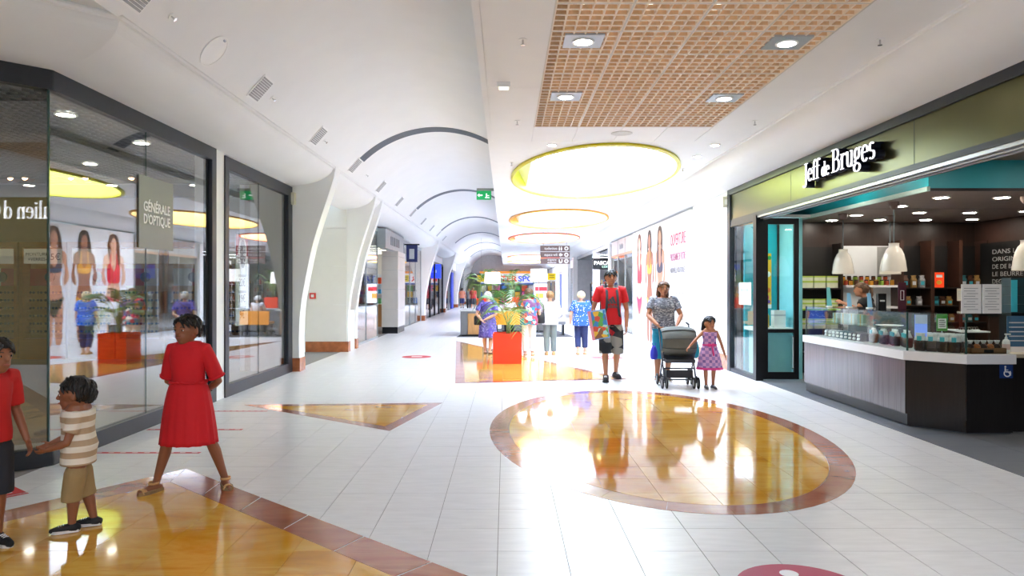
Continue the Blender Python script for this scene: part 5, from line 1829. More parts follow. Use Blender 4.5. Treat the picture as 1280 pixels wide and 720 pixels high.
def frond_mesh(L, droop, rise, nl, seed, m_):
    rnd = random.Random(seed)
    b = MB()
    pts = []
    for i in range(13):
        s = i / 12
        pts.append(Vector((L * (s ** 1.1) * .8, 0, rise * math.sin(s * 1.9) - droop * s ** 2.4)))
    b.tube(pts, [.009 * (1 - .75 * i / 12) for i in range(13)], 6, mi=0)
    for i in range(nl):
        s = .3 + .7 * i / (nl - 1)
        f = s * 12
        k = min(11, int(f))
        p = pts[k].lerp(pts[k + 1], f - k)
        t = (pts[k + 1] - pts[k]).normalized()
        ll = L * .34 * math.sin(.35 + s * 2.2) + .05
        for sg in (-1, 1):
            side = Vector((0, sg, 0))
            d = (side * .85 + t * .65 + Vector((0, 0, .12))).normalized()
            n = d.cross(t).normalized()
            w = .011 + .005 * math.sin(s * 3)
            q = []
            for u, ww in ((0, .35), (.35, 1), (.7, .8), (1.0, .04)):
                c = p + d * ll * u + Vector((0, 0, -.32 * ll * u * u + rnd.uniform(-.006, .006)))
                e = t * w * ww
                q += [c - e, c + e + Vector((0, 0, .004))]
            b.add(q, [(0, 1, 3, 2), (2, 3, 5, 4), (4, 5, 7, 6)], 1)
    return b.mesh('frond', [M_STEM, m_])


FR = [frond_mesh(.95, .32, .75, 16, 1, M_LEAF), frond_mesh(.85, .5, .55, 15, 2, M_LEAF2), frond_mesh(.75, .15, .85, 14, 3, M_LEAF), frond_mesh(1.0, .6, .62, 17, 4, M_LEAF2)]


def palm(x, y, z, sc, nfr, label, seed, group=None):
    rnd = random.Random(seed)
    t = thing('potted_palm', label, 'palm', (x, y, z), 0, group)
    for k in range(3):
        MB().tube([(.03 * (k - 1), .02 * (k % 2), -.02), (.035 * (k - 1), .02 * (k % 2), .18 * sc), (.02 * (k - 1), 0, .34 * sc)], [.016, .012, .009], 8).build('stem', M_STEM, t, True)
    for k in range(nfr):
        a = 2 * PI * k / nfr * 1.0 + rnd.uniform(-.25, .25)
        o = inst('frond', FR[k % 4], t, (.03 * math.cos(a), .03 * math.sin(a), (.26 + .1 * rnd.random()) * sc), (0, 0, a), (sc, sc, sc * rnd.uniform(.85, 1.15)))
        o.rotation_euler = (rnd.uniform(-.15, .15), rnd.uniform(-.35, .12), a)
    return t


planter(.035, 14.98, 0, .59, .62, 'large orange red cube planter standing free on the golden marble')
palm(.06, 14.98, .56, .86, 9, 'green palm growing in the free-standing orange planter', 5)

# ------------------------------------------------------------------ rest area
isl = MB().prism([(-1.55, 22.7), (2.2, 22.7), (1.75, 27.5), (-1.35, 27.5)], .0, .006).build('floor_mat', mat('charcoal_mat', '#45474c', .9, var=.08, scale=20))
tag(isl, 'charcoal grey mat under the rest area seats', 'mat')
M_CUBE = mat('grey_counter_unit', '#6d6f72', .5, var=.04)
M_TANW = mat('tan_wood_front', '#b98a54', .45, var=.14, scale=3, stretch=(6, 6, 1))
t = thing('bench_end_unit', 'grey unit with tan wooden front at the left end of the rest area', 'cabinet', (-1.05, 23.4, 0))
MB().box(-.4, .45, -.3, 1.6, .05, .80).build('body', M_CUBE, t)
MB().box(-.16, .30, -.325, -.3, .06, .73).build('wood_front', M_TANW, t)
MB().box(-.42, .47, -.33, 1.62, .80, .84).build('top', mat('pale_grey_top', '#b7b9bb', .4), t)
MB().box(-.36, .41, -.26, 1.56, 0, .05).build('plinth', M_BLACK, t)
planter(-.75, 24.2, .84, .42, .36, 'orange planter on the grey unit at the left of the rest area', 'rest area planters')
palm(-.75, 24.2, 1.13, .9, 7, 'tall palm in the orange planter left of the white lamp', 11, 'rest area palms')
t = thing('bench_back_unit', 'low grey divider unit behind the orange bench', 'cabinet', (.55, 25.6, 0))
MB().box(-.7, .95, -.25, .25, .05, .8).build('body', M_CUBE, t)
MB().box(-.72, .97, -.27, .27, .8, .84).build('top', mat('pale_grey_top'), t)
MB().box(-.66, .91, -.22, .22, 0, .05).build('plinth', M_BLACK, t)
planter(.28, 25.6, .84, .46, .38, 'orange planter on the divider between the two white lamps', 'rest area planters')
palm(.28, 25.6, 1.15, .85, 7, 'tall palm in the orange planter between the two white lamps', 17, 'rest area palms')
M_BENCH = mat('amber_bench', '#f59a1c', .4, var=.03)
t = thing('bench', 'amber orange bench with a tall back in the rest area', 'bench', (.12, 23.3, 0))
MB().box(-.47, .47, -.05, .03, .36, .80).build('backrest', M_BENCH, t)
MB().box(-.47, .47, .03, .5, .38, .46).build('seat', M_BENCH, t)
for x in (-.42, .38):
    for y in (0, .44):
        MB().box(x, x + .04, y - .02, y + .02, 0, .38).build('leg', M_BLACK, t)
t = thing('bench', 'grey bench seat right of the amber bench', 'bench', (1.35, 23.6, 0))
MB().box(-.55, .6, -.22, .28, .36, .46).build('seat', M_CUBE, t)
MB().box(-.5, -.44, -.18, .24, 0, .36).build('leg', M_BLACK, t)
MB().box(.5, .56, -.18, .24, 0, .36).build('leg', M_BLACK, t)
M_SHADE = mat('white_lamp_shade', '#f7f6f3', .6, var=.01, emit='#fff8ee', estr=.45)
for x, y, z0, z1, r0, r1, l in ((-.44, 24.0, 1.70, 2.08, .28, .25, 'left white drum-shaded floor lamp of the rest area'), (1.10, 23.9, 1.77, 2.18, .29, .27, 'right white drum-shaded floor lamp of the rest area')):
    t = thing('floor_lamp', l, 'floor lamp', (x, y, 0), 0, 'drum floor lamps')
    MB().lathe([(.16, .006), (.16, .03), (.03, .045)], n=20).build('base', M_WHITE, t, 'auto')
    MB().cyl((0, 0, .04), .016, z0 - .0 + .1, 10).build('pole', M_GREYV, t)
    MB().lathe([(r0, z0), (r1, z1), (r1 - .012, z1), (r0 - .012, z0)], n=32, caps=False).build('shade', M_SHADE, t, 'auto')
    MB().ell((0, 0, (z0 + z1) / 2), .06, .06, .08, 12, 8).build('bulb', MATS.get('lamp_bulb') or emis('lamp_bulb', (1, .93, .8), 5), t)

# ------------------------------------------------------------------ hanging direction sign
M_SIGNB = mat('brown_grey_sign', '#6e5856', .45, var=.03)
t = thing('direction_sign', 'hanging sign of three brown grey boards with white pictograms', 'sign', (1.92, 28.0, 2.85))
for q, tx in enumerate(('toilettes', 'espace wifi', 'espace')):
    z = .235 - .245 * q
    MB().box(-.57, .57, -.03, .03, z - .108, z + .108).build('board', M_SIGNB, t)
    if q < 2:
        text_obj('lettering', tx, M_WHITETXT, (-.16, -.031, z), (1, 0, 0), (0, 0, 1), .15, t, .005, width=.5)
    else:
        text_obj('lettering', 'espace', M_WHITETXT, (-.12, -.031, z + .05), (1, 0, 0), (0, 0, 1), .1, t, .005, width=.34)
        text_obj('lettering', 'enfants', M_WHITETXT, (-.12, -.031, z - .05), (1, 0, 0), (0, 0, 1), .1, t, .005, width=.34)
    MB().lathe([(.082, 0), (.082, -.006), (.01, -.006)], (.44, -.031, z), 20, 'y').build('white_disc', M_WHITETXT, t)
    MB().plate([(-.05, -.01), (0, .05), (.05, -.01), (.018, -.01), (.018, -.05), (-.018, -.05), (-.018, -.01)], (.44, -.04, z), (1, 0, 0), (0, 0, 1), (0, -.003, 0)).build('arrow', M_SIGNB, t)
    b = MB()
    if q == 0:
        for x in (.17, .25):
            b.ell((x, -.034, z + .05), .022, .004, .022, 10, 6)
            b.plate([(-.03, .02), (.03, .02), (.02, -.08), (-.02, -.08)], (x, -.034, z), (1, 0, 0), (0, 0, 1), (0, -.003, 0))
    elif q == 1:
        b.ell((.21, -.034, z), .055, .004, .06, 14, 6)
        b.ell((.27, -.034, z), .03, .003, .03, 10, 6)
    else:
        b.plate([(-.07, .07), (-.04, .07), (-.04, -.02), (.03, -.02), (.03, .07), (.07, .07), (.07, -.03), (.03, -.08), (-.04, -.08), (-.07, -.04)], (.22, -.034, z), (1, 0, 0), (0, 0, 1), (0, -.003, 0))
    b.build('pictogram', M_WHITETXT, t)
MB().box(-.57, .18, -.032, .032, -.138, -.11).build('red_line', mat('signal_red', '#d8402c', .4), t)
for x in (-.45, .45):
    MB().cyl((x, 0, .34), .006, .52, 6).build('hanger_rod', M_GREYV, t)

# ------------------------------------------------------------------ floor stickers
M_STK = mat('sticker_red', '#c8232c', .4, var=.03)
M_STK2 = mat('sticker_rose', '#b33a5a', .4, var=.03)
def disc(name, x, y, r_, m_, label):
    t = thing(name, label, 'sticker', (x, y, .0018))
    MB().cyl((0, 0, 0), r_, .0012, 40).build('disc', m_, t)
    return t
t = disc('floor_sticker', 1.535, 3.70, .335, M_STK2, 'rose round floor sticker at the bottom edge of the picture')
b = MB()
b.cyl((0, .2, .0013), .05, .0008, 16)
b.prism([(-.07, .12), (.07, .12), (.05, -.2), (-.05, -.2)], .0013, .0021)
b.build('pictogram', M_WHITETXT, t)
t = disc('floor_sticker', -2.0, 16.2, .33, M_STK, 'red round floor sticker on the pale tiles left of the planter')
MB().prism([(-.12, -.05), (.12, -.05), (.12, .08), (-.12, .08)], .0013, .002).build('print', M_WHITETXT, t)
t = disc('floor_sticker', 2.25, 16.0, .36, M_STK, 'red round floor sticker on the tiles behind the red T-shirt')
MB().prism([(-.12, -.05), (.12, -.05), (.12, .08), (-.12, .08)], .0013, .002).build('print', M_WHITETXT, t)
for x0, x1, y, l in ((-3.88, -2.87, 6.77, 'nearest'), (-3.92, -2.88, 7.88, 'second'), (-3.7, -3.0, 9.06, 'third')):
    t = thing('distance_strip', l + ' thin red distance strip on the tiles by the shop window', 'floor tape', ((x0 + x1) / 2, y, .0), 0, 'red distance strips')
    MB().box(-(x1 - x0) / 2, (x1 - x0) / 2, -.028, .028, .0006, .0018).build('tape', M_STK, t)
    n = 9
    for q in range(n):
        x = -(x1 - x0) / 2 + (x1 - x0) * (q + .3) / n
        MB().box(x, x + .05, -.008, .008, .0018, .0024).build('print', M_WHITETXT, t)
t = thing('floor_notice', 'red and white floor notice at the left picture edge', 'sticker', (-3.72, 5.35, 0), R(-38))
MB().box(-.3, .0, -.14, .14, .0018, .0028).build('red_panel', M_STK, t)
MB().box(.02, .05, -.14, .14, .0018, .0028).build('red_bar', M_STK, t)
for q in range(3):
    MB().box(-.26 + .08 * q, -.22 + .08 * q, -.08, .07, .0028, .0036).build('print', M_WHITETXT, t)

# ------------------------------------------------------------------ far end: sports shop
fw = struct(empty('wall_far'))
MB().box(-9.5, 9.5, 76, 76.3, 0, 5).build('end_wall', mat('pale_grey_end', '#cfd0d2', .6), fw)
MB().box(-3.6, 6, 70.2, 70.4, 3.0, 5).build('bulkhead', mat('grey_bulkhead', '#c3c5c8', .6), fw)
t = thing('sports_shop_front', 'white sports shop fascia with red and blue capitals at the hall end', 'shop front', (.6, 69.6, 0))
MB().box(-3.0, 4.2, 0, .3, 2.05, 2.95).build('fascia', mat('fascia_white', '#f4f4f6', .4, emit='#ffffff', estr=.25), t)
MB().box(-3.1, 2.4, -.05, .3, 2.98, 3.16).build('orange_band', mat('band_orange', '#f0902a', .4, emit='#f0902a', estr=.4), t)
MB().box(-3.0, 4.2, -.03, .25, 1.88, 2.05).build('blue_band', mat('band_blue', '#6a92e8', .4), t)
text_obj('lettering', 'INTER', mat('letters_red', '#e02a20', .4, emit='#e02a20', estr=.5), (-.75, -.01, 2.42), (1, 0, 0), (0, 0, 1), .72, t, .03, width=2.5, bold=.02)
text_obj('lettering', 'SPORT', mat('letters_blue', '#2a50e0', .4, emit='#2a50e0', estr=.5), (1.9, -.01, 2.42), (1, 0, 0), (0, 0, 1), .72, t, .03, width=2.6, bold=.02)
for x in (-3.0, 4.0):
    MB().box(x, x + .2, 0, .3, 0, 2.05).build('post', M_WHITE, t)
MB().box(3.3, 3.7, -.1, -.02, .2, 1.9).build('blue_post', mat('sky_post', '#3fa5dc', .4), t)
sports = ['#d8402c', '#3a70c8', '#e8e8e8', '#2a3a5a', '#e8b83a', '#58a060', '#c84a8a']
for q in range(10):
    t = thing('merchandise_stand', ['first', 'second', 'third', 'fourth', 'fifth', 'sixth', 'seventh', 'eighth', 'ninth', 'tenth'][q] + ' from the left of the colourful stands before the sports shop', 'stand', (-2.1 + .65 * q, 68.5 + .5 * (q % 2), 0), 0, 'sports stands')
    for s_ in range(3):
        MB().box(-.25, .25, -.15, .15, .1 + .58 * s_, .62 + .58 * s_).build('garments', mat('sport%d' % ((q * 2 + s_) % 7), sports[(q * 2 + s_) % 7], .7), t)
    MB().cyl((0, 0, 0), .03, 1.85, 8).build('post', M_GREYV, t)
t = thing('promo_board', 'white promotional board with red lettering beside the right lamp', 'board', (2.95, 60, 0))
MB().box(-.6, .6, -.05, .05, .3, 1.9).build('board', M_WHITE, t)
MB().box(-.5, .5, -.06, -.05, 1.3, 1.65).build('red_block', M_STK, t)
MB().box(-.45, .2, -.06, -.05, .7, 1.1).build('orange_block', mat('band_orange'), t)
MB().box(-.62, -.2, -.07, .07, 0, .3).build('foot', M_GREYV, t)
M_YEL = mat('yellow_sign', '#f2d21c', .4, emit='#f2d21c', estr=.25)
for x, y, z, l in ((-1.55, 46, 2.16, 'small yellow hanging sign left of the white lamps'), (2.95, 46, 2.28, 'small yellow hanging sign right of the white lamps')):
    t = thing('yellow_hanging_sign', l, 'sign', (x, y, z), 0, 'yellow hanging signs')
    MB().box(-.26, .26, -.02, .02, -.21, .21).build('panel', M_YEL, t)
    for q in (-.08, .06):
        MB().box(-.18, .16, -.025, -.02, q, q + .05).build('print', mat('olive_print', '#8a7a1a', .5), t)
    MB().cyl((0, 0, .21), .006, 1.22 if x > 0 else 2.36, 6).build('hanger_rod', M_GREYV, t)
for x, l in ((2.85, 'left'), (3.15, 'right')):
    t = thing('roll_banner', l + ' brown roll banner under the right yellow sign', 'banner', (x, 47.5, 0), 0, 'brown roll banners')
    MB().box(-.11, .11, -.02, .02, .08, 2.0).build('cloth', mat('taupe_banner', '#8f8276', .6), t)
    MB().box(-.13, .13, -.1, .1, 0, .08).build('foot', M_GREYV, t)
# ------------------------------------------------------------------ people
def skin_mat(name, col):
    m = mat(name, col, .5, var=.05, scale=8)
    b = m.node_tree.nodes['Principled BSDF']
    b.inputs['Subsurface Weight'].default_value = .06
    b.inputs['Subsurface Radius'].default_value = (.01, .004, .002)
    return m


SKIN_D = skin_mat('skin_brown', '#8f5a3e')
SKIN_M = skin_mat('skin_tan', '#b57a58')
SKIN_L = skin_mat('skin_fair', '#dca88c')
M_EYE = mat('eye_dark', '#1b1412', .15, var=.02)
M_EYEW = mat('eye_white', '#e6e1da', .25, var=.01)
M_LIP = mat('lip_tone', '#9a5548', .5, var=.05)
HAIR_BK = mat('hair_black', '#16110f', .45, var=.3, scale=30, stretch=(1, 1, .2), bump=.3)
HAIR_BR = mat('hair_brown', '#5f432c', .5, var=.3, scale=30, stretch=(1, 1, .2), bump=.3)
HAIR_LB = mat('hair_light_brown', '#8f6a42', .5, var=.3, scale=30, stretch=(1, 1, .2), bump=.3)
HAIR_BL = mat('hair_ash_blond', '#cdb893', .5, var=.25, scale=30, stretch=(1, 1, .2), bump=.3)
HAIR_WH = mat('hair_white', '#dedbd6', .5, var=.12, scale=30, stretch=(1, 1, .2), bump=.3)


def fabric(name, col='#808080', **k):
    return mat(name, col, k.pop('rough', .8), var=k.pop('var', .07), scale=k.pop('scale', 9), bump=k.pop('bump', .12), bscale=k.pop('bscale', 40), **k)


TORSO = [(.485, .070, .055, 0), (.515, .090, .066, -.004), (.545, .093, .069, -.006), (.60, .083, .061, 0), (.66, .080, .058, .002), (.73, .088, .064, .003), (.78, .094, .060, 0), (.81, .088, .050, -.004), (.835, .052, .040, -.006)]


class Person:
    def __init__(s, name, label, loc, H, face, skin, J=None, girth=1.0, hk=1.0, head_turn=0, voxel=.007, hair=None, sex='m', group=None, lean=0.0, hands=True, sit=False):
        s.H, s.g, s.hk, s.vox = H, girth, hk, voxel
        s.root = thing(name, label, 'person', loc, 0, group)
        a = R(face)
        s.F = Vector((math.sin(a), -math.cos(a), 0))
        s.Rt = Vector((-math.cos(a), -math.sin(a), 0))
        h = R(face + head_turn)
        s.HF = Vector((math.sin(h), -math.cos(h), 0))
        s.HR = Vector((-math.cos(h), -math.sin(h), 0))
        D = dict(hipR=(.05, 0, .525), hipL=(-.05, 0, .525), kneeR=(.055, .012, .285), kneeL=(-.055, .012, .285), ankR=(.055, -.012, .045), ankL=(-.055, -.012, .045),
                 shR=(.108, -.004, .812), shL=(-.108, -.004, .812), elR=(.142, -.02, .635), elL=(-.142, -.02, .635), wrR=(.145, .02, .49), wrL=(-.145, .02, .49),
                 neck=(0, -.006, .85), head=(0, .008, .925), toeR=(.06, .11, .0), toeL=(-.06, .11, .0))
        if J:
            D.update(J)
        s.J = {k: s.P(v) for k, v in D.items()}
        s.lean = lean
        s.skin = skin
        s.body(hands)
        if hair:
            s.hair(*hair) if isinstance(hair, tuple) else s.hair(hair)

    def P(s, v):
        return s.Rt * (v[0] * s.H) + s.F * (v[1] * s.H) + Vector((0, 0, v[2] * s.H))

    def ring(s, u, hw, hd, fo=0, n=20, pw=2.4, ro=0.0, fold=0.0, nf=11, ph=0.0):
        out = []
        for i in range(n):
            a = 2 * PI * i / n
            c, d = math.cos(a), math.sin(a)
            k = (abs(c) ** pw + abs(d) ** pw) ** (-1 / pw)
            k *= 1 + fold * math.sin(nf * a + ph)
            # spine lean moves the upper body forward
            le = s.lean * max(0, u - .53)
            out.append(s.Rt * ((c * k * hw + ro) * s.H) + s.F * ((d * k * hd + fo + le) * s.H) + Vector((0, 0, u * s.H)))
        return out

    def trow(s, u):
        T = TORSO
        if u <= T[0][0]:
            return T[0][1:]
        for a, b in zip(T, T[1:]):
            if a[0] <= u <= b[0]:
                t = (u - a[0]) / (b[0] - a[0])
                return tuple(a[i] + (b[i] - a[i]) * t for i in (1, 2, 3))
        return T[-1][1:]

    def hand(s, b, w, el, side):
        H = s.H
        d = (w - el).normalized()
        L = .1 * H
        sp = s.F - d * s.F.dot(d)
        if sp.length < .3:
            sp = Vector((0, 0, 1)) - d * d.z
        sp.normalize()
        inn = d.cross(sp) * side
        if inn.dot(-s.Rt * side) < 0:
            inn = -inn
        M = Matrix((sp, inn, d)).transposed()
        b.ell(w + d * L * .26, L * .2, L * .1, L * .3, 10, 7, M)
        for i, (o, ln) in enumerate(((.15, .42), (.05, .47), (-.05, .45), (-.15, .36))):
            p0 = w + d * L * .46 + sp * L * o
            p1 = p0 + (d * .9 + inn * .25).normalized() * L * ln * .45
            p2 = p1 + (d * .65 + inn * .7).normalized() * L * ln * .35
            p3 = p2 + (d * .3 + inn * .9).normalized() * L * ln * .22
            b.tube([p0 - d * L * .1, p0, p1, p2, p3], [L * .058, L * .056, L * .052, L * .048, L * .04], 7, True)
        t0 = w + d * L * .12 + sp * L * .14
        t1 = t0 + (d * .6 + sp * .7 + inn * .2).normalized() * L * .2
        t2 = t1 + (d * .9 + sp * .25 + inn * .4).normalized() * L * .2
        b.tube([t0, t1, t2], [L * .07, L * .062, L * .05], 7, True)

    def body(s, hands):
        H, J, g = s.H, s.J, s.g
        b = MB()
        b.rings([s.ring(u, hw * .93 * g, hd * .93 * g, fo) for u, hw, hd, fo in TORSO])
        for q, sd in (('R', 1), ('L', -1)):
            hip, kn, an, toe = J['hip' + q], J['knee' + q], J['ank' + q], J['toe' + q]
            gl = (1 + g) / 2
            back = -s.F * .008 * H
            b.tube([hip + Vector((0, 0, .02 * H)), hip.lerp(kn, .3), hip.lerp(kn, .7), kn, kn.lerp(an, .3) + back, kn.lerp(an, .65) + back * .5, an, an - Vector((0, 0, .02 * H))],
                   [H * x * gl for x in (.047, .048, .038, .031, .0325, .025, .0195, .02)], 12, True)
            td = (toe - Vector((an.x, an.y, 0)))
            td.z = 0
            td.normalize()
            base = Vector((an.x, an.y, an.z))
            hz = an.z - .045 * H
            b.tube([base - td * .022 * H + Vector((0, 0, -.02 * H)), base + td * .03 * H + Vector((0, 0, -.018 * H)), base + td * .075 * H + Vector((0, 0, -.028 * H)), base + td * .105 * H + Vector((0, 0, -.032 * H))],
                   [H * .0215, H * .022, H * .0165, H * .0125], 10, True)
            sh, el, wr = J['sh' + q], J['el' + q], J['wr' + q]
            le = s.F * (s.lean * .28 * H)
            sh = sh + le
            J['sh' + q] = sh
            ga = (1 + g) / 2
            b.tube([J['neck'] + le * .9 + Vector((0, 0, -.04 * H)), sh, sh.lerp(el, .45), el, el.lerp(wr, .3), wr], [H * x * ga for x in (.03, .031, .0265, .0215, .0225, .0155)], 10, True)
            if hands:
                s.hand(b, wr, el, sd)
        hd = J['head'] + s.F * (s.lean * .4 * H)
        nk = J['neck'] + s.F * (s.lean * .32 * H)
        J['head'] = hd
        b.tube([nk - Vector((0, 0, .04 * H)), nk, hd - Vector((0, 0, .03 * H * s.hk))], [.034 * H, .0265 * H * s.hk ** .5, .027 * H * s.hk ** .5], 12)
        k = .068 * H * s.hk
        s.k = k
        M = Matrix((s.HR, s.HF, Vector((0, 0, 1)))).transposed()
        s.HM = M
        # skull, jaw, nose, ears
        b.ell(hd + Vector((0, 0, .12 * k)) - s.HF * .06 * k, .76 * k, .93 * k, .88 * k, 18, 12, M)
        b.ell(hd + Vector((0, 0, -.38 * k)) + s.HF * .22 * k, .56 * k, .62 * k, .6 * k, 16, 10, M)
        b.ell(hd + Vector((0, 0, -.72 * k)) + s.HF * .52 * k, .25 * k, .24 * k, .22 * k, 10, 8, M)
        b.tube([hd + Vector((0, 0, .08 * k)) + s.HF * .80 * k, hd + Vector((0, 0, -.18 * k)) + s.HF * .93 * k], [.08 * k, .125 * k], 8, True)
        for sd in (1, -1):
            b.ell(hd + s.HR * sd * .76 * k - s.HF * .05 * k + Vector((0, 0, -.05 * k)), .09 * k, .17 * k, .27 * k, 8, 7, M)
        o = smoothed('body', b, s.skin, s.vox, 4, .5, s.root)
        if s.vox < .0075:
            for sd in (1, -1):
                c = hd + s.HR * sd * .3 * k + s.HF * .755 * k + Vector((0, 0, .03 * k))
                e = MB().ell(c, .11 * k, .045 * k, .05 * k, 10, 7, M).build('eye', M_EYEW, s.root, True)
                MB().ell(c + s.HF * .045 * k, .06 * k, .03 * k, .06 * k, 10, 6, M).build('iris', M_EYE, e, True)
                MB().tube([c + Vector((0, 0, .2 * k)) - s.HR * sd * .16 * k + s.HF * .05 * k, c + Vector((0, 0, .24 * k)) + s.HF * .07 * k, c + Vector((0, 0, .18 * k)) + s.HR * sd * .17 * k - s.HF * .02 * k], .03 * k, 6).build('eyebrow', HAIR_BK, s.root)
            c = hd + s.HF * .84 * k + Vector((0, 0, -.47 * k))
            MB().ell(c, .24 * k, .07 * k, .055 * k, 12, 7, M).build('mouth', M_LIP, s.root, True)

    def hair(s, m_, style='short', line=.35, vol=1.0):
        k, hd = s.k, s.J['head']
        b = MB()
        nu, nv = 28, 18
        rs = []
        for j in range(nv):
            th = PI * (.02 + .96 * j / (nv - 1))
            r = []
            for i in range(nu):
                a = 2 * PI * i / nu
                x, y, z = math.sin(th) * math.cos(a), math.sin(th) * math.sin(a), math.cos(th)
                rad = 1.07 * vol
                low = -.55 if style != 'cap' else -.25
                if z < low:
                    rad *= max(.55, 1 - (low - z) * 1.6)
                if y > -.15 and z < line + .35 * max(0, abs(x) - .3) * -1:
                    rad *= .72 if y > .1 else .85
                rad *= 1 + .018 * math.sin(9 * a + 5 * th) + .012 * math.sin(17 * a)
                r.append(hd + Vector((0, 0, .14 * k)) - s.HF * .07 * k + s.HM @ Vector((x * .80 * k * rad, y * .97 * k * rad, z * .92 * k * rad)))
            rs.append(r)
        b.rings(rs)
        rnd = random.Random(int(k * 1e5))
        top = hd + Vector((0, 0, .14 * k)) - s.HF * .07 * k
        for _ in range(150 if s.vox < .0075 else 60):
            th, a = math.acos(rnd.uniform(-.5, .98)), rnd.uniform(0, 2 * PI)
            x, y, z = math.sin(th) * math.cos(a), math.sin(th) * math.sin(a), math.cos(th)
            if y > -.15 and z < line - .02:
                continue
            def at(t_, lift):
                q = Vector((x, y - .10 * t_, z - .45 * t_ * (1 if z < .85 else .3)))
                q.x += .25 * t_ * (1 if x > 0 else -1)
                q.normalize()
                return top + s.HM @ Vector((q.x * .80 * k, q.y * .97 * k, q.z * .92 * k)) * (1.05 * vol + lift)
            b.tube([at(0, .0), at(.35, .05), at(.8, .03), at(1.15, -.03 + rnd.uniform(0, .08))], [.05 * k, .075 * k, .055 * k, .012 * k], 5)
        if style in ('long', 'pony'):
            if style == 'long':
                for o in (-.55, -.2, .2, .55):
                    b.tube([hd + s.HR * o * k - s.HF * .75 * k + Vector((0, 0, .1 * k)), hd + s.HR * o * 1.15 * k - s.HF * .85 * k - Vector((0, 0, .9 * k)), hd + s.HR * o * 1.1 * k - s.HF * .8 * k - Vector((0, 0, 1.9 * k))], [.33 * k, .34 * k, .2 * k], 8, True)
            else:
                b.tube([hd - s.HF * .95 * k + Vector((0, 0, .35 * k)), hd - s.HF * 1.35 * k + Vector((0, 0, .2 * k)), hd - s.HF * 1.4 * k - Vector((0, 0, .7 * k)), hd - s.HF * 1.3 * k - Vector((0, 0, 1.3 * k))], [.16 * k, .25 * k, .24 * k, .08 * k], 8, True)
        if style == 'bun':
            b.ell(hd - s.HF * 1.05 * k + Vector((0, 0, .45 * k)), .32 * k, .32 * k, .32 * k, 10, 8)
        return b.build('hair', m_, s.root, True)

    def arm_tube(s, b, q, t, ease, flare=1.0):
        """sleeve: t runs 0..1 over the upper arm, 1..2 over the forearm"""
        J, H = s.J, s.H
        sh, el, wr = J['sh' + q], J['el' + q], J['wr' + q]
        ga = (1 + s.g) / 2
        pts = [sh.lerp(J['neck'], .35) - Vector((0, 0, .012 * H)), sh]
        rad = [.036 * H * ga + ease, .032 * H * ga + ease]
        n = max(2, int(t * 4))
        for i in range(1, n + 1):
            u = t * i / n
            p = sh.lerp(el, u) if u <= 1 else el.lerp(wr, u - 1)
            r_ = (.031 - .0095 * min(1, u) - .006 * max(0, u - 1)) * H * ga + ease * (1 + (flare - 1) * i / n)
            pts.append(p)
            rad.append(r_)
        b.tube(pts, rad, 14)

    def shirt(s, m_, hem=.5, sleeve=.6, ease=.014, name='shirt', flare=1.0, sflare=1.25, top=.835, vox=None, neck=True):
        b = MB()
        us = [hem + (top - hem) * i / 9 for i in range(10)]
        rs = []
        for i, u in enumerate(us):
            hw, hd, fo = s.trow(u)
            e = ease / s.H * (1 + (flare - 1) * (1 - i / 9))
            if u < .56:
                hw, hd = max(hw, .088), max(hd, .064)
            rs.append(s.ring(u, hw * s.g + e * 1.3, hd * s.g + e * 1.3, fo, 24, fold=.012 * (1 - i / 9), nf=7))
        b.rings(rs)
        if sleeve > 0:
            for q in 'RL':
                s.arm_tube(b, q, sleeve, ease, sflare)
        return smoothed(name, b, m_, vox or max(.007, s.vox), 2, .4, s.root)

    def pants(s, m_, cut=1.0, ease=.014, name='trousers', waist=.60, flare=1.0):
        b = MB()
        rs = []
        for i in range(6):
            u = .49 + (waist - .49) * i / 5
            hw, hd, fo = s.trow(u)
            e = min(ease, .012) / s.H
            rs.append(s.ring(u, max(hw, .085) * s.g + e * 1.1, max(hd, .062) * s.g + e * 1.1, fo, 24))
        b.rings(rs)
        gl = (1 + s.g) / 2
        for q in 'RL':
            hip, kn, an = s.J['hip' + q], s.J['knee' + q], s.J['ank' + q]
            pts, rad = [], []
            n = 9
            for i in range(n + 1):
                u = cut * 2 * i / n
                p = hip.lerp(kn, u) if u <= 1 else kn.lerp(an, u - 1)
                r0 = (.05 - .013 * min(1, u) if u < 1 else .037 - .0015 * min(1, (u - 1) / .35) - .008 * max(0, u - 1.35) / .65) * s.H * gl
                pts.append(p)
                rr0 = r0 + ease * (1 + (flare - 1) * i / n)
                rad.append(rr0 if u > .45 else min(rr0, (.040 + .02 * u / .45) * s.H * gl + .006 + ease * u / .45))
            b.tube(pts, rad, 16)
        return smoothed(name, b, m_, max(.007, s.vox), 2, .4, s.root)

    def skirt(s, m_, top, hem, hw1, hd1, name='dress', fold=.05, nf=12, ease=.012, n=12, sleeve=0, sflare=1.3, topu=.835, waist=None, fo=0.0, power=.8, straps=False):
        """dress or skirt: bodice follows the torso down to top, then widens to the hem"""
        b = MB()
        rs = []
        nn = 48
        for i in range(n + 1):
            t = i / n
            u = hem + (top - hem) * t
            hw, hd, f0 = s.trow(max(u, top))
            e = ease / s.H
            a0, a1 = hw * s.g + e, hd * s.g + e
            q = (1 - t) ** power
            rs.append(s.ring(u, a0 + (hw1 - a0) * q, a1 + (hd1 - a1) * q, f0 + fo * q, nn, 2.1, fold=fold * q, nf=nf, ph=.6 * t))
        for i in range(1, 8):
            u = top + (topu - top) * i / 7
            hw, hd, f0 = s.trow(u)
            e = ease / s.H
            rs.append(s.ring(u, hw * s.g + e * 1.2, hd * s.g + e * 1.2, f0, nn, 2.3))
        b.rings(rs)
        o = b.build(name, m_, s.root, True)
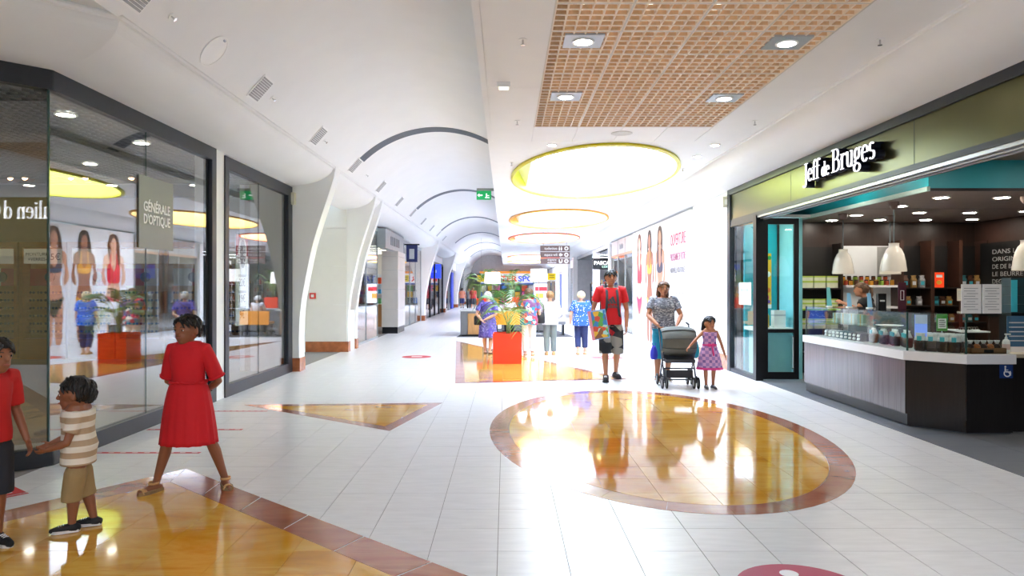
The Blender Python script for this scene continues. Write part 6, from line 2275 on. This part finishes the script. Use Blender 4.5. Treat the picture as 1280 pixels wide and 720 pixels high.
        if sleeve:
            b = MB()
            for q in 'RL':
                s.arm_tube(b, q, sleeve, ease * 1.3, sflare)
            b.rings([s.ring(u, s.trow(u)[0] * s.g + ease * 1.25 / s.H, s.trow(u)[1] * s.g + ease * 1.25 / s.H, s.trow(u)[2], 24) for u in (.72, .76, .80, .825, .84)])
            smoothed('sleeves', b, m_, max(.007, s.vox), 2, .4, s.root)
        return o

    def shoes(s, m_, sole, style='shoe'):
        H = s.H
        for q in 'RL':
            an, toe = s.J['ank' + q], s.J['toe' + q]
            td = Vector((toe.x - an.x, toe.y - an.y, 0)).normalized()
            sd = Vector((-td.y, td.x, 0))
            z0 = an.z - .045 * H
            L = .075 * H
            out = [(-.5, -.27), (-.62, 0), (-.5, .27), (0, .31), (.7, .42), (1.2, .36), (1.52, .12), (1.52, -.1), (1.2, -.34), (.7, -.38), (0, -.3)]
            pts = [Vector((an.x, an.y, 0)) + td * a * L + sd * c * L for a, c in out]
            sh = MB()
            hs = .022 if style == 'shoe' else .03
            n = len(pts)
            sh.add([p + Vector((0, 0, z0)) for p in pts] + [p + Vector((0, 0, z0 + hs * (H * .25 + .55))) for p in pts],
                   [tuple(range(n - 1, -1, -1)), tuple(range(n, 2 * n))] + [(i, (i + 1) % n, n + (i + 1) % n, n + i) for i in range(n)])
            sh.build('shoe_sole' if style == 'shoe' else 'sandal_sole', sole, s.root)
            base = Vector((an.x, an.y, z0))
            if style == 'shoe':
                b = MB()
                b.tube([base - td * .026 * H + Vector((0, 0, .026 * H)), base + td * .03 * H + Vector((0, 0, .027 * H)), base + td * .078 * H + Vector((0, 0, .022 * H)), base + td * .108 * H + Vector((0, 0, .019 * H))], [H * .0275, H * .0285, H * .0235, H * .018], 12, True)
                b.tube([base + Vector((0, 0, .02 * H)), base + Vector((0, 0, .055 * H))], [H * .028, H * .0255], 12)
                smoothed('shoe', b, m_, .006 if s.vox < .0075 else .01, 3, .5, s.root)
                if s.vox < .0075:
                    for t_ in (.045, .058, .071):
                        c = base + td * t_ * H + Vector((0, 0, .05 * H - (t_ - .045) * .26 * H))
                        MB().tube([c - sd * .012 * H, c + Vector((0, 0, .003 * H)), c + sd * .012 * H], .003 * H, 6).build('lace', M_WHITE, s.root)
            else:
                for t_, r_, zz in ((.085, .0195, .022), (.012, .024, .05)):
                    c = base + td * t_ * H
                    rs = []
                    for i in range(13):
                        a = PI * i / 12 if t_ > .05 else 2 * PI * i / 12
                        r2 = r_ * H * 1.12
                        if t_ > .05:
                            p = c + sd * math.cos(a) * r2 * 1.05 + Vector((0, 0, .008 * H + math.sin(a) * zz * H))
                            w = td * .014 * H
                        else:
                            p = c + sd * math.cos(a) * r2 + td * math.sin(a) * r2 + Vector((0, 0, zz * H))
                            w = Vector((0, 0, .006 * H))
                        nrm_ = (p - c - Vector((0, 0, .01 * H))).normalized() * .004 * H
                        rs.append([p - w, p + w, p + w + nrm_, p - w + nrm_])
                    MB().rings(rs).build('strap', m_, s.root, True)


# --- pattern materials
def stripes(name, c1, c2, scale, axis=2):
    m, nt, b = nodes_of(name)
    c = coord(nt, 'Object')
    sx = nt.nodes.new('ShaderNodeSeparateXYZ')
    nt.links.new(c, sx.inputs[0])
    mu = nt.nodes.new('ShaderNodeMath')
    mu.operation = 'MULTIPLY'
    mu.inputs[1].default_value = scale
    nt.links.new(sx.outputs[axis], mu.inputs[0])
    fr = nt.nodes.new('ShaderNodeMath')
    fr.operation = 'FRACT'
    nt.links.new(mu.outputs[0], fr.inputs[0])
    o = ramp(nt, fr.outputs[0], [(0, c1), (.5, c2)], 'CONSTANT')
    nt.links.new(o, b.inputs['Base Color'])
    b.inputs['Roughness'].default_value = .85
    return m


def blotches(name, stops, scale, feature='F1', rough=.8, kind='voronoi', stretch=(1, 1, 1)):
    m, nt, b = nodes_of(name)
    c = coord(nt, 'Object', stretch)
    v = nt.nodes.new('ShaderNodeTexVoronoi')
    v.inputs['Scale'].default_value = scale
    nt.links.new(c, v.inputs[0])
    if kind == 'spots':
        src = v.outputs['Distance']
    else:
        sp = nt.nodes.new('ShaderNodeSeparateColor')
        nt.links.new(v.outputs['Color'], sp.inputs[0])
        src = sp.outputs[0]
    o = ramp(nt, src, stops, 'CONSTANT')
    nt.links.new(o, b.inputs['Base Color'])
    b.inputs['Roughness'].default_value = rough
    return m


def plaid(name, c1, c2, c3, sc):
    m, nt, b = nodes_of(name)
    c = coord(nt, 'Object')
    sx = nt.nodes.new('ShaderNodeSeparateXYZ')
    nt.links.new(c, sx.inputs[0])
    outs = []
    for ax, k in ((0, sc), (2, sc)):
        mu = nt.nodes.new('ShaderNodeMath')
        mu.operation = 'MULTIPLY'
        mu.inputs[1].default_value = k
        nt.links.new(sx.outputs[ax], mu.inputs[0])
        fr = nt.nodes.new('ShaderNodeMath')
        fr.operation = 'FRACT'
        nt.links.new(mu.outputs[0], fr.inputs[0])
        gt = nt.nodes.new('ShaderNodeMath')
        gt.operation = 'GREATER_THAN'
        gt.inputs[1].default_value = .55
        nt.links.new(fr.outputs[0], gt.inputs[0])
        outs.append(gt.outputs[0])
    ad = nt.nodes.new('ShaderNodeMath')
    ad.operation = 'ADD'
    nt.links.new(outs[0], ad.inputs[0])
    nt.links.new(outs[1], ad.inputs[1])
    dv = nt.nodes.new('ShaderNodeMath')
    dv.operation = 'MULTIPLY'
    dv.inputs[1].default_value = .4
    nt.links.new(ad.outputs[0], dv.inputs[0])
    o = ramp(nt, dv.outputs[0], [(0, c1), (.3, c2), (.7, c3)], 'CONSTANT')
    nt.links.new(o, b.inputs['Base Color'])
    b.inputs['Roughness'].default_value = .8
    return m


M_RUB = mat('black_rubber', '#141414', .6, var=.05)
M_TANL = mat('tan_leather', '#cf9f66', .55, var=.1)
M_SOLEW = mat('white_sole', '#dedcd8', .5)

# --- girl in the red dress, foreground
p = Person('person', 'child in a knee-length red dress standing with legs apart', (-2.43, 5.52, 0), 1.36, -4, SKIN_D, dict(
    ankR=(.170, .04, .045), ankL=(-.172, -.085, .045), toeR=(.215, .16, 0), toeL=(-.255, .03, 0), kneeR=(.105, .03, .285), kneeL=(-.115, -.02, .285), hipR=(.052, 0, .51), hipL=(-.052, 0, .51),
    shR=(.094, -.004, .79), shL=(-.094, -.004, .79), elR=(.15, -.05, .61), elL=(-.15, -.05, .61), wrR=(.035, -.115, .52), wrL=(-.035, -.12, .54), neck=(0, -.004, .825), head=(.005, .008, .902)),
    girth=.98, hk=1.2, head_turn=-14, voxel=.005, hair=(HAIR_BK, 'bun', .45))
RED = fabric('red_dress_cotton', '#cf1420', var=.06, scale=5)
p.skirt(RED, .615, .268, .156, .125, 'dress', .055, 17, .012, 14, sleeve=.85, sflare=1.7, topu=.815, power=.55)
rs = []
for i in range(40):
    a = 2 * PI * i / 40
b = MB()
ring_pts = p.ring(.612, .098, .078, 0, 40)
ring_pts.append(ring_pts[0])
b.tube([q + Vector((0, 0, .004 * math.sin(i * 2.6))) for i, q in enumerate(ring_pts)], .009, 6)
b.build('waist_ruffle', RED, p.root, True)
for q in 'RL':
    sh, el = p.J['sh' + q], p.J['el' + q]
    c = sh.lerp(el, .85)
    ax = (el - sh).normalized()
    u1 = ax.cross(Vector((0, 1, 0))).normalized()
    u2 = ax.cross(u1)
    pts = [c + (u1 * math.cos(2 * PI * i / 24) + u2 * math.sin(2 * PI * i / 24)) * (.052 + .004 * (i % 2)) for i in range(25)]
    MB().tube(pts, .011, 6).build('cuff_ruffle', RED, p.root, True)
p.shoes(M_TANL, mat('cork_sole', '#8f7350', .8, var=.2, scale=40), 'sandal')

# --- toddler in striped shirt
p = Person('person', 'small child in striped T-shirt and khaki shorts seen from the side', (-2.74, 4.62, 0), 1.0, -68, SKIN_D, dict(
    ankR=(.045, -.08, .05), ankL=(-.05, .03, .05), toeR=(.06, .06, 0), toeL=(-.06, .17, 0), kneeR=(.05, -.03, .24), kneeL=(-.052, .03, .24), hipR=(.05, 0, .42), hipL=(-.05, 0, .42),
    shR=(.105, .0, .735), shL=(-.105, .0, .735), elR=(.13, .06, .59), elL=(-.135, .045, .585), wrR=(.1, .17, .545), wrL=(-.1, .155, .545), neck=(0, 0, .77), head=(0, .015, .868)),
    girth=1.3, hk=1.6, head_turn=-6, voxel=.0048, hair=(HAIR_BK, 'short', .42, .98))
TORSO_BK = TORSO
SHIRT = stripes('beige_white_stripes', '#e3dccd', '#b29a7c', 13.5)
b_hem = p.shirt(SHIRT, .43, .62, .012, 'striped_shirt', 1.15, 1.5, .775)
p.pants(fabric('khaki_twill', '#9a8258', var=.1), .60, .012, 'shorts', .47, 1.6)
p.shoes(fabric('black_knit', '#131316', rough=.7), M_SOLEW)

# --- boy at the picture edge
p = Person('person', 'child in a red printed T-shirt cut off by the left picture edge', (-3.09, 4.28, 0), 1.27, 62, SKIN_D, dict(
    wrR=(.15, .10, .50), elR=(.15, -.01, .63), wrL=(-.15, .06, .49), neck=(0, .03, .83), head=(0, .085, .905), shR=(.11, 0, .795), shL=(-.11, 0, .795),
    ankL=(-.06, -.02, .045), ankR=(.06, .04, .045)), girth=1.0, hk=1.2, head_turn=10, voxel=.005, hair=(HAIR_BK, 'short', .4))
p.shirt(blotches('red_black_print', [(0, '#c01d1e'), (.72, '#1c1a1c'), (.82, '#c01d1e')], 7), .5, .85, .016, 'printed_shirt', 1.1, 1.4)
p.pants(fabric('dark_denim', '#23262e'), .56, .02, 'shorts', .56, 1.4)
p.shoes(fabric('black_knit'), M_SOLEW)

# --- man in red T-shirt
p = Person('person', 'person in red T-shirt and patched shorts carrying a game box and rucksack', (1.76, 12.05, 0), 1.86, 2, SKIN_M, dict(
    ankR=(.052, .04, .045), ankL=(-.058, -.07, .06), kneeL=(-.06, .0, .29), kneeR=(.055, .03, .287), toeR=(.08, .17, 0), toeL=(-.075, .05, 0),
    elR=(.158, -.01, .64), wrR=(.118, .07, .535), elL=(-.148, -.02, .635), wrL=(-.135, .035, .49)), girth=.9, hk=.96, voxel=.0065, hair=(HAIR_BK, 'short', .42))
p.shirt(fabric('red_jersey', '#d3171f', scale=4), .505, .6, .018, 'tshirt', 1.35, 1.4)
p.pants(blotches('patchwork_shorts', [(0, '#1b1c20'), (.38, '#8f8a80'), (.6, '#b5232c'), (.74, '#d6d2c8'), (.84, '#2a2b30')], 5.5, stretch=(1, 1, 1.6)), .58, .032, 'patchwork_shorts', .58, 1.3)
p.shoes(fabric('dark_trainer', '#1d1e22'), M_RUB)
Hm = p.H
lo = empty('tmp')
bpy.data.objects.remove(lo)
def chest(x, z, d=.0):
    """a point on the shirt front; x to the picture right, z height"""
    return p.F * ((.064 * .93 + .024 / Hm * 1.3 + .004) * Hm + .012 - d - .35 * x * x) + Vector((x, 0, z))
b = MB()
for i in range(3):
    h = .055 + .035 * i
    x0 = -.075 + .05 * i
    b.add([chest(x0, 1.29), chest(x0 + .042, 1.29), chest(x0 + .042 - h * .45, 1.29 + h), chest(x0 + .006 - h * .45, 1.29 + h * .8)], [(0, 1, 2, 3)])
b.build('chest_emblem', mat('emblem_grey', '#4c4a50', .6), p.root)
v, f = text_polys('adidas', .085, 0, 'CENTER', .002)
MB().add([chest(q.x, 1.245 + q.y) for q in v], f).build('chest_lettering', mat('emblem_grey'), p.root)
# backpack
bk = MB()
c = -p.F * (.062 * Hm + .1) + Vector((0, 0, 1.22))
bk.ell(c, .15, .1, .24, 16, 12)
pk = bk.build('rucksack', fabric('rucksack_grey', '#3b3c42'), None, True)
pk.location = p.root.location
tag(pk, 'dark rucksack worn over the red T-shirt beside the stroller', 'rucksack')
for sd in (1, -1):
    pts = []
    for a, z, f_ in ((.075, 1.52, .0), (.082, 1.555, .03), (.085, 1.5, .10), (.088, 1.4, .145), (.098, 1.22, .155), (.13, 1.08, .10), (.14, 1.02, .03)):
        pts.append(p.Rt * sd * a + p.F * f_ + Vector((0, 0, z)))
    b = MB()
    b.rings([[q - p.Rt * .02, q + p.Rt * .02, q + p.Rt * .02 + p.F * .008, q - p.Rt * .02 + p.F * .008] for q in pts])
    b.build('strap', fabric('rucksack_grey'), pk, True)
# the game box
bx = thing('game_box', 'colourful board game box held by the person in the red T-shirt', 'box', (1.76 - .215, 11.83, .93), R(14))
bx.rotation_euler = (R(-6), R(-8), R(16))
MB().box(-.15, .13, -.04, .05, -.22, .26).build('box', mat('box_blue', '#7fa6d8', .4), bx)
MB().box(-.135, .115, -.043, -.04, -.2, .24).build('cover', blotches('box_art', [(0, '#3f7fb8'), (.25, '#58a050'), (.45, '#e0b03a'), (.6, '#c8503a'), (.75, '#a9d0c8'), (.9, '#8a5a3a')], 13), bx)
MB().box(-.152, -.13, -.042, .052, -.222, .262).build('spine', mat('box_rose', '#d88a9a', .4), bx)

# --- woman pushing the stroller
p = Person('person', 'person in a grey patterned top pushing the stroller', (2.62, 11.95, 0), 1.66, 0, SKIN_M, dict(
    elR=(.165, .05, .66), wrR=(.098, .17, .575), elL=(-.165, .05, .66), wrL=(-.098, .17, .58), ankR=(.07, .03, .045), ankL=(-.05, -.06, .05)), girth=1.16, voxel=.0068, hair=(HAIR_BR, 'long', .45))
p.shirt(blotches('grey_white_print', [(0, '#6b6e78'), (.5, '#8f929a'), (.78, '#c3c4c8')], 34, stretch=(1, 1, 2)), .53, .6, .016, 'blouse', 1.2, 1.4)
p.pants(fabric('teal_cotton', '#1e8fb0'), .62, .02, 'teal_shorts', .58, 1.3)
p.shoes(mat('black_strap', '#222226', .5), M_SOLEW, 'sandal')

# --- little girl with plaid dress
p = Person('person', 'child in a purple plaid sleeveless dress holding on to the stroller', (3.13, 11.05, 0), 1.13, 0, SKIN_M, dict(
    elR=(.17, .03, .70), wrR=(.285, .06, .585), elL=(-.16, -.01, .62), wrL=(-.2, .02, .47), ankR=(.045, .0, .045), ankL=(-.05, -.01, .045), shR=(.095, 0, .77), shL=(-.095, 0, .77), neck=(0, 0, .80), head=(0, .01, .89)),
    girth=.95, hk=1.36, head_turn=12, voxel=.0062, hair=(HAIR_BK, 'long', .45))
p.skirt(plaid('purple_plaid', '#9a7ab4', '#c99ac4', '#7a5f9c', 11), .60, .30, .165, .135, 'plaid_dress', .04, 12, .012, 12, topu=.775, power=.7)
b = MB()
hem = p.ring(.296, .165, .135, 0, 48, 2.1, fold=.05, nf=12)
hem2 = p.ring(.268, .172, .142, 0, 48, 2.1, fold=.08, nf=12)
b.rings([hem, hem2])
b.build('pink_hem', fabric('hot_pink', '#e0408c'), p.root, True)
b = MB()
rg = p.ring(.60, .094, .072, 0, 32)
b.rings([[q - Vector((0, 0, .012)), q + Vector((0, 0, .012)), q * 1.02 + Vector((0, 0, .0))] for q in rg + rg[:1]])
b.ell(p.F * .095 + Vector((.03, 0, .68)), .035, .015, .025, 10, 6)
b.ell(p.F * .095 + Vector((-.03, 0, .68)), .035, .015, .025, 10, 6)
b.tube([p.F * .1 + Vector((.01, 0, .67)), p.F * .125 + Vector((.03, 0, .52))], .012, 6)
b.build('pink_bow', fabric('hot_pink'), p.root, True)
for sd in (1, -1):
    MB().tube([p.Rt * sd * .062 + p.F * .05 + Vector((0, 0, .84)), p.Rt * sd * .06 + p.F * .03 + Vector((0, 0, .90)), p.Rt * sd * .058 - p.F * .03 + Vector((0, 0, .90)), p.Rt * sd * .06 - p.F * .055 + Vector((0, 0, .84))], .011, 6).build('shoulder_strap', fabric('hot_pink'), p.root, True)
p.shoes(fabric('grey_trainer', '#5c6068'), M_SOLEW)

# --- four women seen from behind
p = Person('person', 'person in a blue and white print blouse walking away', (1.76, 16.75, 0), 1.47, 176, SKIN_L, dict(ankR=(.06, .03, .045), ankL=(-.05, -.06, .055), wrL=(-.17, .03, .49), elL=(-.165, -.02, .635)), girth=1.28, voxel=.0085, hair=(HAIR_BL, 'short', .3, 1.08))
p.shirt(blotches('blue_white_print', [(0, '#e9edf5'), (.28, '#2f5fc0')], 24, kind='spots'), .46, .7, .02, 'print_blouse', 1.5, 1.5)
p.pants(fabric('navy_cotton', '#26305c'), .86, .012, 'navy_trousers', .56)
p.shoes(M_TANL, M_TANL, 'sandal')
p = Person('person', 'person in a white top and grey trousers walking away', (1.03, 16.65, 0), 1.47, 184, SKIN_L, dict(elL=(-.15, .05, .64), wrL=(-.08, .12, .56), elR=(.15, .05, .64), wrR=(.1, .13, .56)), girth=1.18, voxel=.0085, hair=(HAIR_LB, 'short', .3, 1.1))
p.shirt(fabric('white_knit', '#e8e8ea'), .48, 1.55, .02, 'white_top', 1.4, 1.2)
p.pants(fabric('grey_cotton', '#747b78'), .97, .014, 'grey_trousers', .56)
p.shoes(M_TANL, M_TANL, 'shoe')
p = Person('person', 'person in a bright floral blouse and white trousers, right of the planter', (.53, 16.45, 0), 1.54, 172, SKIN_L, dict(elL=(-.15, .06, .64), wrL=(-.06, .13, .57), elR=(.155, .03, .64), wrR=(.15, .1, .53), ankR=(.06, -.05, .05), ankL=(-.06, .03, .045)), girth=1.22, voxel=.0085, hair=(HAIR_BR, 'short', .3, 1.08))
p.shirt(blotches('floral_print', [(0, '#c83a52'), (.2, '#3a8aa0'), (.4, '#e8e0d4'), (.55, '#7a4a78'), (.7, '#e87a4a'), (.82, '#4a6a9a'), (.92, '#f0b8b0')], 13), .46, .75, .02, 'floral_blouse', 1.5, 1.5)
p.pants(fabric('white_denim', '#ece9e4'), .95, .014, 'white_trousers', .56)
p.shoes(M_TANL, M_TANL, 'sandal')
hb = thing('handbag', 'black shoulder bag between the floral blouse and the white top', 'handbag', (.80, 16.5, .88))
b = MB()
b.rings([[(x * w, y * d_, z) for x, y in ((-1, -.6), (-.6, -1), (.6, -1), (1, -.6), (1, .6), (.6, 1), (-.6, 1), (-1, .6))] for z, w, d_ in ((-.14, .08, .04), (-.12, .1, .055), (0, .1, .05), (.1, .085, .035), (.12, .08, .025))])
b.build('bag_body', mat('black_leather', '#1d1c1f', .45), hb, True)
MB().tube([(-.07, 0, .1), (-.08, 0, .25), (.0, 0, .4), (.08, 0, .25), (.07, 0, .1)], .009, 8).build('strap', mat('black_leather'), hb, True)
p = Person('person', 'person in a violet dress with hands clasped behind the back', (-.42, 17.0, 0), 1.46, 165, SKIN_L, dict(elR=(.16, -.07, .64), wrR=(.0, -.14, .56), elL=(-.165, -.07, .64), wrL=(-.06, -.145, .545), ankR=(.05, -.05, .05), ankL=(-.05, .02, .045)), girth=1.26, voxel=.0085, hair=(HAIR_WH, 'short', .3, 1.1))
VIO = blotches('violet_print', [(0, '#5a4fa6'), (.55, '#6f66bc'), (.88, '#9a94d8')], 30)
p.skirt(VIO, .60, .26, .15, .125, 'violet_dress', .03, 9, .018, 10, sleeve=.7, sflare=1.5, power=.5)
p.shoes(mat('brown_strap', '#5c3a2a', .5), mat('brown_strap'), 'sandal')
hb = thing('shoulder_bag', 'small black bag at the hip of the violet dress', 'handbag', (-.66, 16.95, .80))
b = MB()
b.rings([[(x * w, y * d_, z) for x, y in ((-1, -.6), (-.6, -1), (.6, -1), (1, -.6), (1, .6), (.6, 1), (-.6, 1), (-1, .6))] for z, w, d_ in ((-.12, .07, .05), (-.1, .085, .06), (.06, .085, .055), (.1, .07, .03))])
b.build('bag_body', mat('black_leather'), hb, True)
MB().tube([(-.0, 0, .08), (.1, -.18, .3), (.28, -.175, .42), (.36, -.1, .46), (.38, .02, .47)], .009, 8).build('strap', mat('black_leather'), hb, True)

# --- person seated on the amber bench
p = Person('person', 'person in a pale shirt seated on the amber bench', (.12, 23.55, 0), 1.5, 180, SKIN_L, dict(
    hipR=(.06, .04, .40), hipL=(-.06, .04, .40), kneeR=(.07, .26, .33), kneeL=(-.07, .26, .33), ankR=(.07, .27, .05), ankL=(-.07, .27, .05), toeR=(.07, .4, 0), toeL=(-.07, .4, 0),
    shR=(.11, 0, .675), shL=(-.11, 0, .675), elR=(.15, .07, .52), elL=(-.15, .07, .52), wrR=(.08, .2, .44), wrL=(-.08, .2, .44), neck=(0, 0, .71), head=(0, .01, .79)), girth=.01, voxel=.01, hands=True)
bpy.data.objects.remove(p.root.children[0])
b = MB()
TS_ = [(u - .135, hw, hd, fo) for u, hw, hd, fo in TORSO]
sb_ = MB()
sb_.rings([p.ring(u, hw * 1.15, hd * 1.2, fo, 24) for u, hw, hd, fo in TS_])
p.g = 1.1
for q in 'RL':
    p.arm_tube(sb_, q, .9, .016, 1.3)
smoothed('pale_shirt', sb_, blotches('pale_check', [(0, '#dcdde2'), (.6, '#b9bcc6')], 30), .01, 3, .5, p.root)
bb = MB()
for q in 'RL':
    J = p.J
    bb.tube([J['hip' + q], J['hip' + q].lerp(J['knee' + q], .5), J['knee' + q], J['knee' + q].lerp(J['ank' + q], .4), J['ank' + q]], [.08, .075, .055, .05, .035], 10, True)
    bb.tube([J['ank' + q] - Vector((0, 0, .02)), J['ank' + q] + p.F * .1 - Vector((0, 0, .035))], [.038, .03], 8, True)
    bb.tube([J['sh' + q], J['el' + q], J['wr' + q]], [.045, .034, .025], 8, True)
    p.hand(bb, J['wr' + q], J['el' + q], 1 if q == 'R' else -1)
bb.rings([p.ring(u, hw * .95, hd * .95, fo) for u, hw, hd, fo in TS_])
hd_ = p.J['head']
k_ = p.k
bb.tube([p.J['neck'] - Vector((0, 0, .05)), hd_], [.045, .045], 10)
bb.ell(hd_ + Vector((0, 0, .1 * k_)), .76 * k_, .93 * k_, .95 * k_, 16, 10)
bb.ell(hd_ + Vector((0, 0, -.4 * k_)) + p.F * .22 * k_, .56 * k_, .6 * k_, .6 * k_, 12, 8)
smoothed('body', bb, SKIN_L, .01, 3, .5, p.root)
p.hair(HAIR_WH, 'short', .3, 1.08)
pb_ = MB()
for q in 'RL':
    J = p.J
    pb_.tube([J['hip' + q], J['hip' + q].lerp(J['knee' + q], .5), J['knee' + q], J['knee' + q].lerp(J['ank' + q], .5), J['ank' + q] + Vector((0, 0, .05))], [.1, .09, .068, .062, .055], 12, True)
smoothed('dark_trousers', pb_, fabric('charcoal_trousers', '#33353c'), .01, 3, .5, p.root)

# --- distant walkers
p = Person('person', 'distant person in a dark red shirt walking near the left wall', (-2.35, 52.0, 0), 1.62, 0, SKIN_M, dict(ankR=(.055, .06, .045), ankL=(-.055, -.06, .05)), girth=1.1, voxel=.014, hair=(HAIR_BK, 'short', .4))
p.shirt(fabric('dark_red_jersey', '#a3222a'), .49, .7, .02, 'red_shirt', 1.2, 1.4)
p.pants(fabric('charcoal_trousers'), .6, .03, 'shorts', .57, 1.3)
p.shoes(M_RUB, M_RUB)
p = Person('person', 'distant person in a grey shirt beside the dark red shirt', (-2.68, 52.6, 0), 1.55, 0, SKIN_M, dict(ankR=(.055, -.05, .045), ankL=(-.055, .06, .05)), girth=1.05, voxel=.014, hair=(HAIR_BK, 'short', .4))
p.shirt(fabric('grey_jersey', '#7e838a'), .49, .7, .02, 'grey_shirt', 1.2, 1.4)
p.pants(fabric('charcoal_trousers'), .97, .02, 'trousers', .57)
p.shoes(M_RUB, M_RUB)
p = Person('person', 'distant person in a peach top against the far left pillars', (-3.35, 55.5, 0), 1.55, 180, SKIN_M, {}, girth=1.05, voxel=.014, hair=(HAIR_BK, 'short', .4))
p.shirt(fabric('peach_jersey', '#d88a6a'), .49, .7, .02, 'peach_top', 1.2, 1.4)
p.pants(fabric('navy_cotton'), .6, .03, 'shorts', .57, 1.3)
p.shoes(M_RUB, M_RUB)

# --- shop assistant behind the counter
p = Person('person', 'person in a black top reaching to the left behind the chocolate counter', (5.92, 11.6, 0), 1.64, -125, SKIN_M, dict(
    elL=(-.16, .12, .74), wrL=(-.1, .26, .80), elR=(.15, .08, .66), wrR=(.12, .24, .62)), girth=1.08, voxel=.0085, hair=(HAIR_BR, 'pony', .45), lean=.25, head_turn=10)
p.shirt(fabric('black_jersey', '#141417'), .5, .5, .018, 'black_top', 1.1, 1.3)
p.pants(fabric('black_trousers', '#17171b'), .97, .018, 'trousers', .58)
p.shoes(M_RUB, M_RUB)

# ------------------------------------------------------------------ stroller
st = thing('stroller', 'grey hooded stroller with dark tube frame and paired wheels', 'stroller', (2.70, 11.25, 0), R(-3))
M_TUBE = mat('dark_frame_tube', '#4a4e57', .35, .5)
M_HOOD = fabric('grey_hood_cloth', '#63665f', var=.08)
for sx in (-1, 1):
    x = sx * .24
    MB().tube([(x, .42, .96), (x, .40, .90), (x * 1.0, -.16, .12)], .013, 8).build('frame_tube', M_TUBE, st)
    MB().tube([(x, -.06, .55), (x, .30, .10)], .012, 8).build('frame_tube', M_TUBE, st)
    MB().tube([(x, .42, .96), (x * .9, .47, .985)], .016, 8, True).build('handle_grip', M_RUB, st)
    MB().tube([(x, -.02, .36), (x, .18, .34)], .01, 8).build('brace', M_TUBE, st)
    for y in (-.2, .30):
        MB().tube([(x, y, .2 if y < 0 else .12), (x, y, .09)], .012, 8).build('wheel_fork', M_TUBE, st)
        for dx in (-.04, .025):
            w_ = MB().lathe([(.055, -.008), (.085, -.012), (.09, -.006), (.09, .006), (.085, .012), (.055, .008)], (x + dx, y, .092), 20, 'x').build('wheel', M_RUB, st, 'auto')
            MB().lathe([(.05, -.012), (.052, .012)], (x + dx, y, .092), 14, 'x').build('hub', M_GREYV, w_)
for y, z in ((-.17, .14), (-.05, .3), (.28, .13), (.40, .9), (.02, .42)):
    MB().tube([(-.24, y, z), (.24, y, z)], .011, 8).build('crossbar', M_TUBE, st)
# hood: ribbed canopy bulging forward
rs = []
for i in range(9):
    a = R(-25 + 150 * i / 8)
    rr_ = .30
    row = []
    for j in range(13):
        u = -1 + 2 * j / 12
        bulge = math.sqrt(max(0, 1 - (u * .93) ** 2)) ** .6
        row.append((u * .265, .12 - rr_ * math.cos(a - R(35)) * (.55 + .45 * bulge), .70 + rr_ * math.sin(a - R(35)) * (.6 + .4 * bulge) * .82))
    rs.append(row)
v = [q for r in rs for q in r]
f = [(i * 13 + j, i * 13 + j + 1, (i + 1) * 13 + j + 1, (i + 1) * 13 + j) for i in range(8) for j in range(12)]
o = MB().add(v, f).build('hood', M_HOOD, st, True)
md = o.modifiers.new('t', 'SOLIDIFY')
md.thickness = .012
for i in (2, 4, 6):
    MB().tube([Vector(q) * 1.0 + Vector((0, -.006, .004)) for q in rs[i]], .007, 6).build('hood_rib', fabric('dark_hood_rib', '#45484a'), st)
b = MB()
b.box(-.22, .22, .02, .06, .45, .78)
b.box(-.22, .22, -.2, .06, .40, .45)
b.build('seat_cloth', fabric('dark_seat_cloth', '#3b3e44'), st)
b = MB()
b.box(-.2, .2, -.12, .26, .16, .17)
b.box(-.2, .2, -.12, -.11, .16, .28)
b.box(-.2, -.19, -.12, .26, .16, .28)
b.box(.19, .2, -.12, .26, .16, .28)
b.build('basket', fabric('dark_seat_cloth'), st)
def soft_bag(name, loc, sx, sy, sz, m_, label):
    t = thing(name, label, 'bag', loc)
    rs = []
    for z, w in ((-1, .55), (-.9, .85), (-.4, 1.0), (.2, .9), (.7, .6), (1.0, .35)):
        rs.append([(sx * w * math.cos(2 * PI * i / 18) * (1 + .06 * math.sin(5 * i)), sy * w * math.sin(2 * PI * i / 18), sz * z) for i in range(18)])
    MB().rings(rs).build('bag_body', m_, t, True)
    MB().tube([(-.02, 0, sz * .95), (-.03, 0, sz * 1.35), (.03, 0, sz * 1.35), (.02, 0, sz * .95)], .006, 6).build('handle', m_, t)
soft_bag('shopping_bag', (2.98, 11.44, .60), .10, .08, .16, fabric('teal_bag', '#149aa6'), 'teal bag hanging at the right side of the stroller')
soft_bag('shopping_bag', (2.37, 11.5, .52), .06, .06, .11, fabric('ultramarine_bag', '#3a3fc0'), 'small ultramarine bag hanging at the left of the stroller')
